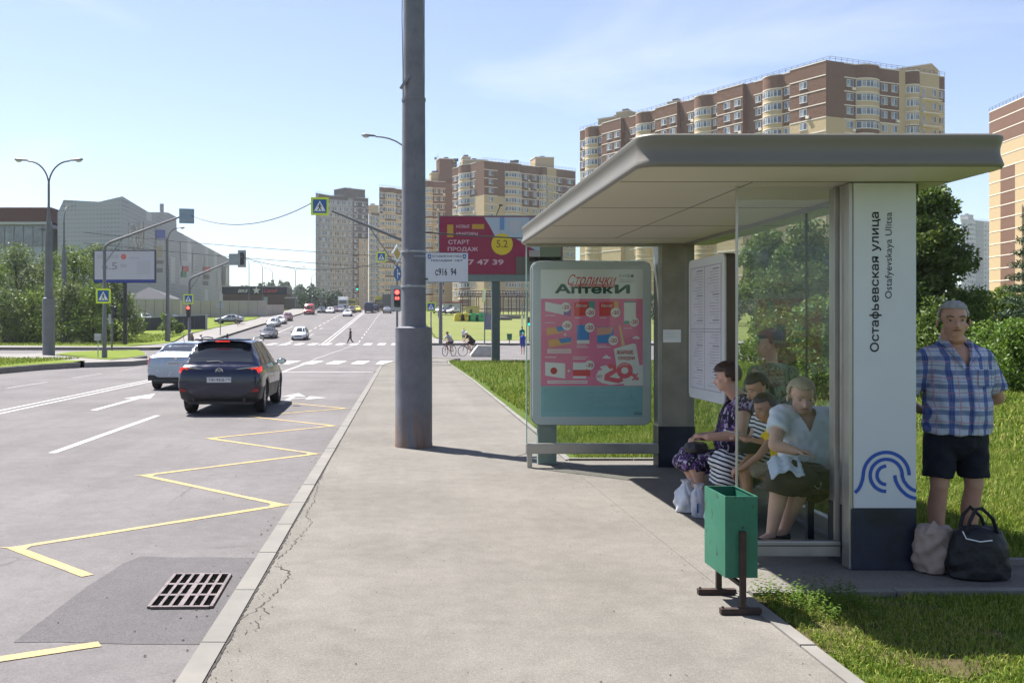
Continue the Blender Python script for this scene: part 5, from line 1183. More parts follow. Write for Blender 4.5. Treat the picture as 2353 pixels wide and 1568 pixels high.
C0, C1 = at(975, 6.0), at(1062, 5.95)
apartment('apartment_block', 'brown-topped apartment block just right of the thick pole', [C0, C1], 5.0, 17, 2.95,
          [[(3.0, 'c', crmlow), (2.2, 'w', br3(4)), (2.2, 'w', br3(4)), (3, 'plain', br3(4)), (3, 'w', br3(4))]], parapet=2.6, vmin=6, roofbox=[(.62, 6.5, 5, 9.5, 3.2, B_BROWN), (.3, 3, 3, 4, 3, B_CREAM)])
D0, D1, D2 = at(871, 5.5), at(924, 5.4), at(970, 5.2)
apartment('apartment_block', 'cream apartment block with curved balconies between grey tower and thick pole', [D0, D1, D2], 8.0, 17, 2.95,
          [[(2.4, 'w', br3(3)), (4.6, 'c', crmlow), (2.6, 'w', br3(3))], [(3, 'w', br3(3)), (4, 'c', crmlow), (3, 'w', br3(3))]], parapet=2.2, vmin=4, roofbox=[(.82, 8, 7, 6.5, 0, B_CREAM)])
# roof mast
x, y = at(1007, 6.0); g = thing('roof_antenna', (x, y + 4, 57), 'thin antenna mast with dish on the roof right of the thick pole', 'antenna'); MB().cyl((0, 0, 0), (0, 0, 12), .12, .05, n=6).build('mast', M_ROOFDK, g)
MB().cyl((-.9, 0, 10), (-.9, -.3, 10), .6, n=12).build('dish', M_LGREY, g)
MB().bx(-.7, .7, -.2, .2, 1, 5.5).build('aerial_panel', M_ROOFDK, g)
# grey tower
M_BANDG = M('grey_band', (0.36, 0.37, 0.41), .7, var=.05)
G0, G1, G2 = at(725, 4.95), at(810, 4.8), at(846, 4.75)
gt = lambda f: B_GREY if f < 1 else B_LGREY
apartment('tower_block', 'dark grey tower block with glazed balconies left of the thick pole', [G0, at(757, 4.86), G1, G2], 9.0, 18, 2.95,
          [[(1.2, 'n', lambda f: B_LGREY), (4.0, 'g', gt)], [(3.6, 'g', gt), (3.4, 'g', gt), (1.8, 'w', lambda f: B_LGREY)], [(3, 'w', lambda f: B_GREY if f < 6 else B_DBROWN), (4.6, 'w', lambda f: B_GREY if f < 6 else B_BEIGE)]],
          parapet=2.0, vmin=2, roofbox=[(.75, 12, 9, 4.5, 5, B_GREY)], cat='tower block', bandm=M_BANDG)
H0, H1 = at(847, 4.55), at(872, 4.5)
apartment('tower_block', 'slimmer dark grey tower tucked behind the grey tower block', [H0, H1], 9.0, 17, 2.9, [[(1.4, 'w', lambda f: B_BEIGE), (3, 'g', lambda f: B_GREY), (1.5, 'w', lambda f: B_DBROWN)]], parapet=2, vmin=4, roofbox=[(.6, 4, 5, 4, 2, B_BEIGE)], cat='tower block')
# brown-striped block at the right edge
E0, E1 = at(2272, 9.5), at(2400, 10.6)
def stripe(f): return B_BROWN if f < 2 else B_CREAM
def stripeb(f): return B_BROWN if (f < 2 or f > 3) else B_CREAM
apartment('apartment_block', 'cream and brown windowless end wall of an apartment block at the right edge', [E0, E1], 1.0, 17, 2.95, [[(2.6, 'none', lambda f: B_BROWN if f < 3 else B_CREAM), (3.2, 'none', stripeb), (6, 'none', stripe)]], parapet=2.5)
# far pale tower
F0, F1, F2 = at(2208, 3.7), at(2240, 3.65), at(2275, 3.6)
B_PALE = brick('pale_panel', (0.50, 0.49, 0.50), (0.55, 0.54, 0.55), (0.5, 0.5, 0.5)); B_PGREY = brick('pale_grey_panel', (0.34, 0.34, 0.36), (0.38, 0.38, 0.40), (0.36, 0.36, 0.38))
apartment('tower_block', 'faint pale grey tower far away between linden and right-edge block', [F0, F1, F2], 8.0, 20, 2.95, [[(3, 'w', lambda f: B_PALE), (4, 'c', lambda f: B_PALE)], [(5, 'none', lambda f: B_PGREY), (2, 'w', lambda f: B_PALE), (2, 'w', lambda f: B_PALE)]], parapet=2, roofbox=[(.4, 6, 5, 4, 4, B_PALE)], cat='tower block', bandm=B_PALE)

# ------------------------------------------------------------ shopping mall
def perforated():
    m, t, b = base('perforated_panel', (0.26, 0.26, 0.29), 0.6, 0.3, 0.3); c = coords(t)
    uv = nod(t, 'ShaderNodeUVMap'); sp = nod(t, 'ShaderNodeSeparateXYZ'); t.links.new(uv.outputs[0], sp.inputs[0]); X_, Z_ = sp.outputs[0], sp.outputs[1]
    row = mathn(t, 'FRACT', mathn(t, 'MULTIPLY', Z_, 1.15)); colx = mathn(t, 'FRACT', mathn(t, 'MULTIPLY', X_, 1.3))
    hole = mathn(t, 'MULTIPLY', mathn(t, 'GREATER_THAN', row, 0.55), mathn(t, 'GREATER_THAN', colx, 0.3))
    cell = nod(t, 'ShaderNodeTexWhiteNoise', noise_dimensions='2D'); cv = nod(t, 'ShaderNodeCombineXYZ'); t.links.new(mathn(t, 'FLOOR', mathn(t, 'MULTIPLY', X_, 0.22)), cv.inputs[0]); t.links.new(mathn(t, 'FLOOR', mathn(t, 'MULTIPLY', Z_, 0.16)), cv.inputs[1]); t.links.new(cv.outputs[0], cell.inputs['Vector'])
    amt = ramp(t, cell.outputs[0], (0.12, 0.05), (0.3, 0.22), (0.75, 0.36), (0.92, 0.75))
    a = mixc(t, ramp(t, cell.outputs[0], (0.1, 1.0), (0.16, 0.0)), (0.36, 0.365, 0.42), (0.46, 0.465, 0.52)); a = mixc(t, mathn(t, 'MULTIPLY', hole, amt), a, (0.21, 0.21, 0.25))
    t.links.new(a, b.inputs['Base Color']); MATS['perf'] = m; return m
M_PERF = perforated()
def uvwall(name, pts, top, bot, mat, parent):
    """vertical wall along plan points with its own top heights; UV in metres"""
    me = bpy.data.meshes.new(name); V = []; Fq = []; UV = []; d = 0
    for i, (p, t_) in enumerate(zip(pts, top)):
        if i: d += math.hypot(p[0] - pts[i - 1][0], p[1] - pts[i - 1][1])
        V += [(p[0], p[1], bot), (p[0], p[1], t_)]; UV += [(d, bot), (d, t_)]
    for i in range(len(pts) - 1): Fq.append((2 * i, 2 * i + 2, 2 * i + 3, 2 * i + 1))
    me.from_pydata(V, [], Fq); me.materials.append(mat); ul = me.uv_layers.new(name='UVMap')
    for l in me.loops: ul.data[l.index].uv = UV[l.vertex_index]
    return link(bpy.data.objects.new(name, me), parent)
sM = 11.6; yM = FPX / sM; xM = (281 - VX) / sM
def mside(u): x = xM; s = (u - VX) / x; return FPX / s, s
g = thing('shopping_mall', (0, 0, 0), 'grey perforated-panel shopping mall with jagged sloping roofline on the left', 'shopping mall')
front = [((120 - VX) / sM, yM + 3), ((138 - VX) / sM, yM + 2), ((224 - VX) / sM, yM + 1), (xM, yM)]
uvwall('front_wall', front, [zz(485, sM), zz(456, sM), zz(462, sM), zz(451, sM)], 2, M_PERF, g)
pts, tops = [(xM, yM)], [zz(451, sM)]
for u, v in ((341, 487), (386, 488), (405, 498), (406, 530), (527, 595)):
    yy, s = mside(u); pts.append((xM, yy)); tops.append(zz(v, s))
uvwall('side_wall', pts, tops, 2, M_PERF, g)
mb = MB(); up = [(p[0], p[1], t_ - .05) for p, t_ in zip(front, [zz(485, sM), zz(456, sM), zz(462, sM), zz(451, sM)])] + [(p[0], p[1], t_ - .05) for p, t_ in list(zip(pts, tops))[1:]]
ye = pts[-1][1]
mb.add([(-72, yM + 3, 21.5), (front[0][0], yM + 3.2, 21.5), (xM - .05, yM + .1, 21.5), (xM - .05, ye, 21.5), (-72, ye, 21.5)], [(0, 1, 2, 3, 4)]); mb.build('roof', M_ROOFDK, g)
MB().bx(-72, xM - .02, ye - .3, ye, 2, 23.7).build('rear_wall', M_PERF, g)
MB().cyl((xM - 1.5, mside(386)[0], 26), (xM - 1.5, mside(386)[0], 31), .5, n=10).build('chimney', M_LGREY, g)
# upper glazing strip, blue letters, coloured shop signs on the side wall
def onside(name, u0, v0, u1, v1, mat, lay=1, par=None, lab=None):
    ya, sa = mside(u0); yb, sb = mside(u1); xo = xM + .06 * lay
    me = MB().add([(xo, ya, zz(v1, sa)), (xo, yb, zz(v1, sb)), (xo, yb, zz(v0, sb)), (xo, ya, zz(v0, sa))], [(0, 1, 2, 3)])
    return me.build(name, mat, par or g)
M_MALLGL = M('mall_glass', (0.10, 0.12, 0.14), .12, 0, .9, var=.5, vs_=.6)
w1 = onside('glazed_bay', 294, 511, 330, 572, M_MALLGL)
onside('blue_shop_sign', 357, 528, 378, 548, simple('shop_blue', (0.02, 0.045, 0.30)), 3); onside('green_shop_sign', 415, 624, 427, 637, simple('shop_green', (0.02, 0.16, 0.08)), 3); onside('red_shop_sign', 418, 611, 432, 624, simple('shop_red', (0.35, 0.05, 0.06)), 3)
onside('red_shop_sign', 466, 613, 482, 625, MATS['shop_red'], 3); onside('dark_shop_sign', 466, 631, 480, 641, simple('shop_dark', (0.06, 0.055, 0.06)), 3); onside('dark_shop_sign', 465, 646, 477, 655, MATS['shop_dark'], 3)
onside('poster_panel', 509, 612, 516, 655, MATS['shop_dark'], 3); onside('poster_panel', 517, 616, 522, 652, simple('shop_pale', (0.45, 0.45, 0.47)), 3); onside('poster_panel', 355, 565, 372, 592, simple('shop_beige', (0.28, 0.24, 0.18)), 3)
onside('dark_shop_sign', 358, 598, 374, 606, simple('shop_pale2', (0.12, 0.12, 0.13)), 3); onside('dark_shop_sign', 358, 616, 372, 626, MATS['shop_pale2'], 3); onside('dark_strip', 381, 546, 386, 640, MATS['shop_dark'], 2)  # the tall narrow one is a flat dark strip on the wall face
for i in range(7): onside('pale_strip', 330 + 28 * i, 505 + 17 * i, 334 + 28 * i, 560 + 17 * i, simple('strip_pale', (0.33, 0.33, 0.36)), 2)
# left wing: brown fascia, glass wall
s = 11.3; y = FPX / s; x0_, x1_ = (-140 - VX) / s, (120 - VX) / s
g2 = thing('mall_wing', (x0_, y, 0), 'glass fronted mall wing with a dark red roof band at the left edge', 'mall wing')
w = x1_ - x0_
MB().bx(0, w, 0, 8, 3, zz(516, s)).build('wall', M_GREYMET, g2); MB().bx(0, w, -.4, 9, zz(509, s), zz(477, s)).build('roof_band', brick('red_brown_metal', (0.075, 0.03, 0.026), (0.095, 0.038, 0.033), (0.09, .04, .035)), g2); MB().bx(0, w, -.5, -.1, zz(516, s), zz(510, s)).build('white_edge', M_LGREY, g2)
for i in range(12):
    MB().bx(w * i / 12 + .12, w * (i + 1) / 12 - .12, -.15, -.02, zz(565, s), zz(520, s)).build('window', M_MALLGL, g2); MB().bx(w * i / 12 + .12, w * (i + 1) / 12 - .12, -.15, -.02, zz(610, s), zz(567, s)).build('window', M('mall_glass_pale', (.22, .26, .30), .15, 0, .9, var=.2), g2)
# bike shop
s = 9.0; y = FPX / s; xa, xb = (512 - VX) / s, (657 - VX) / s; zb = T(xa, y) - .5
g = thing('bike_shop', (xa, y, 0), 'low brown shop building with a navy band and white and red star sign', 'shop'); w = xb - xa
MB().bx(0, w, 0, 12, zb, zz(676, s)).build('wall', B_DBROWN, g); MB().bx(-.2, w + .2, -.3, 12.2, zz(675, s), zz(659, s)).build('fascia', simple('shop_navy', (0.012, 0.016, 0.035)), g); MB().bx(-.3, w + .3, -.4, 12.3, zz(658.8, s), zz(657, s)).build('roof_edge', M_LGREY, g)
ftext('BIKE', 5.2, zz(668, s), 2.6, .85, simple('sign_white', (.6, .6, .6)), g, -.34, .02, shear=.3); ftext('Land', 12.2, zz(667, s), 3.6, 1.1, simple('sign_red', (.4, .03, .04)), g, -.34, .03, shear=.4)
mb = MB(); mb.prism([((1.1 if i % 2 == 0 else .45) * math.sin(i * PI / 5) + 8.6, (1.1 if i % 2 == 0 else .45) * math.cos(i * PI / 5) + zz(667, s)) for i in range(10)], .02, O=(0, -.34, 0), **UPR); mb.build('star', MATS['sign_white'], g)
MB().bx(10.4, 11.4, -.1, -.01, zz(700, s), zz(682, s)).build('door', M('door_pale', (.3, .34, .36), .5), g)
# pale kiosk beside it
s = 9.3; y = FPX / s; xa = (655 - VX) / s; g = thing('kiosk', (xa, y, T(xa, y)), 'small dark kiosk with white roof edge beside the bike shop', 'kiosk'); MB().bx(0, 2.6, 0, 3, -.3, 2.6).build('wall', B_GREY, g); MB().bx(-.15, 2.75, -.2, 3.1, 2.6, 2.85).build('roof', M_LGREY, g)
# long beige concrete wall, dark fence panel
M_CONC = M('beige_concrete', (0.36, 0.325, 0.285), 0.9, var=0.1, vs_=.4)
def low_wall(u0, u1, vtop, s0, s1, label, mat=M_CONC, name='boundary_wall', joints=9, vt2=None, th=.3):
    x0_, y0_ = at(u0, s0); x1_, y1_ = at(u1, s1); L = math.hypot(x1_ - x0_, y1_ - y0_); rz = math.atan2(y1_ - y0_, x1_ - x0_)
    g = thing(name, (x0_, y0_, 0), label, 'wall' if name == 'boundary_wall' else 'fence', rz=rz)
    zt0, zt1 = zz(vtop, s0), zz(vt2 or vtop, s1); zb0 = min(T(x0_, y0_), T(x1_, y1_)) - 1.0; mb = MB()
    vs = [(0, 0, zb0), (L, 0, zb0), (L, 0, zt1), (0, 0, zt0), (0, th, zb0), (L, th, zb0), (L, th, zt1), (0, th, zt0)]
    mb.add(vs, [(0, 1, 2, 3), (4, 5, 6, 7), (0, 1, 5, 4), (1, 2, 6, 5), (2, 3, 7, 6), (3, 0, 4, 7)]); mb.build('panel', mat, g)
    cp = MB(); cp.add([(v[0], v[1] + (-.06 if i < 4 else .06), z) for i, v in enumerate(vs) for z in ()], []) if False else None
    MB().add([(0, -.06, zt0), (L, -.06, zt1), (L, th + .06, zt1), (0, th + .06, zt0), (0, -.06, zt0 + .12), (L, -.06, zt1 + .12), (L, th + .06, zt1 + .12), (0, th + .06, zt0 + .12)], [(0, 1, 2, 3), (4, 5, 6, 7), (0, 1, 5, 4), (1, 2, 6, 5), (2, 3, 7, 6), (3, 0, 4, 7)]).build('coping', M_LGREY, g)
    for i in range(1, joints): x = L * i / joints; z = zt0 + (zt1 - zt0) * i / joints; MB().bx(x - .03, x + .03, -.012, -.002, zb0, z).build('joint', M_SEAM, g)
low_wall(230, 415, 688, 13.0, 12.6, 'higher beige concrete wall behind the billboard post and lot cars'); low_wall(416, 612, 692, 12.5, 12.0, 'long beige concrete wall below the mall, right part')
low_wall(612, 652, 701, 11.9, 11.0, 'lower end piece of the beige wall near the red van', joints=3)
low_wall(318, 472, 731, 16.6, 16.1, 'low dark navy fence panel in front of the parked cars', simple('fence_navy', (0.012, 0.014, 0.03)), 'fence', 6, 724, .1)
x, y = at(474, 16.1); g = thing('gate_post', (x, y, T(x, y) - .3), 'pale post at the right end of the dark fence', 'post'); MB().bx(-.14, .14, -.1, .1, 0, 2.3).bx(-.18, .18, -.14, .14, 2.3, 2.38).build('post', M_LGREY, g, bevel=.01)
# open tent roof beside the mall
x, y = at(345, 12.4); g = thing('canopy', (x, y, 0), 'grey fabric canopy roof behind the beige wall', 'canopy'); MB().add([(-4.5, 0, zz(686, 12.4)), (4.5, 0, zz(687, 12.4)), (4.5, 5, zz(684, 12.4)), (-4.5, 5, zz(684, 12.4)), (-.8, 2, zz(658, 12.4))], [(0, 1, 4), (1, 2, 4), (2, 3, 4), (3, 0, 4), (0, 3, 2, 1)]).build('fabric', M('canopy_grey', (.075, .075, .085), .8), g)
for sx in (-4, 4): MB().cyl((sx, .3, 2), (sx, .3, zz(686, 12.4)), .08, n=8).build('post', M_LAMPPOST, g)
# right: dark steel frame pavilion, sheds, bins
s = 11.5; xa, y = at(1062, s); z0 = T(xa, y); w = 150 / s
g = thing('steel_pavilion', (xa, y, z0), 'rusty dark open steel frame pavilion beyond the recycling bins', 'pavilion'); zt1, zt2 = zz(668, s) - z0, zz(680, s) - z0
for i in range(9):
    for j in (0, 5): MB().bx(w * i / 8 - .07, w * i / 8 + .07, j - .07, j + .07, -.5, zt2).build('post', M_RUST, g)
for k, (zq, dy) in enumerate(((zt2, -.4), (zt2 + .45, 1.2), (zt1, 2.6), (zt2 + .45, 4), (zt2, 5.4))): MB().bx(-.6, w + .6, dy - .06, dy + .06, zq, zq + .14).build('beam', M_RUST, g)
for i in range(26): x = -.4 + (w + .8) * i / 25; MB().tube([(x, -.9, zt2 - .1), (x + .1, 2.6, zt1 + .22), (x, 6, zt2 - .1)], .05, 4).build('rafter', M_RUST, g)
MB().bx(-.1, w + .1, -.05, .05, 1.6, 1.72).build('beam', M_RUST, g)
def shed(u0, u1, v0, v1, s, label, mat, roofm, dp=4):
    x0_, y = at(u0, s); z0 = T(x0_, y) - .3; w = (u1 - u0) / s; h = zz(v0, s) - z0
    g = thing('shed', (x0_, y, z0), label, 'shed'); MB().bx(0, w, 0, dp, 0, h - .3).build('wall', mat, g); MB().bx(-.15, w + .15, -.2, dp + .2, h - .3, h).build('roof', roofm, g); MB().bx(w * .3, w * .5, -.03, -.003, .3, h * .75).build('door', M_ROOFDK, g); return g
shed(1018, 1060, 693, 710, 10.2, 'low stall with red roof left of the pavilion', M('stall_white', (.4, .4, .4), .7), simple('roof_red', (.24, .05, .06)))
shed(1070, 1100, 703, 716, 11.6, 'small yellow site cabin under the pavilion', M('cabin_yellow', (.42, .36, .12), .6), simple('cabin_yel2', (.36, .31, .1)), 2)
shed(1093, 1135, 716, 722, 11.4, 'long low grey hut with pale roof behind the green bins', M_CONC, M_LGREY, 2)
shed(1139, 1205, 722, 731, 12.0, 'weathered grey plank barrier beside the black heap', M('weathered_plank', (.24, .21, .19), .9, var=.3, vs_=3), M_CONC, .3)
x, y = at(1150, 12.4); o = MB().ell((x, y, T(x, y)), (2.2, 1.2, .7), 14, 8).build('rubble_heap', M('black_heap', (.03, .028, .028), .9)); tag(o, 'small black heap on the lawn beside the plank barrier', 'heap')
def bell(u, col, label, s=13.0):
    x, y = at(u, s); z = T(x, y); g = thing('recycling_bin', (x, y, z), label, 'recycling bin', 'recycling bell bins on the far lawn')
    MB().prism([(-.95, 0), (.95, 0), (.9, .85)] + [(.9 * math.cos(a), .85 + .62 * math.sin(a)) for a in [PI * i / 10 for i in range(1, 10)]] + [(-.9, .85)], 1.4, O=(0, .7, 0), **UPR).build('body', col, g, bevel=.05, smooth=True)
    MB().bx(-.1, .6, -.72, -.69, .85, .97).build('slot', M_ROOFDK, g)
YB, GB = M('bin_yellow', (.55, .42, .03), .5), M('bin_lightgreen', (.03, .33, .11), .5)
bell(1055, YB, 'left yellow bell-shaped recycling bin'); bell(1069, YB, 'right yellow bell-shaped recycling bin, next to the green ones'); bell(1087, GB, 'green recycling bin next to the yellow ones'); bell(1103, GB, 'rightmost green recycling bin')
# concrete block by the cyclists
x, y = P(1110, 819, -.25); x += .0
g = thing('concrete_block', (x, y, -.25), 'chamfered pale concrete block on the road behind the billboard post', 'concrete block', rz=0)
MB().add([(a_[0] * .62, a_[1] * .6, a_[2] * .72) for a_ in [(-1.35, -1, 0), (1.35, -1, 0), (1.35, 1, 0), (-1.35, 1, 0), (-1.35, -1, .22), (1.35, -1, .22), (1.35, 1, .22), (-1.35, 1, .22), (-.6, -.7, 1.05), (1.3, -.85, 1.0), (1.3, .8, 1.0), (-.6, .7, 1.05)]], [(3, 2, 1, 0), (0, 1, 5, 4), (1, 2, 6, 5), (2, 3, 7, 6), (3, 0, 4, 7), (4, 5, 9, 8), (5, 6, 10, 9), (6, 7, 11, 10), (7, 4, 8, 11), (8, 9, 10, 11)]).build('block', M('block_concrete', (.40, .37, .33), .9, var=.15, vs_=3, bmp=.4, bs=30), g, bevel=.03)

# ============================================================ TREES AND SHRUBS
def leaf_mat(name, cols, tr_=0.35):
    m, t, b = base(name, cols[0], 0.55, 0, 0.35); at_ = nod(t, 'ShaderNodeAttribute'); at_.attribute_name = 'shade'
    col = ramp(t, at_.outputs['Fac'], *[(i / (len(cols) - 1), k) for i, k in enumerate(cols)]); t.links.new(col, b.inputs['Base Color'])
    tr = nod(t, 'ShaderNodeBsdfTranslucent'); t.links.new(col, tr.inputs[0]); mx = nod(t, 'ShaderNodeMixShader'); mx.inputs[0].default_value = tr_
    o = t.nodes['Material Output']; t.links.new(b.outputs[0], mx.inputs[1]); t.links.new(tr.outputs[0], mx.inputs[2]); t.links.new(mx.outputs[0], o.inputs[0]); MATS[name] = m; return m
L_WILLOW = leaf_mat('willow_leaves', [(0.07, 0.105, 0.026), (0.115, 0.16, 0.042), (0.20, 0.24, 0.09)])
L_LINDEN = leaf_mat('linden_leaves', [(0.05, 0.085, 0.014), (0.08, 0.125, 0.018), (0.14, 0.19, 0.03)])
L_SPRUCE = leaf_mat('spruce_needles', [(0.02, 0.045, 0.018), (0.032, 0.065, 0.025), (0.05, 0.09, 0.03)], .1)
L_HEDGE = leaf_mat('hedge_leaves', [(0.07, 0.13, 0.015), (0.11, 0.19, 0.02), (0.18, 0.26, 0.035)])
L_LIGHT = leaf_mat('light_leaves', [(0.07, 0.12, 0.015), (0.11, 0.17, 0.022), (0.18, 0.24, 0.04)])
M_BARK = M('tree_bark', (0.09, 0.07, 0.05), 0.9, var=.3, vs_=6, bmp=.4, bs=20)
def leaves(clumps, n, size, mat, parent, name='crown', aspect=0.55, droop=0.0, shell=0.72):
    """leaf faces spread through a set of clumps (cx,cy,cz,rx,ry,rz)"""
    C = np.asarray(clumps, float); wgt = (C[:, 3] * C[:, 4] * C[:, 5]) ** (2 / 3); wgt /= wgt.sum(); k = RNG.choice(len(C), n, p=wgt)
    d = RNG.normal(size=(n, 3)); d /= np.linalg.norm(d, axis=1)[:, None]; r = shell + (1 - shell) * RNG.random(n) + RNG.normal(0, .07, n); r *= np.where(RNG.random(n) < .3, RNG.random(n), 1)
    c = C[k, :3] + d * C[k, 3:6] * r[:, None]
    a = RNG.normal(size=(n, 3)); a[:, 2] -= droop; a /= np.linalg.norm(a, axis=1)[:, None]; h = RNG.normal(size=(n, 3)) + d * .8; b_ = np.cross(a, h); b_ /= np.linalg.norm(b_, axis=1)[:, None] + 1e-9
    s = size * (.6 + .8 * RNG.random(n))[:, None]; A = a * s; B = b_ * s * aspect
    V = np.stack([c - A, c - B * 1.0 + A * .1, c + A, c + B + A * .1], 1).reshape(-1, 3); Fq = np.arange(4 * n).reshape(-1, 4)
    me = npmesh(name, V, Fq, [mat]); at_ = me.attributes.new('shade', 'FLOAT', 'POINT'); sh1 = RNG.random(len(C))[k] * .45 + RNG.random(n) * .55
    at_.data.foreach_set('value', np.repeat(sh1, 4).astype(np.float32)); return link(bpy.data.objects.new(name, me), parent)
def blobs(h0, h1, r, n, shape='round', squash=.8, cr=.42):
    out = []
    for i in range(n):
        t = RNG.random(); z = h0 + (h1 - h0) * t
        if shape == 'round': rr = r * math.sqrt(max(.06, 1 - (2 * t - .9) ** 2 * .85))
        elif shape == 'cone': rr = r * (1 - t) ** .8 * (1.0) + .1 * r
        elif shape == 'pyr': rr = r * (1 - t) ** .5 + .12 * r
        elif shape == 'egg': rr = r * (math.sin(PI * min(1, (t * .86 + .14)) ) ** .7) * (1 - .25 * t)
        else: rr = r
        a = RNG.random() * 2 * PI; q = rr * math.sqrt(RNG.random()) * .85; c = r * cr * (.6 + .6 * RNG.random()) * (1 if shape != 'cone' else (1.15 - t))
        out.append((q * math.cos(a), q * math.sin(a), z, c, c, c * squash))
    return out
def tree(name, loc, label, h, r, n, size, mat, shape='round', trunk=.16, h0=.18, nb=46, cat='tree', group=None, droop=0, aspect=.55, squash=.8, cr=.42):
    g = thing(name, loc, label, cat, group); mb = MB(); tp = []
    for i in range(7): t = i / 6; tp.append((.12 * math.sin(i * 1.3) * t, .1 * math.cos(i * 1.7) * t, h * .9 * t))
    mb.tube(tp, [trunk * (1 - .85 * i / 6) for i in range(7)], 10); bl = blobs(h * h0, h * .93, r, nb, shape, squash, cr)
    for b_ in bl[:14]:
        z = max(h * h0 * .6, b_[2] - h * .18); mb.tube([(0, 0, z), (b_[0] * .5, b_[1] * .5, (z + b_[2]) / 2 + .05 * h), (b_[0], b_[1], b_[2])], [trunk * .35, trunk * .2, trunk * .06], 6)
    mb.build('trunk', M_BARK, g, smooth=True); leaves(bl, n, size, mat, g, aspect=aspect, droop=droop); return g
# left: willow mass, each its own thing
wl = [(-20, 104, 8.8, 4.6, 'willow at the far left edge of the picture'), (38, 108, 11.0, 5.2, 'tall yellowish willow left of the double-armed lamp'), (112, 113, 10.5, 4.2, 'willow directly behind the double-armed lamp'), (170, 108, 10.6, 4.6, 'broad willow behind the end-on lamp'), (222, 113, 11.2, 4.0, 'willow between end-on lamp and white billboard'), (262, 106, 7.4, 3.6, 'dark willow crowding the billboard post'), (75, 98, 6.0, 3.6, 'low bushy willow in front, left of the double-armed lamp'), (10, 97, 5.4, 3.4, 'low willow bush near the left edge'), (160, 98, 6.2, 3.4, 'low willow bush in front of the end-on lamp'), (215, 97, 6.0, 3.2, 'low rounded willow bush left of the island mast')]
for i, (u, y, h, r, lab) in enumerate(wl):
    x = (u - VX) * y / FPX; tree('willow_tree', (x, y, T(x, y)), lab, h, r, 6500 if h > 7 else 4200, .17, L_WILLOW if i % 3 else L_LIGHT, 'egg', .22, .02, 46, group='willows beside the junction', cr=.34, aspect=.4, droop=.4)
for u, v, h, lab in ((322, 745, 2.6, 'small pale bush right of the billboard post'), (382, 750, 2.6, 'pale green bush in front of the dark fence'), (413, 750, 1.4, 'tiny light bush at the dark fence')):
    s = 17.5; x, y = at(u, s); tree('bush', (x, y, T(x, y)), lab, h, h * .55, 1300, .13, L_LIGHT, 'egg', .05, .02, 16, 'bush')
# right: linden and others behind the shelter
def rt(u, s, vtop, r, lab, mat, shape='round', n=14000, size=.075, name='linden_tree', cat='tree', h0=.12, **kw):
    x, y = at(u, s); return tree(name, (x, y, -.01), lab, zz(vtop, s), r, n, size, mat, shape, .14, h0, cat=cat, **kw)
rt(2128, 64, 405, 1.85, 'tall dark pyramid-shaped linden right of the name pillar', L_LINDEN, 'pyr', 30000, .08, nb=130, cr=.27, h0=.04)
rt(1850, 66, 500, 1.7, 'leafy linden seen through the near glass pane', L_LINDEN, 'egg', 13000, .08, nb=55, cr=.36)
rt(1765, 60, 520, 1.5, 'linden seen left of centre through the near glass', L_LIGHT, 'egg', 10000, .08, nb=48, cr=.36)
rt(1960, 64, 440, 1.7, 'linden hidden mostly behind the name pillar', L_LINDEN, 'egg', 9000, .085, nb=48, cr=.36)
rt(1880, 100, 690, 1.0, 'bright green bush low behind the shelter glass', L_HEDGE, 'egg', 7000, .045, 'leafy_bush', 'bush', .02)
rt(1790, 96, 720, .8, 'smaller bush behind the glass near the standing woman', L_LIGHT, 'egg', 5000, .045, 'leafy_bush', 'bush', .02)
rt(2150, 100, 690, .95, 'dark leafy bush between pillar and standing man', L_LINDEN, 'egg', 6000, .045, 'leafy_bush', 'bush', .02)
for i, (u, s, v, r) in enumerate(((2200, 88, 770, .75), (2265, 84, 745, .9), (2330, 90, 735, .9), (2400, 92, 740, .9))):
    rt(u, s, v, r, ['yellow-green hedge bush just right of the man\'s neck', 'yellow-green hedge bush second from the man', 'yellow-green hedge bush near the right edge', 'yellow-green hedge bush cut by the right edge'][i], L_HEDGE, 'egg', 6500, .045, 'hedge_bush', 'bush', .02, group='yellow-green hedge bushes')
for i, (u, s, v, r) in enumerate(((2235, 66, 665, 1.2), (2310, 64, 650, 1.2))): rt(u, s, v, r, ['mid-green bush behind the man\'s head', 'mid-green bush under the spruce'][i], L_LIGHT, 'egg', 8000, .06, 'leafy_bush', 'bush', .02)
def spruce(u, s, vtop, r, lab):
    x, y = at(u, s); h = zz(vtop, s); g = thing('spruce_tree', (x, y, -.01), lab, 'tree'); MB().cyl((0, 0, 0), (0, 0, h * .97), .13, .02, n=10).build('trunk', M_BARK, g); bl = []
    for k in range(16):
        t = k / 15; rr = r * (1 - t) ** .85 + .1
        for j in range(9): a = j * 2 * PI / 9 + k * .5; q = rr * .62; bl.append((q * math.cos(a), q * math.sin(a), h * (.12 + .86 * t) - q * .16, rr * .34 + .05, rr * .34 + .05, .13))
    leaves(bl, 15000, .075, L_SPRUCE, g, aspect=.16, droop=.2)
spruce(2385, 74, 400, 1.35, 'dark green spruce cut by the right edge'); 
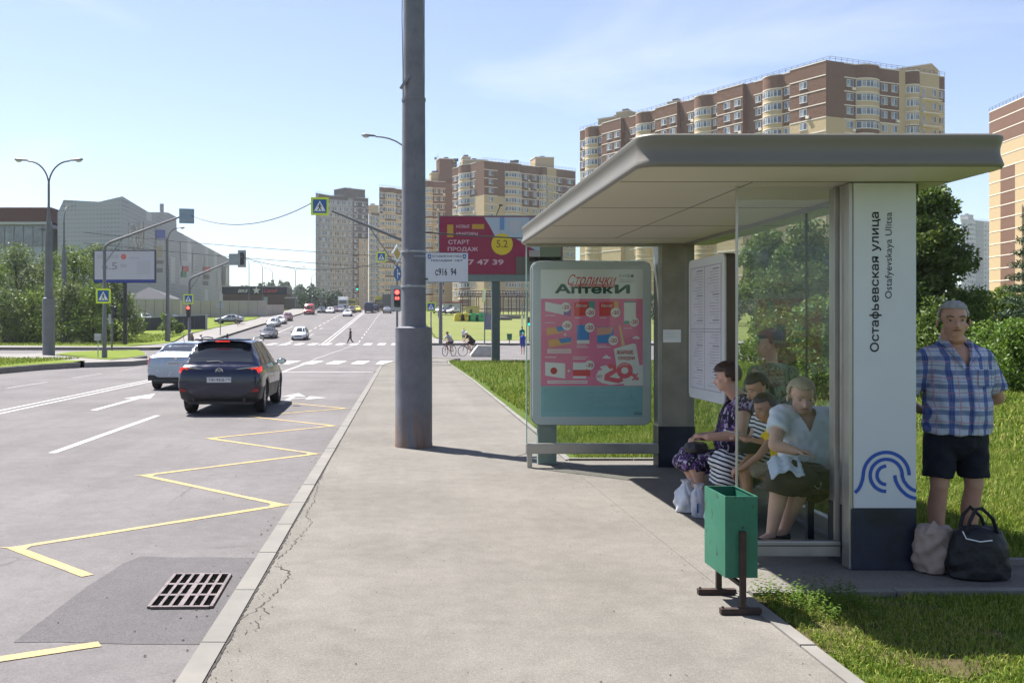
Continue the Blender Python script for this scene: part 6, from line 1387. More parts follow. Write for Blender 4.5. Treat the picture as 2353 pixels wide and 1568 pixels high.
# far woods
def wood(name, pts, h, r, n, size, label=None):
    cl = []
    for x, y in pts:
        z = T(x, y); hh = h * (.7 + .5 * RNG.random()); cl.append((x, y, z + hh * .55, r * (.7 + .5 * RNG.random()), r * .6, hh * .5))
    o = leaves(cl, n, size, L_FAR, None, name); tag(o, label, None, None, 'stuff')
L_FAR = leaf_mat('far_leaves', [(0.05, 0.085, 0.05), (0.07, 0.11, 0.06), (0.09, 0.13, 0.07)], .2)
wood('distant_wood', [(-100 + 1.9 * i + RNG.random(), 440 + 30 * RNG.random()) for i in range(38)], 13, 3.0, 16000, .8)
wood('distant_shrubs', [(-30 + 1.6 * i, 300 + 8 * RNG.random()) for i in range(8)], 6, 2.0, 3000, .4)
wood('distant_shrubs', [(45 + 4 * i, 150 + 14 * RNG.random()) for i in range(30)], 5, 2.6, 16000, .3)
# ============================================================ VEHICLES
M_TYRE = M('tyre_rubber', (0.018, 0.018, 0.019), 0.85, var=.2, vs_=8); M_RIM = M('alloy_rim', (0.32, 0.32, 0.34), 0.3, 0.9, var=.05)
M_CARGL = M('car_glass', (0.016, 0.019, 0.022), 0.05, 0.0, 0.9, var=0); M_CARBLK = M('car_black_plastic', (0.022, 0.022, 0.024), 0.5, var=.1); M_ARCH = M('wheel_arch_dark', (0.008, 0.008, 0.008), .9, var=0)
M_TAIL = emat('tail_lamp_red', (0.9, 0.03, 0.02), 0.0); MATS['tail_lamp_red'].node_tree.nodes['Principled BSDF'].inputs['Base Color'].default_value = (0.45, 0.01, 0.012, 1)
M_BRAKE = emat('brake_lamp_lit', (0.9, 0.04, 0.02), 0.38); M_HOT = emat('brake_lamp_core', (1.0, 0.28, 0.06), 2.6); MATS['brake_lamp_lit'].node_tree.nodes['Principled BSDF'].inputs['Base Color'].default_value = (0.35, 0.012, 0.01, 1); M_HEADL = M('headlamp_glass', (0.50, 0.52, 0.55), 0.1, 0.1, .9, var=0); M_CHROME = M('chrome', (0.6, 0.6, 0.62), 0.12, 1.0, var=0)
M_PLATE = M('number_plate', (0.55, 0.55, 0.56), 0.45, var=0)
def paintm(name, col, metal=.25, rough=.28): return M('paint_' + name, col, rough, metal, .5, var=.02, coat=.4)
PROF = {
 'suv': dict(L=4.55, wheels=(.92, 3.62), R=.365, st=[
  (0.00, .44, .66, .60, .74, .84, .70, .86, .60, .87), (0.03, .36, .76, .60, .85, .97, .78, .985, .68, .99), (0.08, .31, .82, .60, .89, 1.03, .83, 1.05, .73, 1.06), (0.15, .29, .85, .61, .91, 1.06, .85, 1.11, .735, 1.125), (0.32, .28, .86, .62, .918, 1.07, .868, 1.28, .70, 1.31), (0.55, .27, .86, .63, .92, 1.065, .872, 1.48, .635, 1.54), (0.66, .26, .86, .63, .92, 1.06, .872, 1.545, .60, 1.605), (0.80, .25, .86, .63, .92, 1.055, .872, 1.565, .595, 1.63), (1.5, .23, .86, .63, .92, 1.03, .875, 1.585, .60, 1.66), (2.3, .23, .86, .62, .92, 1.005, .875, 1.57, .60, 1.65), (2.75, .23, .86, .61, .92, .99, .872, 1.50, .60, 1.585), (3.2, .23, .86, .60, .918, .98, .868, 1.26, .66, 1.32), (3.55, .24, .86, .59, .915, .97, .86, 1.04, .72, 1.08), (3.9, .24, .85, .58, .91, .93, .84, .98, .68, 1.03), (4.25, .25, .82, .56, .88, .85, .79, .90, .62, .95), (4.45, .26, .74, .52, .80, .74, .70, .78, .52, .80), (4.55, .32, .58, .50, .62, .62, .55, .64, .42, .65)],
  rear=(.17, .60), wind=(2.80, 3.50), side=[(.62, 1.12), (1.17, 2.02), (2.09, 2.98)]),
 'sedan': dict(L=4.65, wheels=(.95, 3.62), R=.325, st=[
  (0.00, .42, .62, .56, .74, .84, .70, .86, .58, .87), (0.04, .32, .76, .56, .84, .98, .76, 1.0, .66, 1.01), (0.12, .26, .82, .56, .885, 1.03, .80, 1.06, .70, 1.075), (0.45, .22, .84, .57, .90, 1.0, .83, 1.08, .70, 1.10), (0.62, .21, .84, .57, .90, .99, .835, 1.14, .67, 1.17), (1.0, .21, .84, .57, .90, .98, .84, 1.30, .60, 1.34), (1.35, .2, .84, .57, .90, .97, .84, 1.39, .565, 1.44), (1.9, .2, .84, .56, .90, .955, .84, 1.41, .565, 1.465), (2.4, .2, .84, .56, .90, .94, .84, 1.36, .56, 1.42), (2.8, .2, .84, .55, .90, .93, .838, 1.19, .60, 1.24), (3.25, .2, .84, .55, .90, .91, .83, .98, .68, 1.01), (3.7, .21, .83, .54, .89, .87, .81, .92, .64, .96), (4.2, .22, .80, .52, .86, .78, .76, .82, .58, .86), (4.5, .25, .70, .48, .77, .66, .66, .70, .48, .72), (4.65, .30, .52, .44, .58, .55, .5, .57, .38, .58)],
  rear=(.60, 1.28), wind=(2.42, 3.18), side=[(1.0, 1.75), (1.82, 2.72)]),
 'van': dict(L=5.2, wheels=(1.05, 4.25), R=.34, st=[
  (0.00, .45, .85, .7, .93, 1.15, .93, 2.05, .80, 2.12), (0.05, .40, .90, .7, .97, 1.2, .965, 2.18, .84, 2.28), (0.3, .36, .93, .7, .98, 1.2, .975, 2.24, .84, 2.36), (2.5, .33, .93, .7, .98, 1.2, .975, 2.24, .84, 2.38), (3.6, .33, .93, .7, .98, 1.18, .975, 2.18, .80, 2.32), (4.0, .33, .93, .7, .98, 1.15, .96, 1.95, .78, 2.05), (4.45, .33, .92, .68, .97, 1.12, .93, 1.50, .78, 1.56), (4.8, .34, .90, .66, .95, 1.05, .88, 1.12, .74, 1.18), (5.05, .36, .84, .62, .89, .92, .80, .97, .66, 1.0), (5.2, .42, .68, .58, .74, .72, .66, .76, .55, .78)],
  rear=(-1, -1), wind=(3.95, 4.72), side=[(3.3, 4.2)]),
}
def vehicle(name, label, loc, rz, style, col, front=False, group=None, sy=1.0, sz=1.0, sw=1.0, cat='car', lod=1, clad=True, brake=False, parts=True, low=None):
    p = PROF[style]; g = thing(name, loc, label, cat, group, rz); st = np.array(p['st'], float); L = p['L']; R = p['R']
    ny = 110 if lod == 0 else 44; ys = np.unique(np.concatenate([np.linspace(0, L, ny), st[:, 0]] + [yw + R * 1.13 * np.cos(np.linspace(0, PI, 15 if lod == 0 else 9)) for yw in p['wheels']]))
    ys = ys[(ys >= 0) & (ys <= L)]; q = {k: np.interp(ys, st[:, 0], st[:, i]) for i, k in enumerate(('y', 'zb', 'wl', 'zm', 'wm', 'zt_', 'wb', 'zr', 'wr', 'zc')) if i}
    if lod == 0:
        for k in q:
            a = q[k]; b_ = np.convolve(np.pad(a, 2, mode='edge'), [.1, .2, .4, .2, .1], 'valid'); mk = (ys > .1) & (ys < L - .1); q[k] = np.where(mk, b_, a)
    N = len(ys); S = np.zeros((N, 10, 3)); S[:, :, 1] = ys[:, None]
    zb, zm, zbelt = q['zb'], q['zm'], q['zt_']
    arch = np.zeros(N)
    for yw in p['wheels']: d = np.abs(ys - yw); RR = R * 1.12; arch = np.where(d < RR, np.maximum(arch, R + np.sqrt(np.maximum(0, RR ** 2 - d ** 2)) - .02), arch)
    S[:, 0, 0] = 0; S[:, 0, 2] = zb
    S[:, 1, 0] = np.where(arch > zb, q['wl'] - .26, q['wl'] - .12); S[:, 1, 2] = np.maximum(zb, arch - .01 * 0)
    S[:, 2, 0] = np.where(arch > zb + .05, q['wm'] * .985, q['wl']); S[:, 2, 2] = np.maximum(zb + .07, arch)
    S[:, 3, 0] = q['wm']; S[:, 3, 2] = np.maximum(zm, arch + .05)
    S[:, 4, 0] = q['wm'] - .012; S[:, 4, 2] = np.maximum(zm + (zbelt - zm) * .62, S[:, 3, 2] + .03)
    S[:, 5, 0] = q['wb']; S[:, 5, 2] = np.maximum(zbelt, S[:, 4, 2] + .03)
    for j, f in ((6, .5),): S[:, j, 0] = q['wb'] * (1 - f) + q['wr'] * f + .02; S[:, j, 2] = zbelt * (1 - f) + q['zr'] * f
    S[:, 7, 0] = q['wr']; S[:, 7, 2] = q['zr']; S[:, 8, 0] = q['wr'] * .62; S[:, 8, 2] = q['zr'] + (q['zc'] - q['zr']) * .78; S[:, 9, 0] = 0; S[:, 9, 2] = q['zc']
    sc = np.array([sw, sy, sz])
    def SF(y, t):
        j = min(8, int(t)); f = t - j; i = np.clip(np.searchsorted(ys, y) - 1, 0, N - 2); h = (y - ys[i]) / (ys[i + 1] - ys[i]); A = S[i] * (1 - h) + S[i + 1] * h
        return A[j] * (1 - f) + A[j + 1] * f
    mats = [col, M_CARBLK if clad else col, M_ARCH]; V = []; Fq = []; mi = []
    prof = lambda i: [S[i, j] for j in range(10)] + [S[i, j] * [-1, 1, 1] for j in range(8, 0, -1)]
    for i in range(N): V += [v * sc for v in prof(i)]
    m_ = 18
    for i in range(N - 1):
        for j in range(m_):
            a, b_ = i * m_ + j, i * m_ + (j + 1) % m_; Fq.append((a, b_, b_ + m_, a + m_)); jj = j if j < 9 else 17 - j
            ia = arch[i] > zb[i] + .05 or arch[i + 1] > zb[i + 1] + .05
            mi.append(2 if jj == 1 and ia else 1 if (jj == 1 or jj == 0 or (jj == 2 and (clad and (ys[i] < .45 or ys[i] > L - .3 or not ia or True)) and (not ia or clad))) else 0)
    me = bpy.data.meshes.new('body'); me.from_pydata(V, [], Fq + [tuple(reversed(range(m_))), tuple(range((N - 1) * m_, N * m_))])
    for m in mats: me.materials.append(m)
    me.polygons.foreach_set('material_index', mi + [0, 0]); bm = bmesh.new(); bm.from_mesh(me); bmesh.ops.recalc_face_normals(bm, faces=bm.faces); bm.to_mesh(me); bm.free()
    me.polygons.foreach_set('use_smooth', [True] * len(me.polygons)); me.set_sharp_from_angle(angle=math.radians(34))
    body = link(bpy.data.objects.new('body', me), g)
    def patch(nm, fy0, fy1, t0, t1, mat, sgn=0, n=6, m=6, off=.004, par=None):
        """sgn 0: spans both sides over the top (t0 = outer edge); else one side"""
        vs = []
        for a in range(n + 1):
            for b_ in range(m + 1):
                if sgn == 0: u = -1 + 2 * b_ / m; t = 9 - abs(u) * (9 - t0); s_ = 1 if u >= 0 else -1
                else: t = t0 + (t1 - t0) * b_ / m; s_ = sgn
                y0_ = fy0(t) if callable(fy0) else fy0; y1_ = fy1(t) if callable(fy1) else fy1
                y = y0_ + (y1_ - y0_) * a / n; P_ = SF(y, t); e = .02; dy = SF(min(L, y + e), t) - SF(max(0, y - e), t); dt = SF(y, min(8.999, t + .1)) - SF(y, max(0, t - .1))
                nn = np.cross(dy, dt); ln = np.linalg.norm(nn); nn = nn / ln if ln > 1e-9 else np.array([0, 0, 1.]); 
                if np.dot(nn, P_ - np.array([0, P_[1], .7])) < 0: nn = -nn
                if sgn == 0 and abs(u) < .01: nn[0] = 0
                q_ = (P_ + nn * off) * [s_, 1, 1]; vs.append(q_ * sc)
        fs = [(a * (m + 1) + b_, a * (m + 1) + b_ + 1, (a + 1) * (m + 1) + b_ + 1, (a + 1) * (m + 1) + b_) for a in range(n) for b_ in range(m)]
        return MB().add(vs, fs).build(nm, mat, par or g, smooth=True)
    ra, rb_ = p['rear']; wa, wb_ = p['wind']
    k = 12 if lod == 0 else 6
    if ra > 0: patch('rear_window', ra, rb_, 7.12, 9, M_CARGL, 0, 10, k)
    patch('windscreen', wa, wb_, 7.1, 9, M_CARGL, 0, 8, k)
    zs = p['side']
    for s_ in (1, -1):
        for i, (a, b_) in enumerate(zs):
            def f0(t, a=a, i=i): return a + (.30 * (t - 5.1) / 1.8 if (i == 0 and style != 'van') else 0.0)
            def f1(t, b_=b_, i=i): return b_ - (.42 * (t - 5.1) / 1.8 if i == len(zs) - 1 else 0.0) * (1.1 if style != 'suv' else .8)
            patch('side_window', f0, f1, 5.15, 6.86, M_CARGL, s_, 5, 4)
    for yw in p['wheels']:
        for s_ in (1, -1):
            x = s_ * (.90 * sw - .125) if style != 'van' else s_ * .84; n = 28 if lod == 0 else 14
            c = Vector((x, yw * sy, R * sz)); w = .115; prof_ = [(.0, -w * .9), (R * .62, -w * .9), (R * .9, -w), (R * .985, -w * .75), (R * 1.0, -w * .3), (R, w * .3), (R * .985, w * .75), (R * .9, w), (R * .68, w * .93), (R * .66, w * .6), (0, w * .55)]
            mb = MB(); vs = [(c.x + s_ * z, c.y + r * math.cos(2 * PI * i / n), c.z + r * sz * math.sin(2 * PI * i / n)) for r, z in prof_ for i in range(n)]
            mb.add(vs, [(a * n + i, a * n + (i + 1) % n, (a + 1) * n + (i + 1) % n, (a + 1) * n + i) for a in range(len(prof_) - 1) for i in range(n)]); wh = mb.build('wheel', M_TYRE, g, smooth=True)
            rm = MB(); xo = c.x + s_ * w * .8
            for i in range(5 if lod else 10):
                a = 2 * PI * i / (5 if lod else 10); wd = .045 if lod == 0 else .09; d_ = Vector((0, math.cos(a), math.sin(a))); t_ = Vector((0, -math.sin(a), math.cos(a))); p0, p1 = d_ * .03, d_ * R * .64
                b0 = Vector((xo, c.y, c.z)); rm.add([b0 + p0 + t_ * wd / 2, b0 + p1 + t_ * wd / 2, b0 + p1 - t_ * wd / 2, b0 + p0 - t_ * wd / 2] + [v - Vector((s_ * .03, 0, 0)) for v in (b0 + p0 + t_ * wd / 2, b0 + p1 + t_ * wd / 2, b0 + p1 - t_ * wd / 2, b0 + p0 - t_ * wd / 2)], [(0, 1, 2, 3), (4, 5, 6, 7), (0, 1, 5, 4), (1, 2, 6, 5), (2, 3, 7, 6), (3, 0, 4, 7)])
            for r0_, r1_ in ((R * .61, R * .68),):
                for i in range(n): a0, a1 = 2 * PI * i / n, 2 * PI * (i + 1) / n; rm.quad((xo, c.y + r0_ * math.cos(a0), c.z + r0_ * math.sin(a0)), (xo, c.y + r1_ * math.cos(a0), c.z + r1_ * math.sin(a0)), (xo, c.y + r1_ * math.cos(a1), c.z + r1_ * math.sin(a1)), (xo, c.y + r0_ * math.cos(a1), c.z + r0_ * math.sin(a1)))
            rm.cyl((xo - s_ * .03, c.y, c.z), (xo + s_ * .005, c.y, c.z), .06, n=10); rm.build('rim', M_RIM, wh)
    # mirrors
    my = (p['wind'][1] - .42) * sy; mz = (np.interp(p['wind'][1] - .5, st[:, 0], st[:, 5]) + .09) * sz
    for s_ in (1, -1):
        x = s_ * (.99 * sw if style != 'van' else 1.12); MB().ell((x, my, mz), (.115, .075, .075 if style != 'van' else .16), 10, 8).build('mirror', col if lod == 0 else M_CARBLK, g, smooth=True)
        if lod == 0: MB().prism(rrect(.17, .11, .03), .004, O=(x, my - .070, mz), **UPR).build('mirror_glass', M('mirror_glass', (.5, .55, .6), .05, 1.0, var=0), g); MB().tube([(s_ * .86 * sw, my, mz - .05), (x, my, mz - .02)], .025, 6).build('mirror_arm', M_CARBLK, g)
    # face details
    def fp(nm, pts, y, mat, d=.03, back=True):
        O = (0, y * sy, 0); return MB().prism([(a * sw, b_ * sz) for a, b_ in pts], d if back else d, O=O, U=(1, 0, 0), W=(0, 0, 1), N=(0, -1 if back else 1, 0)).build(nm, mat, g)
    if front:
        yf = L; zc = {'suv': .66, 'sedan': .58, 'van': .8}[style]
        for s_ in (1, -1): fp('headlamp', [(s_ * .40, zc + .02), (s_ * .74, zc + .06), (s_ * .80, zc + .16), (s_ * .45, zc + .12)], yf - .16, M_HEADL, .07, False)
        fp('grille', [(-.38, zc - .06), (.38, zc - .06), (.42, zc + .08), (-.42, zc + .08)], yf - .05, M_CARBLK, .06, False)
        fp('lower_intake', [(-.62, .30), (.62, .30), (.66, .44), (-.66, .44)], yf - .06, M_CARBLK, .05, False)
        fp('number_plate', [(-.26, .46), (.26, .46), (.26, .57), (-.26, .57)], yf + .002, M_PLATE, .02, False)
    return g, body, patch, fp, SF
# ---- the dark blue SUV in front
NAVYP = paintm('deep_blue', (0.0025, 0.006, 0.028), .0, .2)
s = 106.8; y = FPX / s; xc = (503 - VX) / s
suv, body, patch, fp, SF = vehicle('parked_car', 'dark blue SUV with lit brake lamps stopped in the right lane, seen from behind', (xc, y, -.25), .005, 'suv', NAVYP, lod=0)
suv.name = 'suv_car'
for s_ in (1, -1):
    fp('tail_lamp', [(s_ * .40, .985), (s_ * .52, 1.0), (s_ * .835, 1.045), (s_ * .86, .97), (s_ * .80, .915), (s_ * .62, .90), (s_ * .55, .95)], .085, M_BRAKE, .035)
    patch('tail_lamp', .055, .32, 4.35, 4.98, M_BRAKE, s_, 5, 3, .006)
    MB().cyl((s_ * .70, .052, .955), (s_ * .70, .040, .955), .045, n=16).build('lamp_core', M_HOT, suv)
    fp('chrome_strip', [(s_ * .36, 1.012), (s_ * .84, 1.058), (s_ * .84, 1.047), (s_ * .38, 1.0)], .08, M_CHROME, .036)
    fp('bumper_reflector', [(s_ * .52, .505), (s_ * .84, .525), (s_ * .84, .585), (s_ * .52, .56)], .035, M('reflector_red', (.30, .012, .01), .35, var=0), .03)
    MB().cyl((s_ * .55, .12, .36), (s_ * .55, -.02, .355), .04, n=16).build('exhaust', M_CARBLK, suv, smooth=True)
    MB().tube([(s_ * .60, .95, 1.60), (s_ * .605, 1.05, 1.665), (s_ * .61, 1.8, 1.685), (s_ * .61, 2.5, 1.655), (s_ * .605, 2.62, 1.59)], .016, 8).build('roof_rail', M_LGREY, suv, smooth=True)
fp('number_plate', [(-.26, .72), (.26, .72), (.26, .832), (-.26, .832)], .006, M_PLATE, .018)
def plate_text(g, txt, reg, x0_, z, y, w=.52):
    ftext(txt, x0_ - .055 * w / .52, z, w * .66, .062, M_BLACKTX, g, y, .012); ftext(reg, x0_ + w * .385, z + .012, w * .19, .042, M_BLACKTX, g, y, .0)
    MB().bx(x0_ + w * .265, x0_ + w * .27, y - .0006, y, z - .05, z + .05).build('plate_divider', M_BLACKTX, g)
plate_text(suv, 'Т819ЕВ', '790', 0, .776, -.0135)
fp('plate_recess', [(-.36, .68), (.36, .68), (.40, .87), (-.40, .87)], .012, NAVYP, .006)
mb = MB(); O = (0, .020, .965)
def ringpts(rx, rz_, n=28): return [(rx * math.cos(2 * PI * i / n), rz_ * math.sin(2 * PI * i / n)) for i in range(n)]
R0, R1 = ringpts(.078, .062), ringpts(.066, .050)
for i in range(28): j = (i + 1) % 28; mb.add([(R0[i][0], .018, .965 + R0[i][1]), (R0[j][0], .018, .965 + R0[j][1]), (R1[j][0], .018, .965 + R1[j][1]), (R1[i][0], .018, .965 + R1[i][1])], [(0, 1, 2, 3)])
ribbon(mb, [(-.066, .985), (-.035, .985), (0, .950), (.035, .985), (.066, .985)], .012, .0175)
mb.build('badge', M_CHROME, suv)
ftext('CX-5', -.62, .77, .13, .032, M_CHROME, suv, .004, .02, shear=.2); ftext('AWD', .62, .765, .13, .024, M_CHROME, suv, .004, .02, shear=.3)
MB().bx(-.62, .62, .46, .74, 1.615, 1.648).build('roof_spoiler', NAVYP, suv, bevel=.012); fp('third_brake_lamp', [(-.16, 1.585), (.16, 1.585), (.15, 1.61), (-.15, 1.61)], .455, M_BRAKE, .015)
MB().tube([(-.30, .17, 1.155), (-.05, .19, 1.175), (.06, .155, 1.13)], .013, 6).build('rear_wiper', M_CARBLK, suv)
MB().prism([(0, 0), (.16, 0), (.05, .11), (.02, .10)], .03, O=(-.015, 1.0, 1.655), U=(0, 1, 0), W=(0, 0, 1), N=(1, 0, 0)).build('roof_fin', M_CARBLK, suv)
MB().bx(-.70, .70, .10, .6, .24, .36).build('underbody', M_CARBLK, suv); MB().bx(-.25, .45, .5, .8, .20, .27).build('silencer', M_RUST, suv)
for z in (.60,): fp('bumper_crease', [(-.80, .628), (.80, .628), (.80, .622), (-.80, .622)], .028, M_CARBLK, .03)
MB().bx(-.50, .50, .03, .034, .8745, .879).build('tailgate_gap', M_CARBLK, suv)
# ---- pale sedan beside it
PALE = paintm('pale_blue_white', (0.34, 0.40, 0.47), .2, .25)
s = 75.8; y = FPX / s; xl = (335 - VX) / s; 
g, body, patch, fp, SF = vehicle('sedan_car', 'pale blue-white sedan in the second lane, half hidden by the dark blue SUV', (xl + .90, y, -.25), .01, 'sedan', PALE, lod=0, clad=False)
for s_ in (1, -1):
    fp('tail_lamp', [(s_ * .60, .70), (s_ * .80, .70), (s_ * .835, .86), (s_ * .80, .98), (s_ * .62, .94)], .10, M_TAIL, .045); patch('tail_lamp', .05, .30, 3.6, 4.95, M_TAIL, s_, 5, 3, .006)
fp('number_plate', [(-.26, .76), (.26, .76), (.26, .872), (-.26, .872)], .0, M_PLATE, .02); plate_text(g, 'О273УО', '799', 0, .816, -.0215)
fp('bumper_lower', [(-.84, .30), (.84, .30), (.84, .46), (-.84, .46)], .06, M_CARBLK, .05); fp('third_brake_lamp', [(-.2, 1.355), (.2, 1.355), (.2, 1.375), (-.2, 1.375)], 1.12, M_TAIL, .02)
MB().cyl((0, .012, .97), (0, .0, .97), .045, n=16).build('badge', M_CHROME, g); MB().tube([(-.05, 1.5, 1.45), (-.06, 1.35, 1.66)], .008, 5).build('aerial', M_CARBLK, g); MB().tube([(0, .62, 1.145), (.5, .66, 1.165)], .012, 5).build('rear_wiper', M_CARBLK, g)
MB().bx(-.72, .72, .1, .6, .2, .34).build('underbody', M_CARBLK, g)
# ---- oncoming and distant traffic: (style, u, v of tyre line, paint, front?, label, scale tweaks)
PB = {'blk': paintm('black', (.012, .012, .014)), 'dkg': paintm('graphite', (.05, .048, .05)), 'wht': paintm('white', (.62, .62, .62), 0), 'slv': paintm('silver', (.36, .37, .38), .5), 'red': paintm('van_red', (.30, .035, .03), 0), 'bur': paintm('burgundy', (.12, .03, .03)), 'nvy': paintm('navy', (.015, .022, .06)), 'yel': paintm('taxi_yellow', (.58, .50, .04), 0), 'brn': paintm('brown', (.10, .075, .06)), 'gry': paintm('grey', (.18, .18, .19)), 'wbk': paintm('silver_white', (.50, .52, .54), .2), 'grn': paintm('lime', (.45, .55, .08), 0)}
traffic = [
 ('sedan', 612, 779, 'dkg', 1, 'dark grey hatchback leading the oncoming cars beyond the crossing', {}), ('suv', 685, 782, 'wbk', 1, 'white and black SUV facing the camera right before the far crossing', {}),
 ('suv', 624, 752, 'slv', 1, 'silver car with open bonnet on the left lane behind the dark hatchback', dict(sz=.92)), ('sedan', 640, 745, 'wht', 1, 'white sedan behind the silver car in the left lane', {}), ('suv', 655, 738, 'bur', 1, 'burgundy SUV at the end of the left-lane queue', dict(sz=.95)),
 ('van', 708, 723, 'red', 1, 'red high-roof van parked on the left at the hill crest', {}), ('sedan', 737, 719, 'dkg', 1, 'dark car right of the red van', {}), ('suv', 757, 719.5, 'wht', 1, 'white car with two others in front of the tower', dict(sz=.85)), ('sedan', 771, 717, 'bur', 1, 'small reddish car behind the white car on the crest', {}), ('sedan', 782, 717, 'gry', 1, 'grey car right of the reddish one on the crest', {}),
 ('sedan', 797, 727, 'wht', 1, 'white saloon coming down the hill in the middle', {}), ('suv', 806, 719, 'brn', 1, 'dark SUV behind the descending white saloon', {}), ('sedan', 819, 717, 'yel', 1, 'yellow taxi right of the dark SUV', {}),
 ('van', 847, 719, 'nvy', 0, 'dark blue van driving away up the hill', {}), ('suv', 860, 717, 'nvy', 0, 'navy SUV beside the dark blue van', {}), ('sedan', 889, 720, 'slv', 0, 'silver car driving away just left of the red signal', {}),
]
veh_group = 'distant cars on the rising road'
for i, (stl, u, v, c, fr_, lab, kw) in enumerate(traffic):
    x, y = hit(u, v, -.25)
    nx_ = hit(u + 1, v, -.25); g, *_ = vehicle({'van': 'van', 'suv': 'suv_car', 'sedan': 'sedan_car'}[stl], lab, (x, y, RZ(x, y)), PI if fr_ else 0, stl, PB[c], front=bool(fr_), group=veh_group, lod=1, cat='van' if stl == 'van' else 'car', **kw)
    if fr_: g.location.y += PROF[stl]['L']; g.location.z = RZ(x, g.location.y - PROF[stl]['L'] / 2)
    else:
        fp_ = _[2]
        for s_ in (1, -1): fp_('tail_lamp', [(s_ * .68, .85), (s_ * .84, .85), (s_ * .84, 1.0), (s_ * .68, 1.0)], .1, M_TAIL, .1)
    pit = math.atan(.05) if y > 112 else 0; g.rotation_euler[0] = -pit if fr_ else pit
PB['dk2'] = paintm('black2', (.02, .02, .022))
for u, v, c, rz_, lab in ((322, 731, 'wht', .9, 'white SUV in the lot seen between billboard post and fence'), (398, 728, 'blk', 1.3, 'black car in the lot behind the dark fence, left'), (428, 726, 'dkg', 1.4, 'dark car in the lot behind the fence, by the red signal'), (540, 726, 'slv', 1.5, 'silver car parked side-on below the beige wall')):
    s = 14.3; x, y = at(u, s); vehicle('sedan_car' if u > 330 else 'suv_car', lab, (x + 1.5, y - 1, T(x, y)), rz_, 'suv' if u < 330 else 'sedan', PB[c], front=True, lod=1, group='cars in the lot by the beige wall')
for u, c, lab in ((1022, 'wht', 'white car in the far right lot, left one'), (1036, 'blk', 'dark car in the far right lot'), (1048, 'wht', 'white car in the far right lot nearest the pavilion')):
    s = 10.8; x, y = at(u, s); vehicle('sedan_car', lab, (x, y, T(x, y) + .2), PI - .5, 'sedan', PB[c], front=True, lod=1, group='cars in the far right lot')
# lorries
def lorry(u, v, s, label, boxc, cabc, w=2.4, hb=3.2, L=6, front=True):
    x, y = at(u, s); z = RZ(x, y); g = thing('lorry', (x, y, z), label, 'lorry')
    y0_ = 1.9 if front else 0
    MB().bx(-w / 2, w / 2, y0_, y0_ + L, 1.0, hb).build('cargo_box', boxc, g, bevel=.03)
    cy = 0 if front else L + .1
    MB().prism([(cy, .5), (cy + 1.8, .5), (cy + 1.8, 2.5), (cy + .35, 2.55), (cy + .05, 1.5)] if front else [(cy, .5), (cy + 1.8, .5), (cy + 1.75, 1.5), (cy + 1.45, 2.55), (cy, 2.5)], w - .2, O=(-w / 2 + .1, 0, 0), U=(0, 1, 0), W=(0, 0, 1), N=(1, 0, 0)).build('cab', cabc, g, bevel=.04)
    if front: MB().prism([(-.95, 1.5), (.95, 1.5), (.9, 2.3), (-.9, 2.3)], .03, O=(0, .02, 0), **UPR).build('windscreen', M_CARGL, g); MB().bx(-.9, .9, -.04, .0, .75, 1.1).build('grille', M_CARBLK, g)
    else: MB().bx(-w / 2 + .1, w / 2 - .1, -.03, 0, .75, .95).build('bumper', M_CARBLK, g)
    for sx in (-1, 1):
        for yy in (.9, y0_ + L - 1.2, L + .9 if not front else y0_ + L - 2.4): MB().cyl((sx * (w / 2 - .3), yy, .48), (sx * (w / 2 - .02), yy, .48), .48, n=14).build('wheel', M_TYRE, g)
    MB().bx(-.5, .5, .2, y0_ + L, .6, .98).build('chassis', M_CARBLK, g); return g
lorry(787, 712, 9.6, 'white box lorry behind the descending cars', PB['wht'], PB['wht'], hb=3.3); lorry(808, 712, 9.4, 'yellow-roofed lorry beside the white box lorry', PB['brn'], PB['yel'], hb=2.9)
lorry(872, 714, 9.8, 'lorry with yellow top between blue van and dark lorry', PB['yel'], PB['brn'], hb=3.4); lorry(891, 716, 10.0, 'dark high lorry left of the thick pole', PB['dkg'], PB['blk'], w=2.6, hb=3.9, front=False)
# ============================================================ PEOPLE
def skinm(name, c):
    m, t, b = base(name, c, 0.5, 0, 0.4); b.inputs['Subsurface Weight'].default_value = 0.12; b.inputs['Subsurface Radius'].default_value = (.02, .008, .004)
    f = noise(t, coords(t), 14, 4, .6); t.links.new(mixc(t, ramp(t, f, (.3, 0.), (.7, 1.)), tuple(x * .88 for x in c), (min(1, c[0] * 1.08), c[1], c[2] * .97)), b.inputs['Base Color']); MATS[name] = m; return m
SK_L = skinm('skin_light', (0.56, 0.355, 0.275)); SK_T = skinm('skin_tan', (0.47, 0.275, 0.20)); SK_D = skinm('skin_darker', (0.38, 0.215, 0.145))
H_GREY = M('hair_grey', (0.34, 0.33, 0.32), .7, var=.25, vs_=30, bmp=.4, bs=120); H_DARK = M('hair_dark', (0.018, 0.013, 0.012), .45, var=.3, vs_=30, bmp=.4, bs=120); H_BRN = M('hair_auburn', (0.055, 0.028, 0.022), .5, var=.4, vs_=20, bmp=.4, bs=120); H_BLON = M('hair_pale_blond', (0.42, 0.36, 0.26), .6, var=.2, vs_=25, bmp=.4, bs=120)
M_LIP = M('lips', (0.28, 0.10, 0.085), .5, var=0); M_EYEW = M('eye_white', (.34, .31, .28), .3, var=0); M_EYED = M('eye_dark', (.02, .014, .01), .2, var=0); M_BROW = M('brows_grey', (.10, .085, .07), .8, var=0)
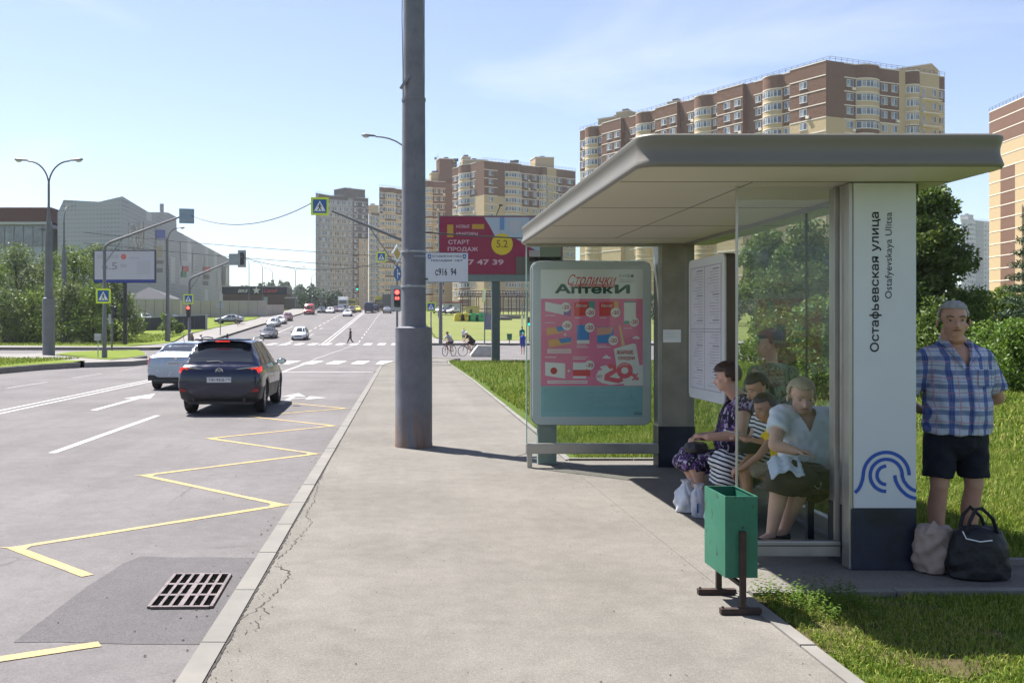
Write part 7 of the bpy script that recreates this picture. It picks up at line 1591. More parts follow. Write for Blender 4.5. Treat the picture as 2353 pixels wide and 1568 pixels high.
def wavem(name, basec, stripes):
    """woven cloth: list of (axis, period, width, phase, colour, strength)"""
    m, t, b = base(name, basec, .8, 0, .2); c = coords(t); sp = nod(t, 'ShaderNodeSeparateXYZ'); nz = noise(t, c, 5, 2, .5, 1)
    w = nod(t, 'ShaderNodeVectorMath', operation='ADD'); sc_ = nod(t, 'ShaderNodeVectorMath', operation='SCALE'); sc_.inputs['Scale'].default_value = .03; t.links.new(nz, sc_.inputs[0]); t.links.new(c, w.inputs[0]); t.links.new(sc_.outputs[0], w.inputs[1]); t.links.new(w.outputs[0], sp.inputs[0])
    col = None; rgb = nod(t, 'ShaderNodeRGB'); rgb.outputs[0].default_value = (*basec, 1); col = rgb.outputs[0]
    for ax, per, wd, ph, cc, st in stripes:
        if isinstance(ax, tuple): src = mathn(t, 'ADD', mathn(t, 'MULTIPLY', sp.outputs[0], ax[0]), mathn(t, 'ADD', mathn(t, 'MULTIPLY', sp.outputs[1], ax[1]), mathn(t, 'MULTIPLY', sp.outputs[2], ax[2])))
        else: src = sp.outputs['XYZ'.index(ax)]
        f = mathn(t, 'FRACT', mathn(t, 'ADD', mathn(t, 'DIVIDE', src, per), ph + 50)); k = mathn(t, 'MULTIPLY', mathn(t, 'LESS_THAN', f, wd), st); col = mixc(t, k, col, cc)
    t.links.new(col, b.inputs['Base Color']); bump(t, b, noise(t, c, 9, 4, .6), .5, .02); MATS[name] = m; return m
NV, WB = (.025, .05, .20), (.42, .47, .58)
PLAID = wavem('plaid_shirt', WB, [('Z', .095, .34, .0, (.04, .10, .26), .72), ('X', .115, .27, .1, (.02, .045, .25), .80), ('X', .125, .06, .55, (.40, .16, .24), .6), ('Z', .105, .07, .55, (.42, .14, .22), .6), ('Z', .105, .045, .78, (.03, .07, .3), .65), ('X', .125, .04, .8, (.03, .07, .3), .6), ('X', .0125, .5, 0, WB, .12)])
STRIPE = wavem('striped_dress', (.60, .61, .63), [((.35, 0, 1), .038, .42, .2, (.012, .014, .03), 1.0)])
def blotchm(name, base_c, cols, scale=16, thr=.53):
    m, t, b = base(name, base_c, .7, 0, .25); c = coords(t); mp = nod(t, 'ShaderNodeMapping'); mp.inputs['Scale'].default_value = (1, 1, .55); mp.inputs['Rotation'].default_value = (.4, .6, .3); t.links.new(c, mp.inputs[0]); col = base_c; first = True
    for i, cc in enumerate(cols):
        n = nod(t, 'ShaderNodeTexNoise'); n.inputs['Scale'].default_value = scale * (1 + .35 * i); n.inputs['Detail'].default_value = 2; n.inputs['Distortion'].default_value = 1.6; mp2 = nod(t, 'ShaderNodeMapping'); mp2.inputs['Location'].default_value = (i * 3.1, i * 1.7, i); t.links.new(mp.outputs[0], mp2.inputs[0]); t.links.new(mp2.outputs[0], n.inputs['Vector'])
        f = ramp(t, n.outputs[0], (thr + .04 * i, 0.), (thr + .02 + .04 * i, 1.)); col = mixc(t, f, col if not isinstance(col, tuple) else col, cc)
    t.links.new(col, b.inputs['Base Color']); bump(t, b, noise(t, c, 8, 3), .5, .02); MATS[name] = m; return m
PURPLE = blotchm('purple_dress', (.012, .010, .022), [(.11, .04, .18), (.42, .38, .50)], 17, .54)
LEO = blotchm('green_leopard', (.20, .26, .15), [(.02, .04, .025)], 30, .53)
WHITEC = M('white_blouse', (.62, .66, .74), .75, var=.06, vs_=8, bmp=.5, bs=14); LACE = blotchm('lace', (.58, .60, .66), [(.26, .27, .32)], 60, .54)
cloth = lambda n, c: M('cloth_' + n, c, .85, var=.15, vs_=8, bmp=.5, bs=12, bd=.02)
def lcap(mb, p0, p1, r0, r1, side=None, f0=True, f1=True, n=18):
    """tapered limb piece; r = radius or (across, along side vector); f = rounded end"""
    p0, p1 = Vector(p0), Vector(p1); d = (p1 - p0); L = d.length; d = d / L if L > 1e-6 else Vector((0, 0, 1))
    r0 = r0 if isinstance(r0, tuple) else (r0, r0); r1 = r1 if isinstance(r1, tuple) else (r1, r1)
    a = Vector(side) if side is not None else d.orthogonal(); a = (a - d * a.dot(d)).normalized(); b_ = d.cross(a); rings = []
    if f0:
        for k in range(4): t = PI / 2 * (1 - k / 4); rings.append((p0 - d * math.sin(t) * (r0[0] + r0[1]) / 2, (r0[0] * math.cos(t) + 1e-4, r0[1] * math.cos(t) + 1e-4)))
    rings += [(p0, r0), (p1, r1)]
    if f1:
        for k in range(1, 5): t = PI / 2 * k / 4; rings.append((p1 + d * math.sin(t) * (r1[0] + r1[1]) / 2, (r1[0] * math.cos(t) + 1e-4, r1[1] * math.cos(t) + 1e-4)))
    vs = [c + a * (r[0] * math.cos(2 * PI * i / n)) + b_ * (r[1] * math.sin(2 * PI * i / n)) for c, r in rings for i in range(n)]; m = len(rings)
    mb.add(vs, [(k * n + i, k * n + (i + 1) % n, (k + 1) * n + (i + 1) % n, (k + 1) * n + i) for k in range(m - 1) for i in range(n)] + [tuple(reversed(range(n))), tuple(range((m - 1) * n, m * n))])
def remesh(mb, name, mat, parent, voxel=.009, it=3, fac=.5, wrinkle=0.0):
    o = mb.build('tmp', mat); m = o.modifiers.new('r', 'REMESH'); m.mode = 'VOXEL'; m.voxel_size = voxel; m.use_smooth_shade = True
    if it: s_ = o.modifiers.new('s', 'SMOOTH'); s_.factor = fac; s_.iterations = it
    bpy.context.view_layer.update(); me = bpy.data.meshes.new_from_object(o.evaluated_get(bpy.context.evaluated_depsgraph_get())); bpy.data.objects.remove(o)
    if wrinkle:
        co = np.empty(len(me.vertices) * 3, np.float32); me.vertices.foreach_get('co', co); co = co.reshape(-1, 3); no = np.empty_like(co).ravel(); me.vertices.foreach_get('normal', no); no = no.reshape(-1, 3)
        w = np.sin(co[:, 0] * 31 + 3 * np.sin(co[:, 2] * 13)) * np.sin(co[:, 2] * 24 + 2.2 * np.sin(co[:, 0] * 17 + co[:, 1] * 9)) + .6 * np.sin(co[:, 2] * 47 + co[:, 0] * 39 + 2 * np.sin(co[:, 1] * 21)); co += no * (w * wrinkle)[:, None]; me.vertices.foreach_set('co', co.ravel())
    me.name = name; me.materials.clear(); me.materials.append(mat); me.polygons.foreach_set('use_smooth', [True] * len(me.polygons)); me.update(); return link(bpy.data.objects.new(name, me), parent)
class Head:
    def __init__(s, c, face, tilt=0.0, k=1.0, fat=1.0):
        s.c = Vector(c); f = Vector((face[0], face[1], 0)).normalized(); s.k = k; s.fat = fat
        x = Vector((0, 0, 1)).cross(-f).normalized()          # person's left-right axis
        R = Matrix((x, -f, Vector((0, 0, 1)))).transposed(); s.R = R @ Matrix.Rotation(tilt, 3, 'X')
    def p(s, x, y, z): return s.c + s.R @ (Vector((x * (s.fat if abs(z) < .2 else 1), y, z)) * s.k)
    def skin(s, mb):
        k, R = s.k, s.R
        mb.ell(s.p(0, .012, .035), (.076 * k, .095 * k, .088 * k), 18, 12, R); mb.ell(s.p(0, -.022, -.035), (.062 * k * s.fat, .068 * k, .078 * k), 16, 10, R); mb.ell(s.p(0, -.052, -.082), (.034 * k * s.fat, .03 * k, .026 * k), 12, 8, R)
        for q in (-1, 1): mb.ell(s.p(q * .045, -.048, -.028), (.024 * k * s.fat, .02 * k, .024 * k), 10, 8, R); mb.ell(s.p(q * .034, -.068, .028), (.028 * k, .012 * k, .009 * k), 10, 6, R)
        lcap(mb, s.p(0, -.078, .012), s.p(0, -.104, -.028), .009 * k, .0135 * k); mb.ell(s.p(0, -.092, -.032), (.018 * k, .010 * k, .009 * k), 8, 6, R)
        mb.ell(s.p(0, -.078, -.055), (.024 * k, .012 * k, .012 * k), 10, 6, R)
    def extras(s, par, brow=M_BROW, old=False):
        k, R = s.k, s.R
        for q in (-1, 1):
            e = MB().ell(s.p(q * .078 * s.fat, .012, -.012), (.007 * k, .017 * k, .027 * k), 10, 8, R); e.build('ear', par.data.materials[0], par, smooth=True)
            ey = MB().ell(s.p(q * .032, -.0735, .008), (.0135 * k, .0065 * k, .0048 * k), 10, 8, R).build('eye', M_EYEW, par, smooth=True); MB().ell(s.p(q * .032, -.079, .008), (.0062 * k, .0035 * k, .0046 * k), 8, 6, R).build('iris', M_EYED, par, smooth=True)
            MB().tube([s.p(q * .013, -.087, .030), s.p(q * .033, -.087, .038), s.p(q * .052, -.073, .030)], [.003 * k, .0045 * k, .002 * k], 6).build('eyebrow', brow, par)
        MB().tube([s.p(-.024, -.083, -.057), s.p(-.010, -.0915, -.054), s.p(.010, -.0915, -.054), s.p(.024, -.083, -.057)], [.002 * k, .0048 * k, .0048 * k, .002 * k], 8).build('mouth', M_LIP, par, smooth=True)
    def hair(s, mat, par, style='short', voxel=.007):
        k, R = s.k, s.R; mb = MB()
        def cap_(thick, front, low):
            # shell patches over the skull, open at the face
            n, m = 24, 16; 
            for j in range(m):
                for i in range(n):
                    ph0, ph1 = PI * .72 * j / m, PI * .72 * (j + 1) / m; 
                    a = 2 * PI * (i + .5) / n; z = math.cos((ph0 + ph1) / 2); y = math.sin((ph0 + ph1) / 2) * math.sin(a); x = math.sin((ph0 + ph1) / 2) * math.cos(a)
                    if y < -.1 and z < front: continue
                    if (y < .05 and z < .22) or (y < .38 and z < -.12) or z < low: continue
                    mb.ell(s.p(x * (.074 + thick * .35), .014 + y * (.093 + thick * .4), .035 + z * (.086 + thick * .4)), thick * k, 6, 4)
        if style == 'short': cap_(.011, .60, -.45)
        elif style == 'bowl': cap_(.017, .55, -.62)
        elif style == 'full': cap_(.024, .40, -.55)
        elif style == 'tied':
            cap_(.014, .45, -.62); lcap(mb, s.p(0, .10, .01), s.p(0, .135, -.05), .026 * k, .022 * k); lcap(mb, s.p(0, .135, -.05), s.p(0, .13, -.16), .022 * k, .016 * k)
        elif style == 'bun': cap_(.015, .50, -.62); mb.ell(s.p(0, .10, .0), .035 * k, 10, 8)
        elif style == 'cap': mb.ell(s.p(0, .012, .05), (.088 * k, .105 * k, .075 * k), 16, 10, R); mb.ell(s.p(0, -.10, .055), (.06 * k, .06 * k, .010 * k), 12, 6, R)
        o = remesh(mb, 'hair' if style != 'cap' else 'cap', mat, par, voxel, 2)
        if style != 'cap':
            me = o.data; co = np.empty(len(me.vertices) * 3, np.float32); me.vertices.foreach_get('co', co); co = co.reshape(-1, 3); d = co - np.array(s.c, np.float32); r = np.linalg.norm(d, axis=1)[:, None] + 1e-6; az = np.arctan2(d[:, 1], d[:, 0])
            w = np.sin(az * 31 + 5 * np.sin(d[:, 2] * 60)) + .7 * np.sin(az * 53 + d[:, 2] * 90) + RNG.normal(0, .5, len(az)); co += d / r * (w * .0022 * s.k)[:, None]; me.vertices.foreach_set('co', co.astype(np.float32).ravel()); me.update()
        return o
def hand(mb, wrist, d, palm_n, k=1.0, curl=.5, mirror=1):
    """palm, four separate curled fingers of different lengths and a thumb leaving the side of the palm"""
    w = Vector(wrist); d = Vector(d).normalized(); nrm = Vector(palm_n); nrm = (nrm - d * nrm.dot(d)).normalized(); sd = d.cross(nrm) * mirror
    lcap(mb, w, w + d * .075 * k, (.030 * k, .016 * k), (.040 * k, .015 * k), side=sd)
    for i, (o, l) in enumerate(((-.030, .060), (-.010, .072), (.010, .067), (.028, .052))):
        p0 = w + d * .082 * k + sd * o * k; a = curl; d1 = (d * math.cos(a) + nrm * math.sin(a)); d2 = (d * math.cos(a * 2) + nrm * math.sin(a * 2)); p1 = p0 + d1 * l * .5 * k; p2 = p1 + d2 * l * .5 * k
        lcap(mb, p0, p1, .0088 * k, .0082 * k, n=10); lcap(mb, p1, p2, .0082 * k, .0066 * k, n=10)
    p0 = w + d * .025 * k - sd * .030 * k; p1 = p0 + (d * .6 - sd * .7 + nrm * .3).normalized() * .038 * k; lcap(mb, p0, p1, .012 * k, .010 * k, n=10); lcap(mb, p1, p1 + (d * .9 - sd * .15 + nrm * .35).normalized() * .028 * k, .010 * k, .0075 * k, n=10)

def person(label, loc, group=None): return thing('person', loc, label, 'person', group)
# ---------------- the standing man (local origin at his feet, facing the camera)
mx, my_ = 4.05, 6.93
man = person('grey-haired man in blue plaid shirt and dark shorts standing right of the name pillar', (mx, my_, 0.0))
Kh = 1.845 / 1.76
def V3(x, y, z): return Vector((x, y, z * Kh))
hd = Head((-.035, -.035, 1.618 * Kh), (-.35, -1), .06, 1.10, 1.10)
mb = MB(); hd.skin(mb); lcap(mb, V3(-.01, .03, 1.42), V3(-.03, .0, 1.54), .078, .072); mb.ell(V3(-.02, -.06, 1.495), (.062, .05, .035), 12, 8)
lcap(mb, V3(-.13, .02, 1.36), V3(.13, .02, 1.36), .068, .068); mb.ell(V3(0, 0, 1.28), (.19, .125, .19), 16, 10); mb.ell(V3(0, -.02, 1.05), (.20, .15, .17), 16, 10); mb.ell(V3(0, .01, .90), (.19, .14, .12), 16, 10)
arms = []
for q in (-1, 1):
    sh_p, el, wr = V3(q * .205, .03, 1.365), V3(q * .37, .10, 1.08), V3(q * .12, .235, .985)
    lcap(mb, sh_p, el, .058, .046); lcap(mb, el, wr, .046, .031); hand(mb, wr, (-q, .08, -.15), (0, -.6, .5), 1.05, .5, q)
    hp, kn, an = V3(q * .105, .01, .90), V3(q * .125, -.01, .49), V3(q * .118, .04, .085)
    lcap(mb, hp, kn, .088, .062); lcap(mb, kn, V3(q * .122, .035, .32), .058, .062); lcap(mb, V3(q * .122, .035, .32), an, .062, .040); lcap(mb, an, V3(q * .135, -.09, .035), .040, .034)
body = remesh(mb, 'body', SK_T, man, .0085, 3); hd.extras(body); hd.hair(H_GREY, body, 'short')
mb = MB(); mb.ell(V3(0, .005, 1.285), (.225, .155, .19), 20, 12); lcap(mb, V3(-.15, .025, 1.375), V3(.15, .025, 1.375), .085, .085); lcap(mb, V3(-.07, .03, 1.42), V3(.07, .03, 1.42), .075, .075)
lcap(mb, V3(0, -.015, 1.20), V3(0, -.02, 1.02), (.225, .172), (.232, .195), side=(1, 0, 0)); lcap(mb, V3(0, -.02, 1.02), V3(0, -.01, .855), (.232, .195), (.235, .185), side=(1, 0, 0), f0=False, f1=False)
for q in (-1, 1): lcap(mb, V3(q * .185, .03, 1.37), V3(q * .325, .080, 1.14), .083, .094, f1=False)
sh_ob = remesh(mb, 'shirt', PLAID, man, .0095, 3, wrinkle=.0055)
# open collar: cut the V and add collar flaps
bm = bmesh.new(); bm.from_mesh(sh_ob.data); kill = [f for f in bm.faces if (lambda c: c.y < -.02 and abs(c.x + .012) < (c.z / Kh - 1.285) * .42 and c.z / Kh > 1.285)(f.calc_center_median()) or (lambda c: c.z / Kh > 1.455 and (c.x ** 2 + (c.y - .02) ** 2) < .0045)(f.calc_center_median())]
bmesh.ops.delete(bm, geom=kill, context='FACES'); bm.to_mesh(sh_ob.data); bm.free()
for q in (-1, 1):
    pts = [V3(q * .085, .03, 1.50), V3(q * .082, -.05, 1.485), V3(q * .05 - .01, -.13, 1.40), V3(-.012, -.172, 1.30), V3(q * .03 - .012, -.165, 1.30), V3(q * .095, -.135, 1.385), V3(q * .115, -.05, 1.455), V3(q * .115, .03, 1.465)]
    MB().add(pts + [p + Vector((0, .006, -.004)) for p in pts], [tuple(range(8)), tuple(range(15, 7, -1))] + [(i, (i + 1) % 8, 8 + (i + 1) % 8, 8 + i) for i in range(8)]).build('collar', PLAID, sh_ob)
MB().tube([V3(.09, .03, 1.49), V3(.06, .09, 1.51), V3(0, .105, 1.515), V3(-.06, .09, 1.51), V3(-.09, .03, 1.49)], .016, 8).build('collar', PLAID, sh_ob, smooth=True)
MB().tube([V3(-.012, -.182, 1.29), V3(-.008, -.215, 1.15), V3(-.004, -.222, 1.02), V3(0, -.202, .87)], .006, 6).build('button_placket', PLAID, sh_ob)
MB().prism(rrect(.11, .12, .015, 3), .004, O=V3(.105, -.185, 1.235), **UPR).build('breast_pocket', PLAID, sh_ob)
mb = MB(); lcap(mb, V3(0, 0, .93), V3(0, .005, .84), (.205, .155), (.215, .165), side=(1, 0, 0), f0=False)
for q in (-1, 1): lcap(mb, V3(q * .105, .005, .86), V3(q * .128, 0, .545), (.112, .125), (.100, .112), side=(1, 0, 0), f1=False)
remesh(mb, 'shorts', cloth('navy_shorts', (.006, .008, .018)), man, .0095, 3, wrinkle=.004)
for q in (-1, 1):
    mb = MB(); lcap(mb, V3(q * .12, .06, .045), V3(q * .145, -.13, .035), .043, .046); mb.bx(q * .12 - .05, q * .12 + .055, -.16, .09, 0, .02); remesh(mb, 'shoe', cloth('dark_shoe', (.02, .02, .022)), man, .009, 2)

# ---------------- seated people (drawn in world coordinates, origin at the hips)
def seated(label, hips, face, J, skin, fat=1.0, hstyle='short', hmat=H_DARK, dress=None, voxel=.009, hk=1.0, tilt=.25, skirt=None, sleeves=.5, shoes=True, extra=None, brow=M_BROW, hfat=1.0, hand_n=(0, 0, -1), toe=(-1, -.2, 0), lowcut=False):
    """J: neck, chest, belly, head, sh, el, wr, kn, an given as world points (near side first)"""
    g = person(label, (hips[0], hips[1], 0)); o = Vector((hips[0], hips[1], 0)); W = lambda p: Vector(p) - o
    hd = Head(W(J['head']), face, tilt, hk, hfat); mb = MB(); hd.skin(mb); ch, be, hp = W(J['chest']), W(J['belly']), W(hips); sd = (W(J['sh'][0]) - W(J['sh'][1])).normalized()
    lcap(mb, W(J['neck']), hd.c + Vector((0, 0, -.05)), .055 * fat, .052 * fat); lcap(mb, W(J['sh'][0]), W(J['sh'][1]), .058 * fat, .058 * fat)
    lcap(mb, ch, be, (.15 * fat, .105 * fat), (.155 * fat, .12 * fat), side=sd); lcap(mb, be, hp, (.155 * fat, .12 * fat), (.16 * fat, .125 * fat), side=sd)
    for i in range(2):
        s_, e, w = W(J['sh'][i]), W(J['el'][i]), W(J['wr'][i]); lcap(mb, s_, e, .050 * fat, .041 * fat); lcap(mb, e, w, .041 * fat, .027 * fat); hd_d = W(J['ha'][i]) - w; hand(mb, w, hd_d, hand_n, .95 * hk, .55, 1 if i == 0 else -1)
        hj = hp + sd * (.085 if i == 0 else -.085) * fat; k_, a = W(J['kn'][i]), W(J['an'][i]); lcap(mb, hj, k_, .082 * fat, .058 * fat); c_ = k_.lerp(a, .35) + Vector((.015, 0, 0)); lcap(mb, k_, c_, .053 * fat, .055 * fat); lcap(mb, c_, a, .055 * fat, .034 * min(fat, 1.12)); lcap(mb, a + Vector((0, 0, -.02)), a + Vector(toe).normalized() * .13 + Vector((0, 0, -.045)), .033, .026)
    body = remesh(mb, 'body', skin, g, voxel, 3); hd.extras(body, brow); hd.hair(hmat, body, hstyle)
    if dress:
        mb = MB(); f2 = fat * 1.12; up = ch + (ch - be).normalized() * .05
        lcap(mb, ch, be, (.155 * f2, .118 * f2), (.16 * f2, .135 * f2), side=sd); lcap(mb, be, hp + Vector((0, 0, -.02)), (.16 * f2, .135 * f2), (.17 * f2, .135 * f2), side=sd); lcap(mb, W(J['sh'][0]) * .93 + ch * .07, W(J['sh'][1]) * .93 + ch * .07, .064 * f2, .064 * f2)
        fw = Vector((face[0], face[1], 0)).normalized()
        if J.get('bust', True): 
            for q in (-1, 1): mb.ell(ch + sd * q * .07 * fat + Vector(J.get('fwd', (-1, 0, 0))) * .055 * fat + Vector((0, 0, -.06)), .078 * fat, 12, 8)
        for i in range(2):
            s_, e = W(J['sh'][i]), W(J['el'][i]); lcap(mb, s_, s_.lerp(e, sleeves), .060 * f2, .062 * f2, f1=False)
        top = remesh(mb, 'top' if skirt is not dress else 'dress', dress, g, voxel, 3, wrinkle=.0045)
        if J.get('vneck'):
            fwv = Vector(J.get('fwd', (-1, 0, 0))).normalized(); nk = W(J['neck']); zl = nk.z - J['vneck']; sv = Vector((-fwv.y, fwv.x, 0)); bm = bmesh.new(); bm.from_mesh(top.data)
            bmesh.ops.delete(bm, geom=[q for q in bm.faces if (lambda c_: c_.z > zl and (c_ - nk).dot(fwv) > .015 and abs((c_ - nk).dot(sv)) < (c_.z - zl) * .5)(q.calc_center_median())], context='FACES'); bm.to_mesh(top.data); bm.free()
    if skirt:
        mb = MB(); fs = J.get('skirt', .9); kk = [W(J['kn'][i]) for i in range(2)]
        lcap(mb, hp + Vector((0, 0, .03)), hp + Vector((0, 0, -.04)), (.18 * fat, .15 * fat), (.18 * fat, .15 * fat), side=sd)
        for i in range(2): hj = hp + sd * (.09 if i == 0 else -.09) * fat; lcap(mb, hj, hj.lerp(kk[i], min(1.0, fs)), .10 * fat, .078 * fat, f1=fs < 1 and J.get('round', True))
        if not J.get('trousers'):
            m0 = (kk[0] + kk[1]) / 2; lcap(mb, hp, hp.lerp(m0, min(1.0, fs)), (.17 * fat, .085 * fat), (.16 * fat, .075 * fat), side=sd)
        if fs > 1:
            for i in range(2): a = W(J['an'][i]); lcap(mb, kk[i], kk[i].lerp(a, fs - 1), .078 * fat, .088 * fat, f1=False)
            if not J.get('trousers'): m1 = (W(J['an'][0]) + W(J['an'][1])) / 2; lcap(mb, m0, m0.lerp(m1, fs - 1), (.15 * fat, .08 * fat), (.16 * fat, .10 * fat), side=sd, f1=False)
        remesh(mb, 'skirt' if not J.get('trousers') else 'shorts', skirt, g, voxel, 4, wrinkle=.004)
    if shoes:
        for i in range(2):
            a = W(J['an'][i]); t_ = Vector(toe).normalized(); mb = MB(); lcap(mb, a + Vector((0, 0, -.055)) - t_ * .03, a + t_ * .15 + Vector((0, 0, -.058)), .036, .036); remesh(mb, 'shoe', shoes if not isinstance(shoes, bool) else cloth('black_shoe', (.015, .015, .017)), g, .009, 2)
    return g, body, hd
def X3(u, v, y): s = FPX / y; return ((u - VX) / s, y, CAMZ - (v - HV) / s)
# woman in the purple flowered dress, looking away to the left
J = dict(head=X3(1668, 868, 8.95), neck=X3(1698, 915, 8.97), chest=X3(1695, 960, 8.98), belly=X3(1688, 1015, 8.98), sh=[X3(1712, 925, 8.78), X3(1692, 925, 9.16)], el=[X3(1700, 1000, 8.66), X3(1650, 1000, 9.22)], wr=[X3(1625, 1003, 8.66), X3(1600, 1003, 8.98)], ha=[X3(1595, 1000, 8.72), X3(1585, 1012, 8.9)], kn=[X3(1592, 1062, 8.80), X3(1575, 1058, 9.06)], an=[X3(1612, 1122, 8.82), X3(1600, 1118, 9.0)], skirt=1.12, vneck=.10)
seated('woman in a dark purple flowered dress, seated first from the far end of the bench', (X3(1712, 1060, 9.0)[0], 9.0, X3(1712, 1060, 9.0)[2]), (-1, .55), J, SK_L, 1.28, 'full', H_BRN, PURPLE, hk=1.06, tilt=.1, skirt=PURPLE, sleeves=.32, hfat=1.1)
# woman in the striped dress
J = dict(head=X3(1738, 892, 8.32), neck=X3(1768, 935, 8.34), chest=X3(1772, 970, 8.35), belly=X3(1770, 1020, 8.36), sh=[X3(1785, 948, 8.18), X3(1750, 946, 8.5)], el=[X3(1765, 1020, 8.08), X3(1728, 1012, 8.56)], wr=[X3(1712, 1010, 8.12), X3(1700, 1006, 8.42)], ha=[X3(1690, 995, 8.2), X3(1682, 998, 8.36)], kn=[X3(1668, 1062, 8.20), X3(1650, 1060, 8.46)], an=[X3(1672, 1140, 8.22), X3(1655, 1138, 8.42)], skirt=1.62)
seated('dark-haired woman with ponytail in black and white striped dress looking down at a phone', (X3(1785, 1070, 8.36)[0], 8.36, X3(1785, 1070, 8.36)[2]), (-1, -.25), J, SK_T, 1.0, 'tied', H_DARK, STRIPE, hk=1.0, tilt=.42, skirt=STRIPE, sleeves=.55)
ph = thing('phone', X3(1684, 992, 8.26), 'white smartphone held by the woman in the striped dress', 'phone'); MB().box((0, 0, 0), (.15, .07, .009), R=Matrix.Rotation(.25, 3, 'Y')).build('case', M_SIGNW, ph, bevel=.003); MB().box((-.001, 0, .0055), (.135, .062, .002), R=Matrix.Rotation(.25, 3, 'Y')).build('screen', M_BLACKMET, ph)
# boy in yellow
J = dict(head=X3(1756, 938, 7.98), neck=X3(1776, 972, 7.98), chest=X3(1790, 998, 7.98), belly=X3(1803, 1040, 7.98), sh=[X3(1790, 985, 7.86), X3(1780, 985, 8.12)], el=[X3(1745, 1045, 7.76), X3(1735, 1035, 8.12)], wr=[X3(1705, 1075, 7.8), X3(1702, 1068, 8.02)], ha=[X3(1690, 1084, 7.84), X3(1688, 1078, 8.0)], kn=[X3(1712, 1082, 7.86), X3(1706, 1080, 8.12)], an=[X3(1715, 1165, 7.88), X3(1708, 1160, 8.08)], skirt=.85, trousers=True, bust=False)
seated('young boy in yellow shirt and beige shorts leaning forward between the striped and white-bloused women', (X3(1815, 1078, 7.98)[0], 7.98, X3(1815, 1078, 7.98)[2]), (-1, -.25), J, SK_D, .78, 'bowl', H_DARK, cloth('yellow_shirt', (.72, .50, .02)), hk=.93, tilt=.35, skirt=cloth('beige_shorts', (.33, .28, .22)), sleeves=.5, brow=H_DARK)
# old woman in the white blouse
J = dict(head=X3(1842, 912, 7.28), neck=X3(1846, 948, 7.36), chest=X3(1850, 985, 7.38), belly=X3(1850, 1045, 7.36), sh=[X3(1792, 952, 7.32), X3(1905, 955, 7.46)], el=[X3(1780, 1022, 7.16), X3(1918, 1035, 7.42)], wr=[X3(1828, 1036, 7.05), X3(1898, 1080, 7.2)], ha=[X3(1852, 1038, 7.02), X3(1872, 1082, 7.14)], kn=[X3(1790, 1095, 6.98), X3(1840, 1098, 7.0)], an=[X3(1772, 1222, 7.02), X3(1800, 1215, 7.12)], skirt=1.25, fwd=(-.1, -1, 0), vneck=.13)
og, ob_, ohd = seated('old woman with pale hair in a white lace blouse seated nearest the camera', (X3(1862, 1085, 7.4)[0], 7.4, X3(1862, 1085, 7.4)[2]), (-.12, -1), J, SK_L, 1.2, 'bun', H_BLON, WHITEC, hk=1.08, tilt=.30, skirt=cloth('brown_skirt', (.045, .03, .026)), sleeves=.55, hfat=1.1, toe=(-.8, -.5, 0), brow=H_BLON, shoes=cloth('black_sandal', (.02, .02, .022)))
# standing woman behind the back glass
J0 = X3(1768, 792, 9.35)
w_ = person('woman in a green leopard blouse standing behind the back glass, seen through it', (J0[0] + .03, 9.35, 0)); hd = Head((-.03, 0, J0[2]), (-.9, .5), .05, 1.08, 1.05); z = J0[2]
mb = MB(); hd.skin(mb); lcap(mb, (0, .02, z - .22), (-.02, 0, z - .06), .058, .052)
for q in (-1, 1):
    lcap(mb, (q * .18, .02 * q, z - .27), (q * .235, .02, z - .55), .055, .045); lcap(mb, (q * .235, .02, z - .55), (q * .16 - .05, -.12, z - .72), .043, .03); hand(mb, (q * .16 - .05, -.12, z - .72), (-.4 * q, -.3, -.2), (0, 0, -1), .95, .5, q); lcap(mb, (q * .09, 0, .8), (q * .09, 0, .45), .085, .058); lcap(mb, (q * .09, 0, .45), (q * .09, .02, .08), .056, .036); lcap(mb, (q * .09, .02, .06), (q * .09 - .06, -.1, .03), .035, .03)
mb.ell((0, 0, z - .42), (.17, .12, .22), 16, 10); mb.ell((0, 0, .85), (.18, .14, .16), 16, 10); b_ = remesh(mb, 'body', SK_L, w_, .012, 3); hd.extras(b_); hd.hair(H_BRN, b_, 'full')
mb = MB(); lcap(mb, (-.15, 0, z - .27), (.15, 0, z - .27), .075, .075); lcap(mb, (0, 0, z - .35), (0, -.01, .72), (.215, .155), (.235, .185), side=(1, 0, 0), f1=False)
for q in (-1, 1): lcap(mb, (q * .17, 0, z - .27), (q * .225, .02, z - .47), .073, .078, f1=False)
remesh(mb, 'blouse', LEO, w_, .011, 3, wrinkle=.003)
mb = MB(); lcap(mb, (0, 0, .9), (0, 0, .35), (.19, .15), (.21, .18), side=(1, 0, 0), f1=False); remesh(mb, 'skirt', cloth('dark_skirt', (.02, .025, .02)), w_, .012, 2)

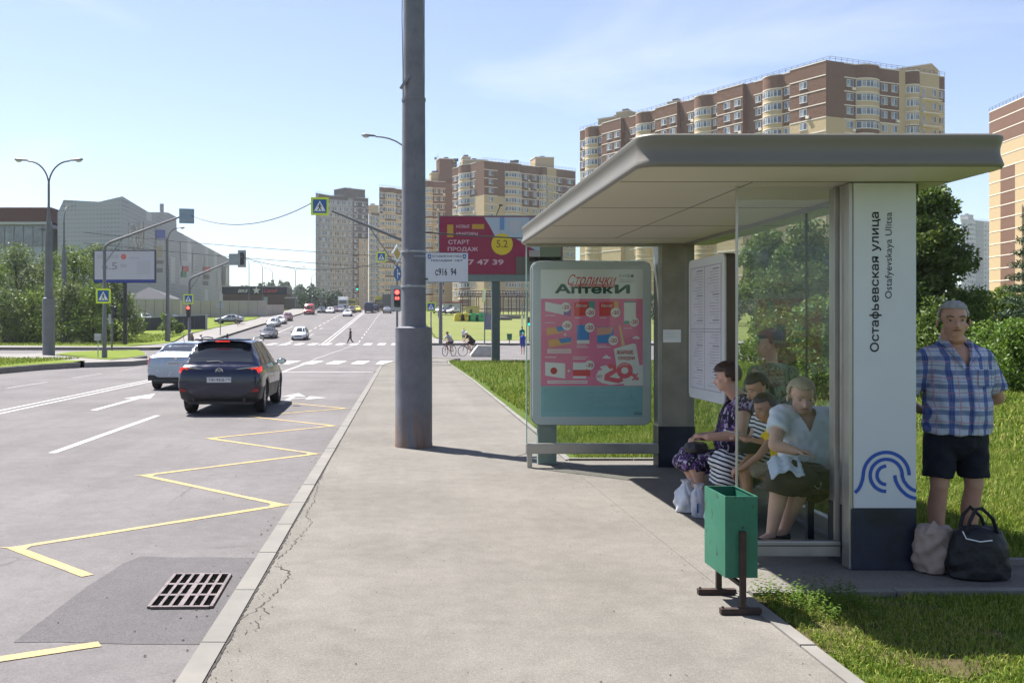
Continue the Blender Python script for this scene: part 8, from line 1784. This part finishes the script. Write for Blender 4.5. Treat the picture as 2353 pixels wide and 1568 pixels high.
# ---------------- small far figures
def walker_fig(label, loc, h, face, skin, topm, legm, hairm, stride=.28, legbare=False, bag=False, lean=0.0, hstyle='short', group=None, bend=None):
    g = thing('person', loc, label, 'person', group, math.atan2(face[1], face[0]) + PI / 2); k = h / 1.75; P_ = lambda x, y, z: Vector((x, y - lean * (z / 1.4), z)) * k; hd = Head(P_(0, -.02, 1.62), (0, -1), .1, k * 1.05)
    mb = MB(); hd.skin(mb); lcap(mb, P_(0, .02, 1.42), P_(0, 0, 1.56), .058 * k, .054 * k); mb.ell(P_(0, 0, 1.22), (.16 * k, .11 * k, .2 * k), 12, 8); mb.ell(P_(0, 0, .95), (.15 * k, .12 * k, .14 * k), 12, 8)
    an = []
    for q in (-1, 1):
        ft = P_(q * .09, -q * stride, .08); kn = P_(q * .10, -q * stride * .45 - .04, .48) if q > 0 else P_(q * .10, stride * .35 - .06, .47)
        if q < 0: ft = P_(q * .09, stride, .13 if stride > .1 else .08)
        lcap(mb, P_(q * .09, 0, .9), kn, .08 * k, .056 * k); lcap(mb, kn, ft, .054 * k, .035 * k); lcap(mb, ft, ft + Vector((0, -.13 * k, -.05 * k)), .035 * k, .03 * k); an.append((P_(q * .09, 0, .9), kn, ft))
        el = P_(q * .24, .06 + q * stride * .25, 1.14); wr = P_(q * .22, -.10 + q * stride * .4, .93); lcap(mb, P_(q * .18, 0, 1.38), el, .05 * k, .04 * k); lcap(mb, el, wr, .038 * k, .028 * k); hand(mb, wr, (0, -.3, -1), (0, -1, 0), k, .4, q)
    b_ = remesh(mb, 'body', skin, g, .016 * k, 2); hd.extras(b_) if False else None; hd.hair(hairm, b_, hstyle, .014)
    mb = MB(); lcap(mb, P_(0, 0, 1.36), P_(0, 0, .88), (.19 * k, .13 * k), (.185 * k, .145 * k), side=(1, 0, 0), f1=False)
    for q in (-1, 1): lcap(mb, P_(q * .17, 0, 1.38), P_(q * .215, .04, 1.22), .065 * k, .065 * k, f1=False)
    remesh(mb, 'top', topm, g, .016 * k, 2)
    mb = MB()
    for a, kn, ft in an: 
        end = kn.lerp(ft, .85) if not legbare else a.lerp(kn, .7); 
        lcap(mb, a, kn if not legbare else end, .098 * k, .075 * k, f1=False)
        if not legbare: lcap(mb, kn, end, .072 * k, .055 * k, f1=False)
    lcap(mb, P_(0, 0, .98), P_(0, 0, .86), (.17 * k, .135 * k), (.18 * k, .14 * k), side=(1, 0, 0)); remesh(mb, 'trousers' if not legbare else 'shorts', legm, g, .016 * k, 2)
    return g
def put(u, v, off=0.0): x, y = hit(u, v, off); return (x, y, T(x, y) + off)
BK = cloth('black', (.012, .012, .013))
x, y = P(805, 790, -.25); walker_fig('pedestrian in black walking left over the far crossing', (x, y, -.25), 1.80, (-1, 0), SK_T, BK, BK, BK, .36, hstyle='cap')
walker_fig('man in brown shirt and cap walking behind the dark blue SUV roof', ((441 - VX) * 62 / FPX, 62, -.25), 1.62, (-1, -.4), SK_T, cloth('brown_shirt', (.14, .10, .075)), cloth('dark_trousers', (.04, .04, .045)), H_GREY, .2, hstyle='cap'); walker_fig('short fair-haired person beside the man in the brown shirt', ((461 - VX) * 63 / FPX, 63, -.25), 1.46, (.6, .8), SK_L, cloth('pale_top', (.5, .48, .46)), cloth('pale_trousers', (.3, .3, .3)), H_BLON, .2, hstyle='bowl')
x, y, z = put(546, 748); walker_fig('person in grey top and black shorts walking up the left pavement', (x, y, z), 1.75, (.2, 1), SK_T, cloth('grey_top', (.3, .3, .3)), BK, H_DARK, .2, legbare=True)
x, y, z = put(1065, 787); walker_fig('elderly woman in white top with dark bag beyond the cyclists', (x, y, z), 1.62, (-.2, -1), SK_L, cloth('white_top', (.5, .5, .48)), cloth('grey_skirt', (.10, .10, .09)), H_BLON, .12, legbare=True, hstyle='bowl')
x, y = P(1201, 814, -.25); walker_fig('girl in bright blue top standing with her back to the camera by the green signal', (x, y, -.25), 1.55, (.1, 1), SK_L, cloth('blue_top', (.03, .06, .32)), cloth('blue_shorts', (.05, .08, .3)), cloth('teal_cap', (.1, .5, .5)), .04, legbare=True, hstyle='cap')
s = 25; walker_fig('person in dark teal top half hidden behind the girl in blue', ((1199 - VX) / s, FPX / s, -.0), 1.75, (.1, 1), SK_T, cloth('teal_top', (.02, .12, .11)), BK, H_DARK, .05)
x, y, z = put(1008, 731); walker_fig('distant figure on the path beyond the far lawn', (x, y, z), 1.75, (0, -1), SK_T, cloth('pale_blue', (.25, .28, .33)), cloth('jeans', (.1, .12, .2)), H_DARK, .15)
# cyclists
def bicycle(loc, rz, label):
    g = thing('bicycle', loc, label, 'bicycle', 'bicycles on the cross street', rz); R = .34; B = 1.02
    for x in (-B / 2, B / 2):
        vs = MB(); vs.tube([(x + R * math.cos(a), 0, R + R * math.sin(a)) for a in [2 * PI * i / 28 for i in range(29)]], .022, 6); w = vs.build('wheel', M_TYRE, g)
        sp = MB()
        for i in range(12): a = PI * i / 12 * 2; sp.tube([(x, 0, R), (x + R * math.cos(a), 0, R + R * math.sin(a))], .003, 3)
        sp.cyl((x, -.03, R), (x, .03, R), .025, n=8); sp.build('spokes', M_LGREY, w)
    fr = MB(); bb, st, hd, ra, fa = (-.10, 0, .30), (-.24, 0, .80), (.36, 0, .82), (-B / 2, 0, R), (B / 2, 0, R)
    for a, b_ in ((bb, st), (bb, (.38, 0, .72)), (st, hd), (ra, bb), (ra, st), ((.34, 0, .88), fa)): fr.tube([a, b_], .018, 6)
    fr.build('frame', M_BLACKMET, g); MB().ell((-.26, 0, .90), (.13, .07, .03), 10, 6).build('saddle', M_BLACKMET, g); MB().tube([(-.24, 0, .8), (-.255, 0, .88)], .014, 6).build('seat_post', M_LGREY, g); MB().tube([(.34, 0, .88), (.30, 0, .98)], .015, 6).tube([(.36, -.30, 1.0), (.31, 0, .98), (.36, .30, 1.0)], .013, 6).build('handlebar', M_BLACKMET, g)
    MB().tube([(-.10, -.10, .18), (-.10, -.08, .30), (-.10, .08, .30), (-.10, .10, .42)], .012, 6).build('crank', M_LGREY, g); return g
def rider(loc, rz, label, topm, legm, hairm, hs='cap', skin=SK_T):
    g = thing('person', loc, label, 'person', None, rz); hd = Head((.26, 0, 1.50), (1, 0), .1, 1.05); mb = MB(); hd.skin(mb); lcap(mb, (.12, 0, 1.36), (.24, 0, 1.44), .055, .05); lcap(mb, (.08, 0, 1.30), (-.14, 0, 1.06), (.17, .11), (.15, .12), side=(0, 1, 0)); mb.ell((-.24, 0, .98), (.15, .16, .13), 12, 8)
    LEG = []
    for q, (kn, an) in ((-1, ((.16, -.11, .88), (.02, -.13, .50))), (1, ((.06, .11, .68), (-.04, .13, .26)))): lcap(mb, (-.22, q * .09, .97), kn, .085, .058); lcap(mb, kn, an, .055, .036); lcap(mb, an, (an[0] + .13, an[1], an[2] - .04), .034, .03); LEG.append(((-.22, q * .09, .97), kn)); lcap(mb, (.10, q * .18, 1.34), (.22, q * .24, 1.12), .048, .04); lcap(mb, (.22, q * .24, 1.12), (.36, q * .26, 1.04), .038, .03); hand(mb, (.36, q * .26, 1.04), (.8, 0, -.4), (0, 0, -1), 1, .7, q)
    b_ = remesh(mb, 'body', skin, g, .016, 2); hd.hair(hairm, b_, hs, .014); mb = MB(); lcap(mb, (.09, 0, 1.31), (-.20, 0, 1.02), (.19, .13), (.17, .14), side=(0, 1, 0))
    for q in (-1, 1): lcap(mb, (.09, q * .16, 1.34), (.17, q * .22, 1.20), .065, .062, f1=False)
    remesh(mb, 'top', topm, g, .016, 2); mb = MB(); mb.ell((-.24, 0, .98), (.17, .18, .15), 12, 8)
    for a, k_ in LEG: lcap(mb, a, Vector(a).lerp(Vector(k_), .75), .10, .085, f1=False)
    remesh(mb, 'shorts', legm, g, .016, 2)
for u, r_, lab, lab2, tm, lm, hm in ((1032, PI + .95, 'bicycle of the cyclist in the pale vest', 'cyclist in dark helmet and pale vest riding left bicycle', cloth('pale_vest', (.32, .34, .37)), cloth('grey_shorts', (.08, .08, .09)), BK), (1079, PI + .35, 'bicycle of the cyclist in black, partly behind the concrete block', 'cyclist in white helmet and black clothes beside the concrete block', cloth('dark_jersey', (.03, .03, .035)), BK, cloth('white_helmet', (.5, .5, .48)))):
    x, y = P(u, 817.5, -.25); bicycle((x, y, -.25), r_, lab); rider((x, y, -.25), r_, lab2, tm, lm, hm)

# ============================================================ BAGS AND SMALL THINGS
def lump(name, loc, label, prof, mat, cat, rz=0.0, sq=1.0, noise_=.012, f=1.0, seed=0, parts=None, group=None):
    """crumpled cloth or plastic: a lathe shape squashed and folded"""
    g = thing(name, loc, label, cat, group, rz); n = 56; V = []; m = len(prof)
    P2 = []
    for i in range(m - 1):
        for k in range(5): t = k / 5; P2.append((prof[i][0] * (1 - t) + prof[i + 1][0] * t, prof[i][1] * (1 - t) + prof[i + 1][1] * t))
    P2.append(prof[-1]); m = len(P2)
    for r, z in P2:
        for i in range(n):
            a = 2 * PI * i / n; fold = math.sin(a * 5 * f + seed + 4 * math.sin(z * 13 + seed)) * .5 + math.sin(a * 9 + z * 40 + seed * 2) * .3 + math.sin(a * 3 - z * 22 + seed) * .5 + .35 * math.sin(z * 70 + 3 * math.sin(a * 2 + seed)); rr = r + noise_ * fold * min(1, r / .06); V.append((rr * math.cos(a), rr * math.sin(a) * sq, max(0.0, z + noise_ * .5 * math.sin(a * 4 + seed) * (z > .03))))
    Fq = [(k * n + i, k * n + (i + 1) % n, (k + 1) * n + (i + 1) % n, (k + 1) * n + i) for k in range(m - 1) for i in range(n)]
    MB().add(V, Fq + [tuple(reversed(range(n))), tuple(range((m - 1) * n, m * n))]).build('bag_body', mat, g, smooth=True); return g
PLAST = M('white_plastic_bag', (.55, .57, .62), .35, 0, .5, var=.08, vs_=6, bmp=.6, bs=20, bd=.02)
# beige cloth bag and black holdall beside the man
x, y = P(2168, 1324, 0); g = lump('cloth_bag', (x - .01, y + .10, .005), 'crumpled beige cloth bag leaning by the name pillar plinth', [(.06, 0), (.11, .01), (.13, .06), (.135, .14), (.13, .22), (.12, .28), (.10, .31), (.05, .30)], M('beige_canvas', (.30, .235, .195), .9, var=.12, vs_=8, bmp=.5, bs=30, bd=.01), 'cloth bag', sq=.8, noise_=.014, seed=1)
MB().add([(-.11, -.09, .28), (-.02, -.10, .27), (.04, -.09, .25), (-.03, -.05, .36), (.02, -.07, .30)], [(0, 1, 3), (1, 2, 4, 3)]).build('knot_flap', MATS['beige_canvas'], g); MB().add([(.0, -.09, .26), (.11, -.07, .31), (.16, -.05, .30), (.08, -.06, .22), (.03, -.11, .10)], [(0, 1, 2, 3), (0, 3, 4)]).build('knot_flap', MATS['beige_canvas'], g)
x, y = P(2272, 1338, 0); M_NYL = M('black_nylon', (.005, .0055, .008), .55, var=.3, vs_=6, bmp=.6, bs=14, bd=.02)
g = lump('holdall', (x, y + .12, .005), 'black nylon holdall with raised handles in front of the standing man', [(.17, 0), (.205, .015), (.205, .10), (.185, .22), (.15, .30), (.09, .335), (.04, .34)], M_NYL, 'holdall', sq=.62, noise_=.008, f=.4, seed=2)
MB().tube([(-.10, -.05, .31), (-.09, -.06, .38), (-.05, -.06, .46), (-.01, -.06, .465), (.06, -.06, .40), (.10, -.05, .30)], .012, 8).build('handle', M_NYL, g, smooth=True); MB().tube([(-.09, .05, .31), (-.07, .05, .40), (-.02, .05, .455), (.05, .05, .39), (.08, .05, .31)], .012, 8).build('handle', M_NYL, g, smooth=True)
MB().tube([(-.16, -.10, .325), (-.145, -.115, .28), (-.06, -.125, .262), (.02, -.12, .27)], .004, 6).build('white_piping', M_SIGNW, g)
# white plastic bags on the ground in front of the bench
x, y = P(1580, 1178, 0); g = lump('plastic_bag', (x, y + .05, .003), 'full white plastic bag on the ground, left of the two by the bench', [(.05, 0), (.095, .01), (.105, .08), (.09, .16), (.05, .22), (.03, .26), (.045, .285)], PLAST, 'plastic bag', noise_=.012, seed=3)
x, y = P(1606, 1188, 0); g = lump('plastic_bag', (x, y, .003), 'upright white plastic bag with blue print, right of the two by the bench', [(.05, 0), (.065, .01), (.07, .10), (.065, .2), (.035, .25), (.05, .29)], M('clear_plastic_bag', (.40, .41, .47), .3, var=.1, bmp=.5, bs=20, bd=.02), 'plastic bag', noise_=.008, seed=5)
MB().bx(-.045, -.03, -.076, -.074, .05, .13).build('blue_print', M_SIGNB, g)
x, y = P(1640, 1150, 0); lump('plastic_bag', (1640 / 2200 * 8.2 - VX / 2200 * 8.2 + .0, 8.15, .003), 'small pale plastic bag behind the litter bin rim', [(.05, 0), (.09, .02), (.09, .1), (.05, .17), (.03, .19)], PLAST, 'plastic bag', noise_=.01, seed=6)
c = X3(1674, 1105, 8.0); g = lump('rucksack', (c[0], 8.0, c[2] - .14), 'black rucksack with white lettering between the seated legs', [(.05, 0), (.09, .01), (.10, .1), (.09, .2), (.06, .27), (.03, .29)], BK, 'rucksack', noise_=.005, seed=7)
ftext('Rom', -.02, .15, .09, .05, M_SIGNW, g, -.108, .02); g.location.z = 0.004
# bag and cloth on laps, bag on bench
c = X3(1600, 1020, 8.72); g = lump('handbag', (c[0] + .02, 8.80, c[2] - .09), 'small black handbag on the lap of the woman in purple', [(.05, 0), (.10, .01), (.11, .05), (.09, .09), (.05, .10)], M('black_leather', (.03, .028, .032), .4, var=.2), 'handbag', noise_=.006, sq=.7, seed=8)
c = X3(1722, 1024, 8.15); g = lump('handbag', (c[0], 8.12, c[2] - .06), 'dark shoulder bag on the lap of the woman in the striped dress', [(.05, 0), (.10, .01), (.12, .05), (.10, .09), (.05, .10)], BK, 'handbag', noise_=.006, sq=.7, seed=9)
c = X3(1798, 1060, 6.95); n = 12; V = []
for j in range(n + 1):
    for i in range(n + 1):
        a, b_ = i / n - .5, j / n - .5; xx = c[0] + a * .24; yy = 6.93 + b_ * .16 - .03; V.append((xx + .03 * b_, yy, c[2] + .10 * (b_) - .045 * abs(a) * 2 + .012 * math.sin(a * 17) + .008 * math.sin(b_ * 21 + a * 9)))
o = MB().add(V, [(j * (n + 1) + i, j * (n + 1) + i + 1, (j + 1) * (n + 1) + i + 1, (j + 1) * (n + 1) + i) for j in range(n) for i in range(n)]).build('cloth', WHITEC, None, smooth=True); sd_ = o.modifiers.new('s', 'SOLIDIFY'); sd_.thickness = .004; tag(o, 'white cloth spread over the lap of the old woman', 'cloth')
c = X3(1862, 1090, 7.05); g = lump('handbag', (c[0] + .02, 7.03, c[2] - .10), 'brown handbag with metal ring on the lap of the old woman', [(.08, 0), (.14, .01), (.15, .08), (.13, .14), (.07, .17)], M('brown_leather', (.045, .03, .024), .45, var=.2), 'handbag', noise_=.006, sq=.6, seed=11)
MB().tube([(-.02 + .022 * math.cos(a), -.10, .05 + .03 * math.sin(a)) for a in [2 * PI * i / 14 for i in range(15)]], .004, 5).build('metal_ring', M_CHROME, g)
g = lump('plastic_bag', (3.30, 7.24, .449), 'white and green plastic bag standing on the near end of the bench', [(.035, 0), (.055, .01), (.06, .08), (.05, .14), (.03, .18), (.05, .21)], PLAST, 'plastic bag', noise_=.008, seed=12); MB().bx(-.045, .045, -.068, -.064, .11, .135).build('green_band', simple('bag_green', (.03, .25, .12)), g)
# ============================================================ HAZE (light summer air)
hz = MB().bx(-420, 420, -30, 760, -2.5, 95).build('haze', None); hz['kind'] = 'stuff'
hm = bpy.data.materials.new('haze'); hm.use_nodes = True; t = hm.node_tree; t.nodes.clear(); o_ = nod(t, 'ShaderNodeOutputMaterial'); pv = nod(t, 'ShaderNodeVolumePrincipled')
pv.inputs['Color'].default_value = (0.90, 0.95, 1.0, 1); pv.inputs['Density'].default_value = 0.00016; pv.inputs['Anisotropy'].default_value = 0.3; t.links.new(pv.outputs[0], o_.inputs['Volume'])
hz.data.materials.clear(); hz.data.materials.append(hm)
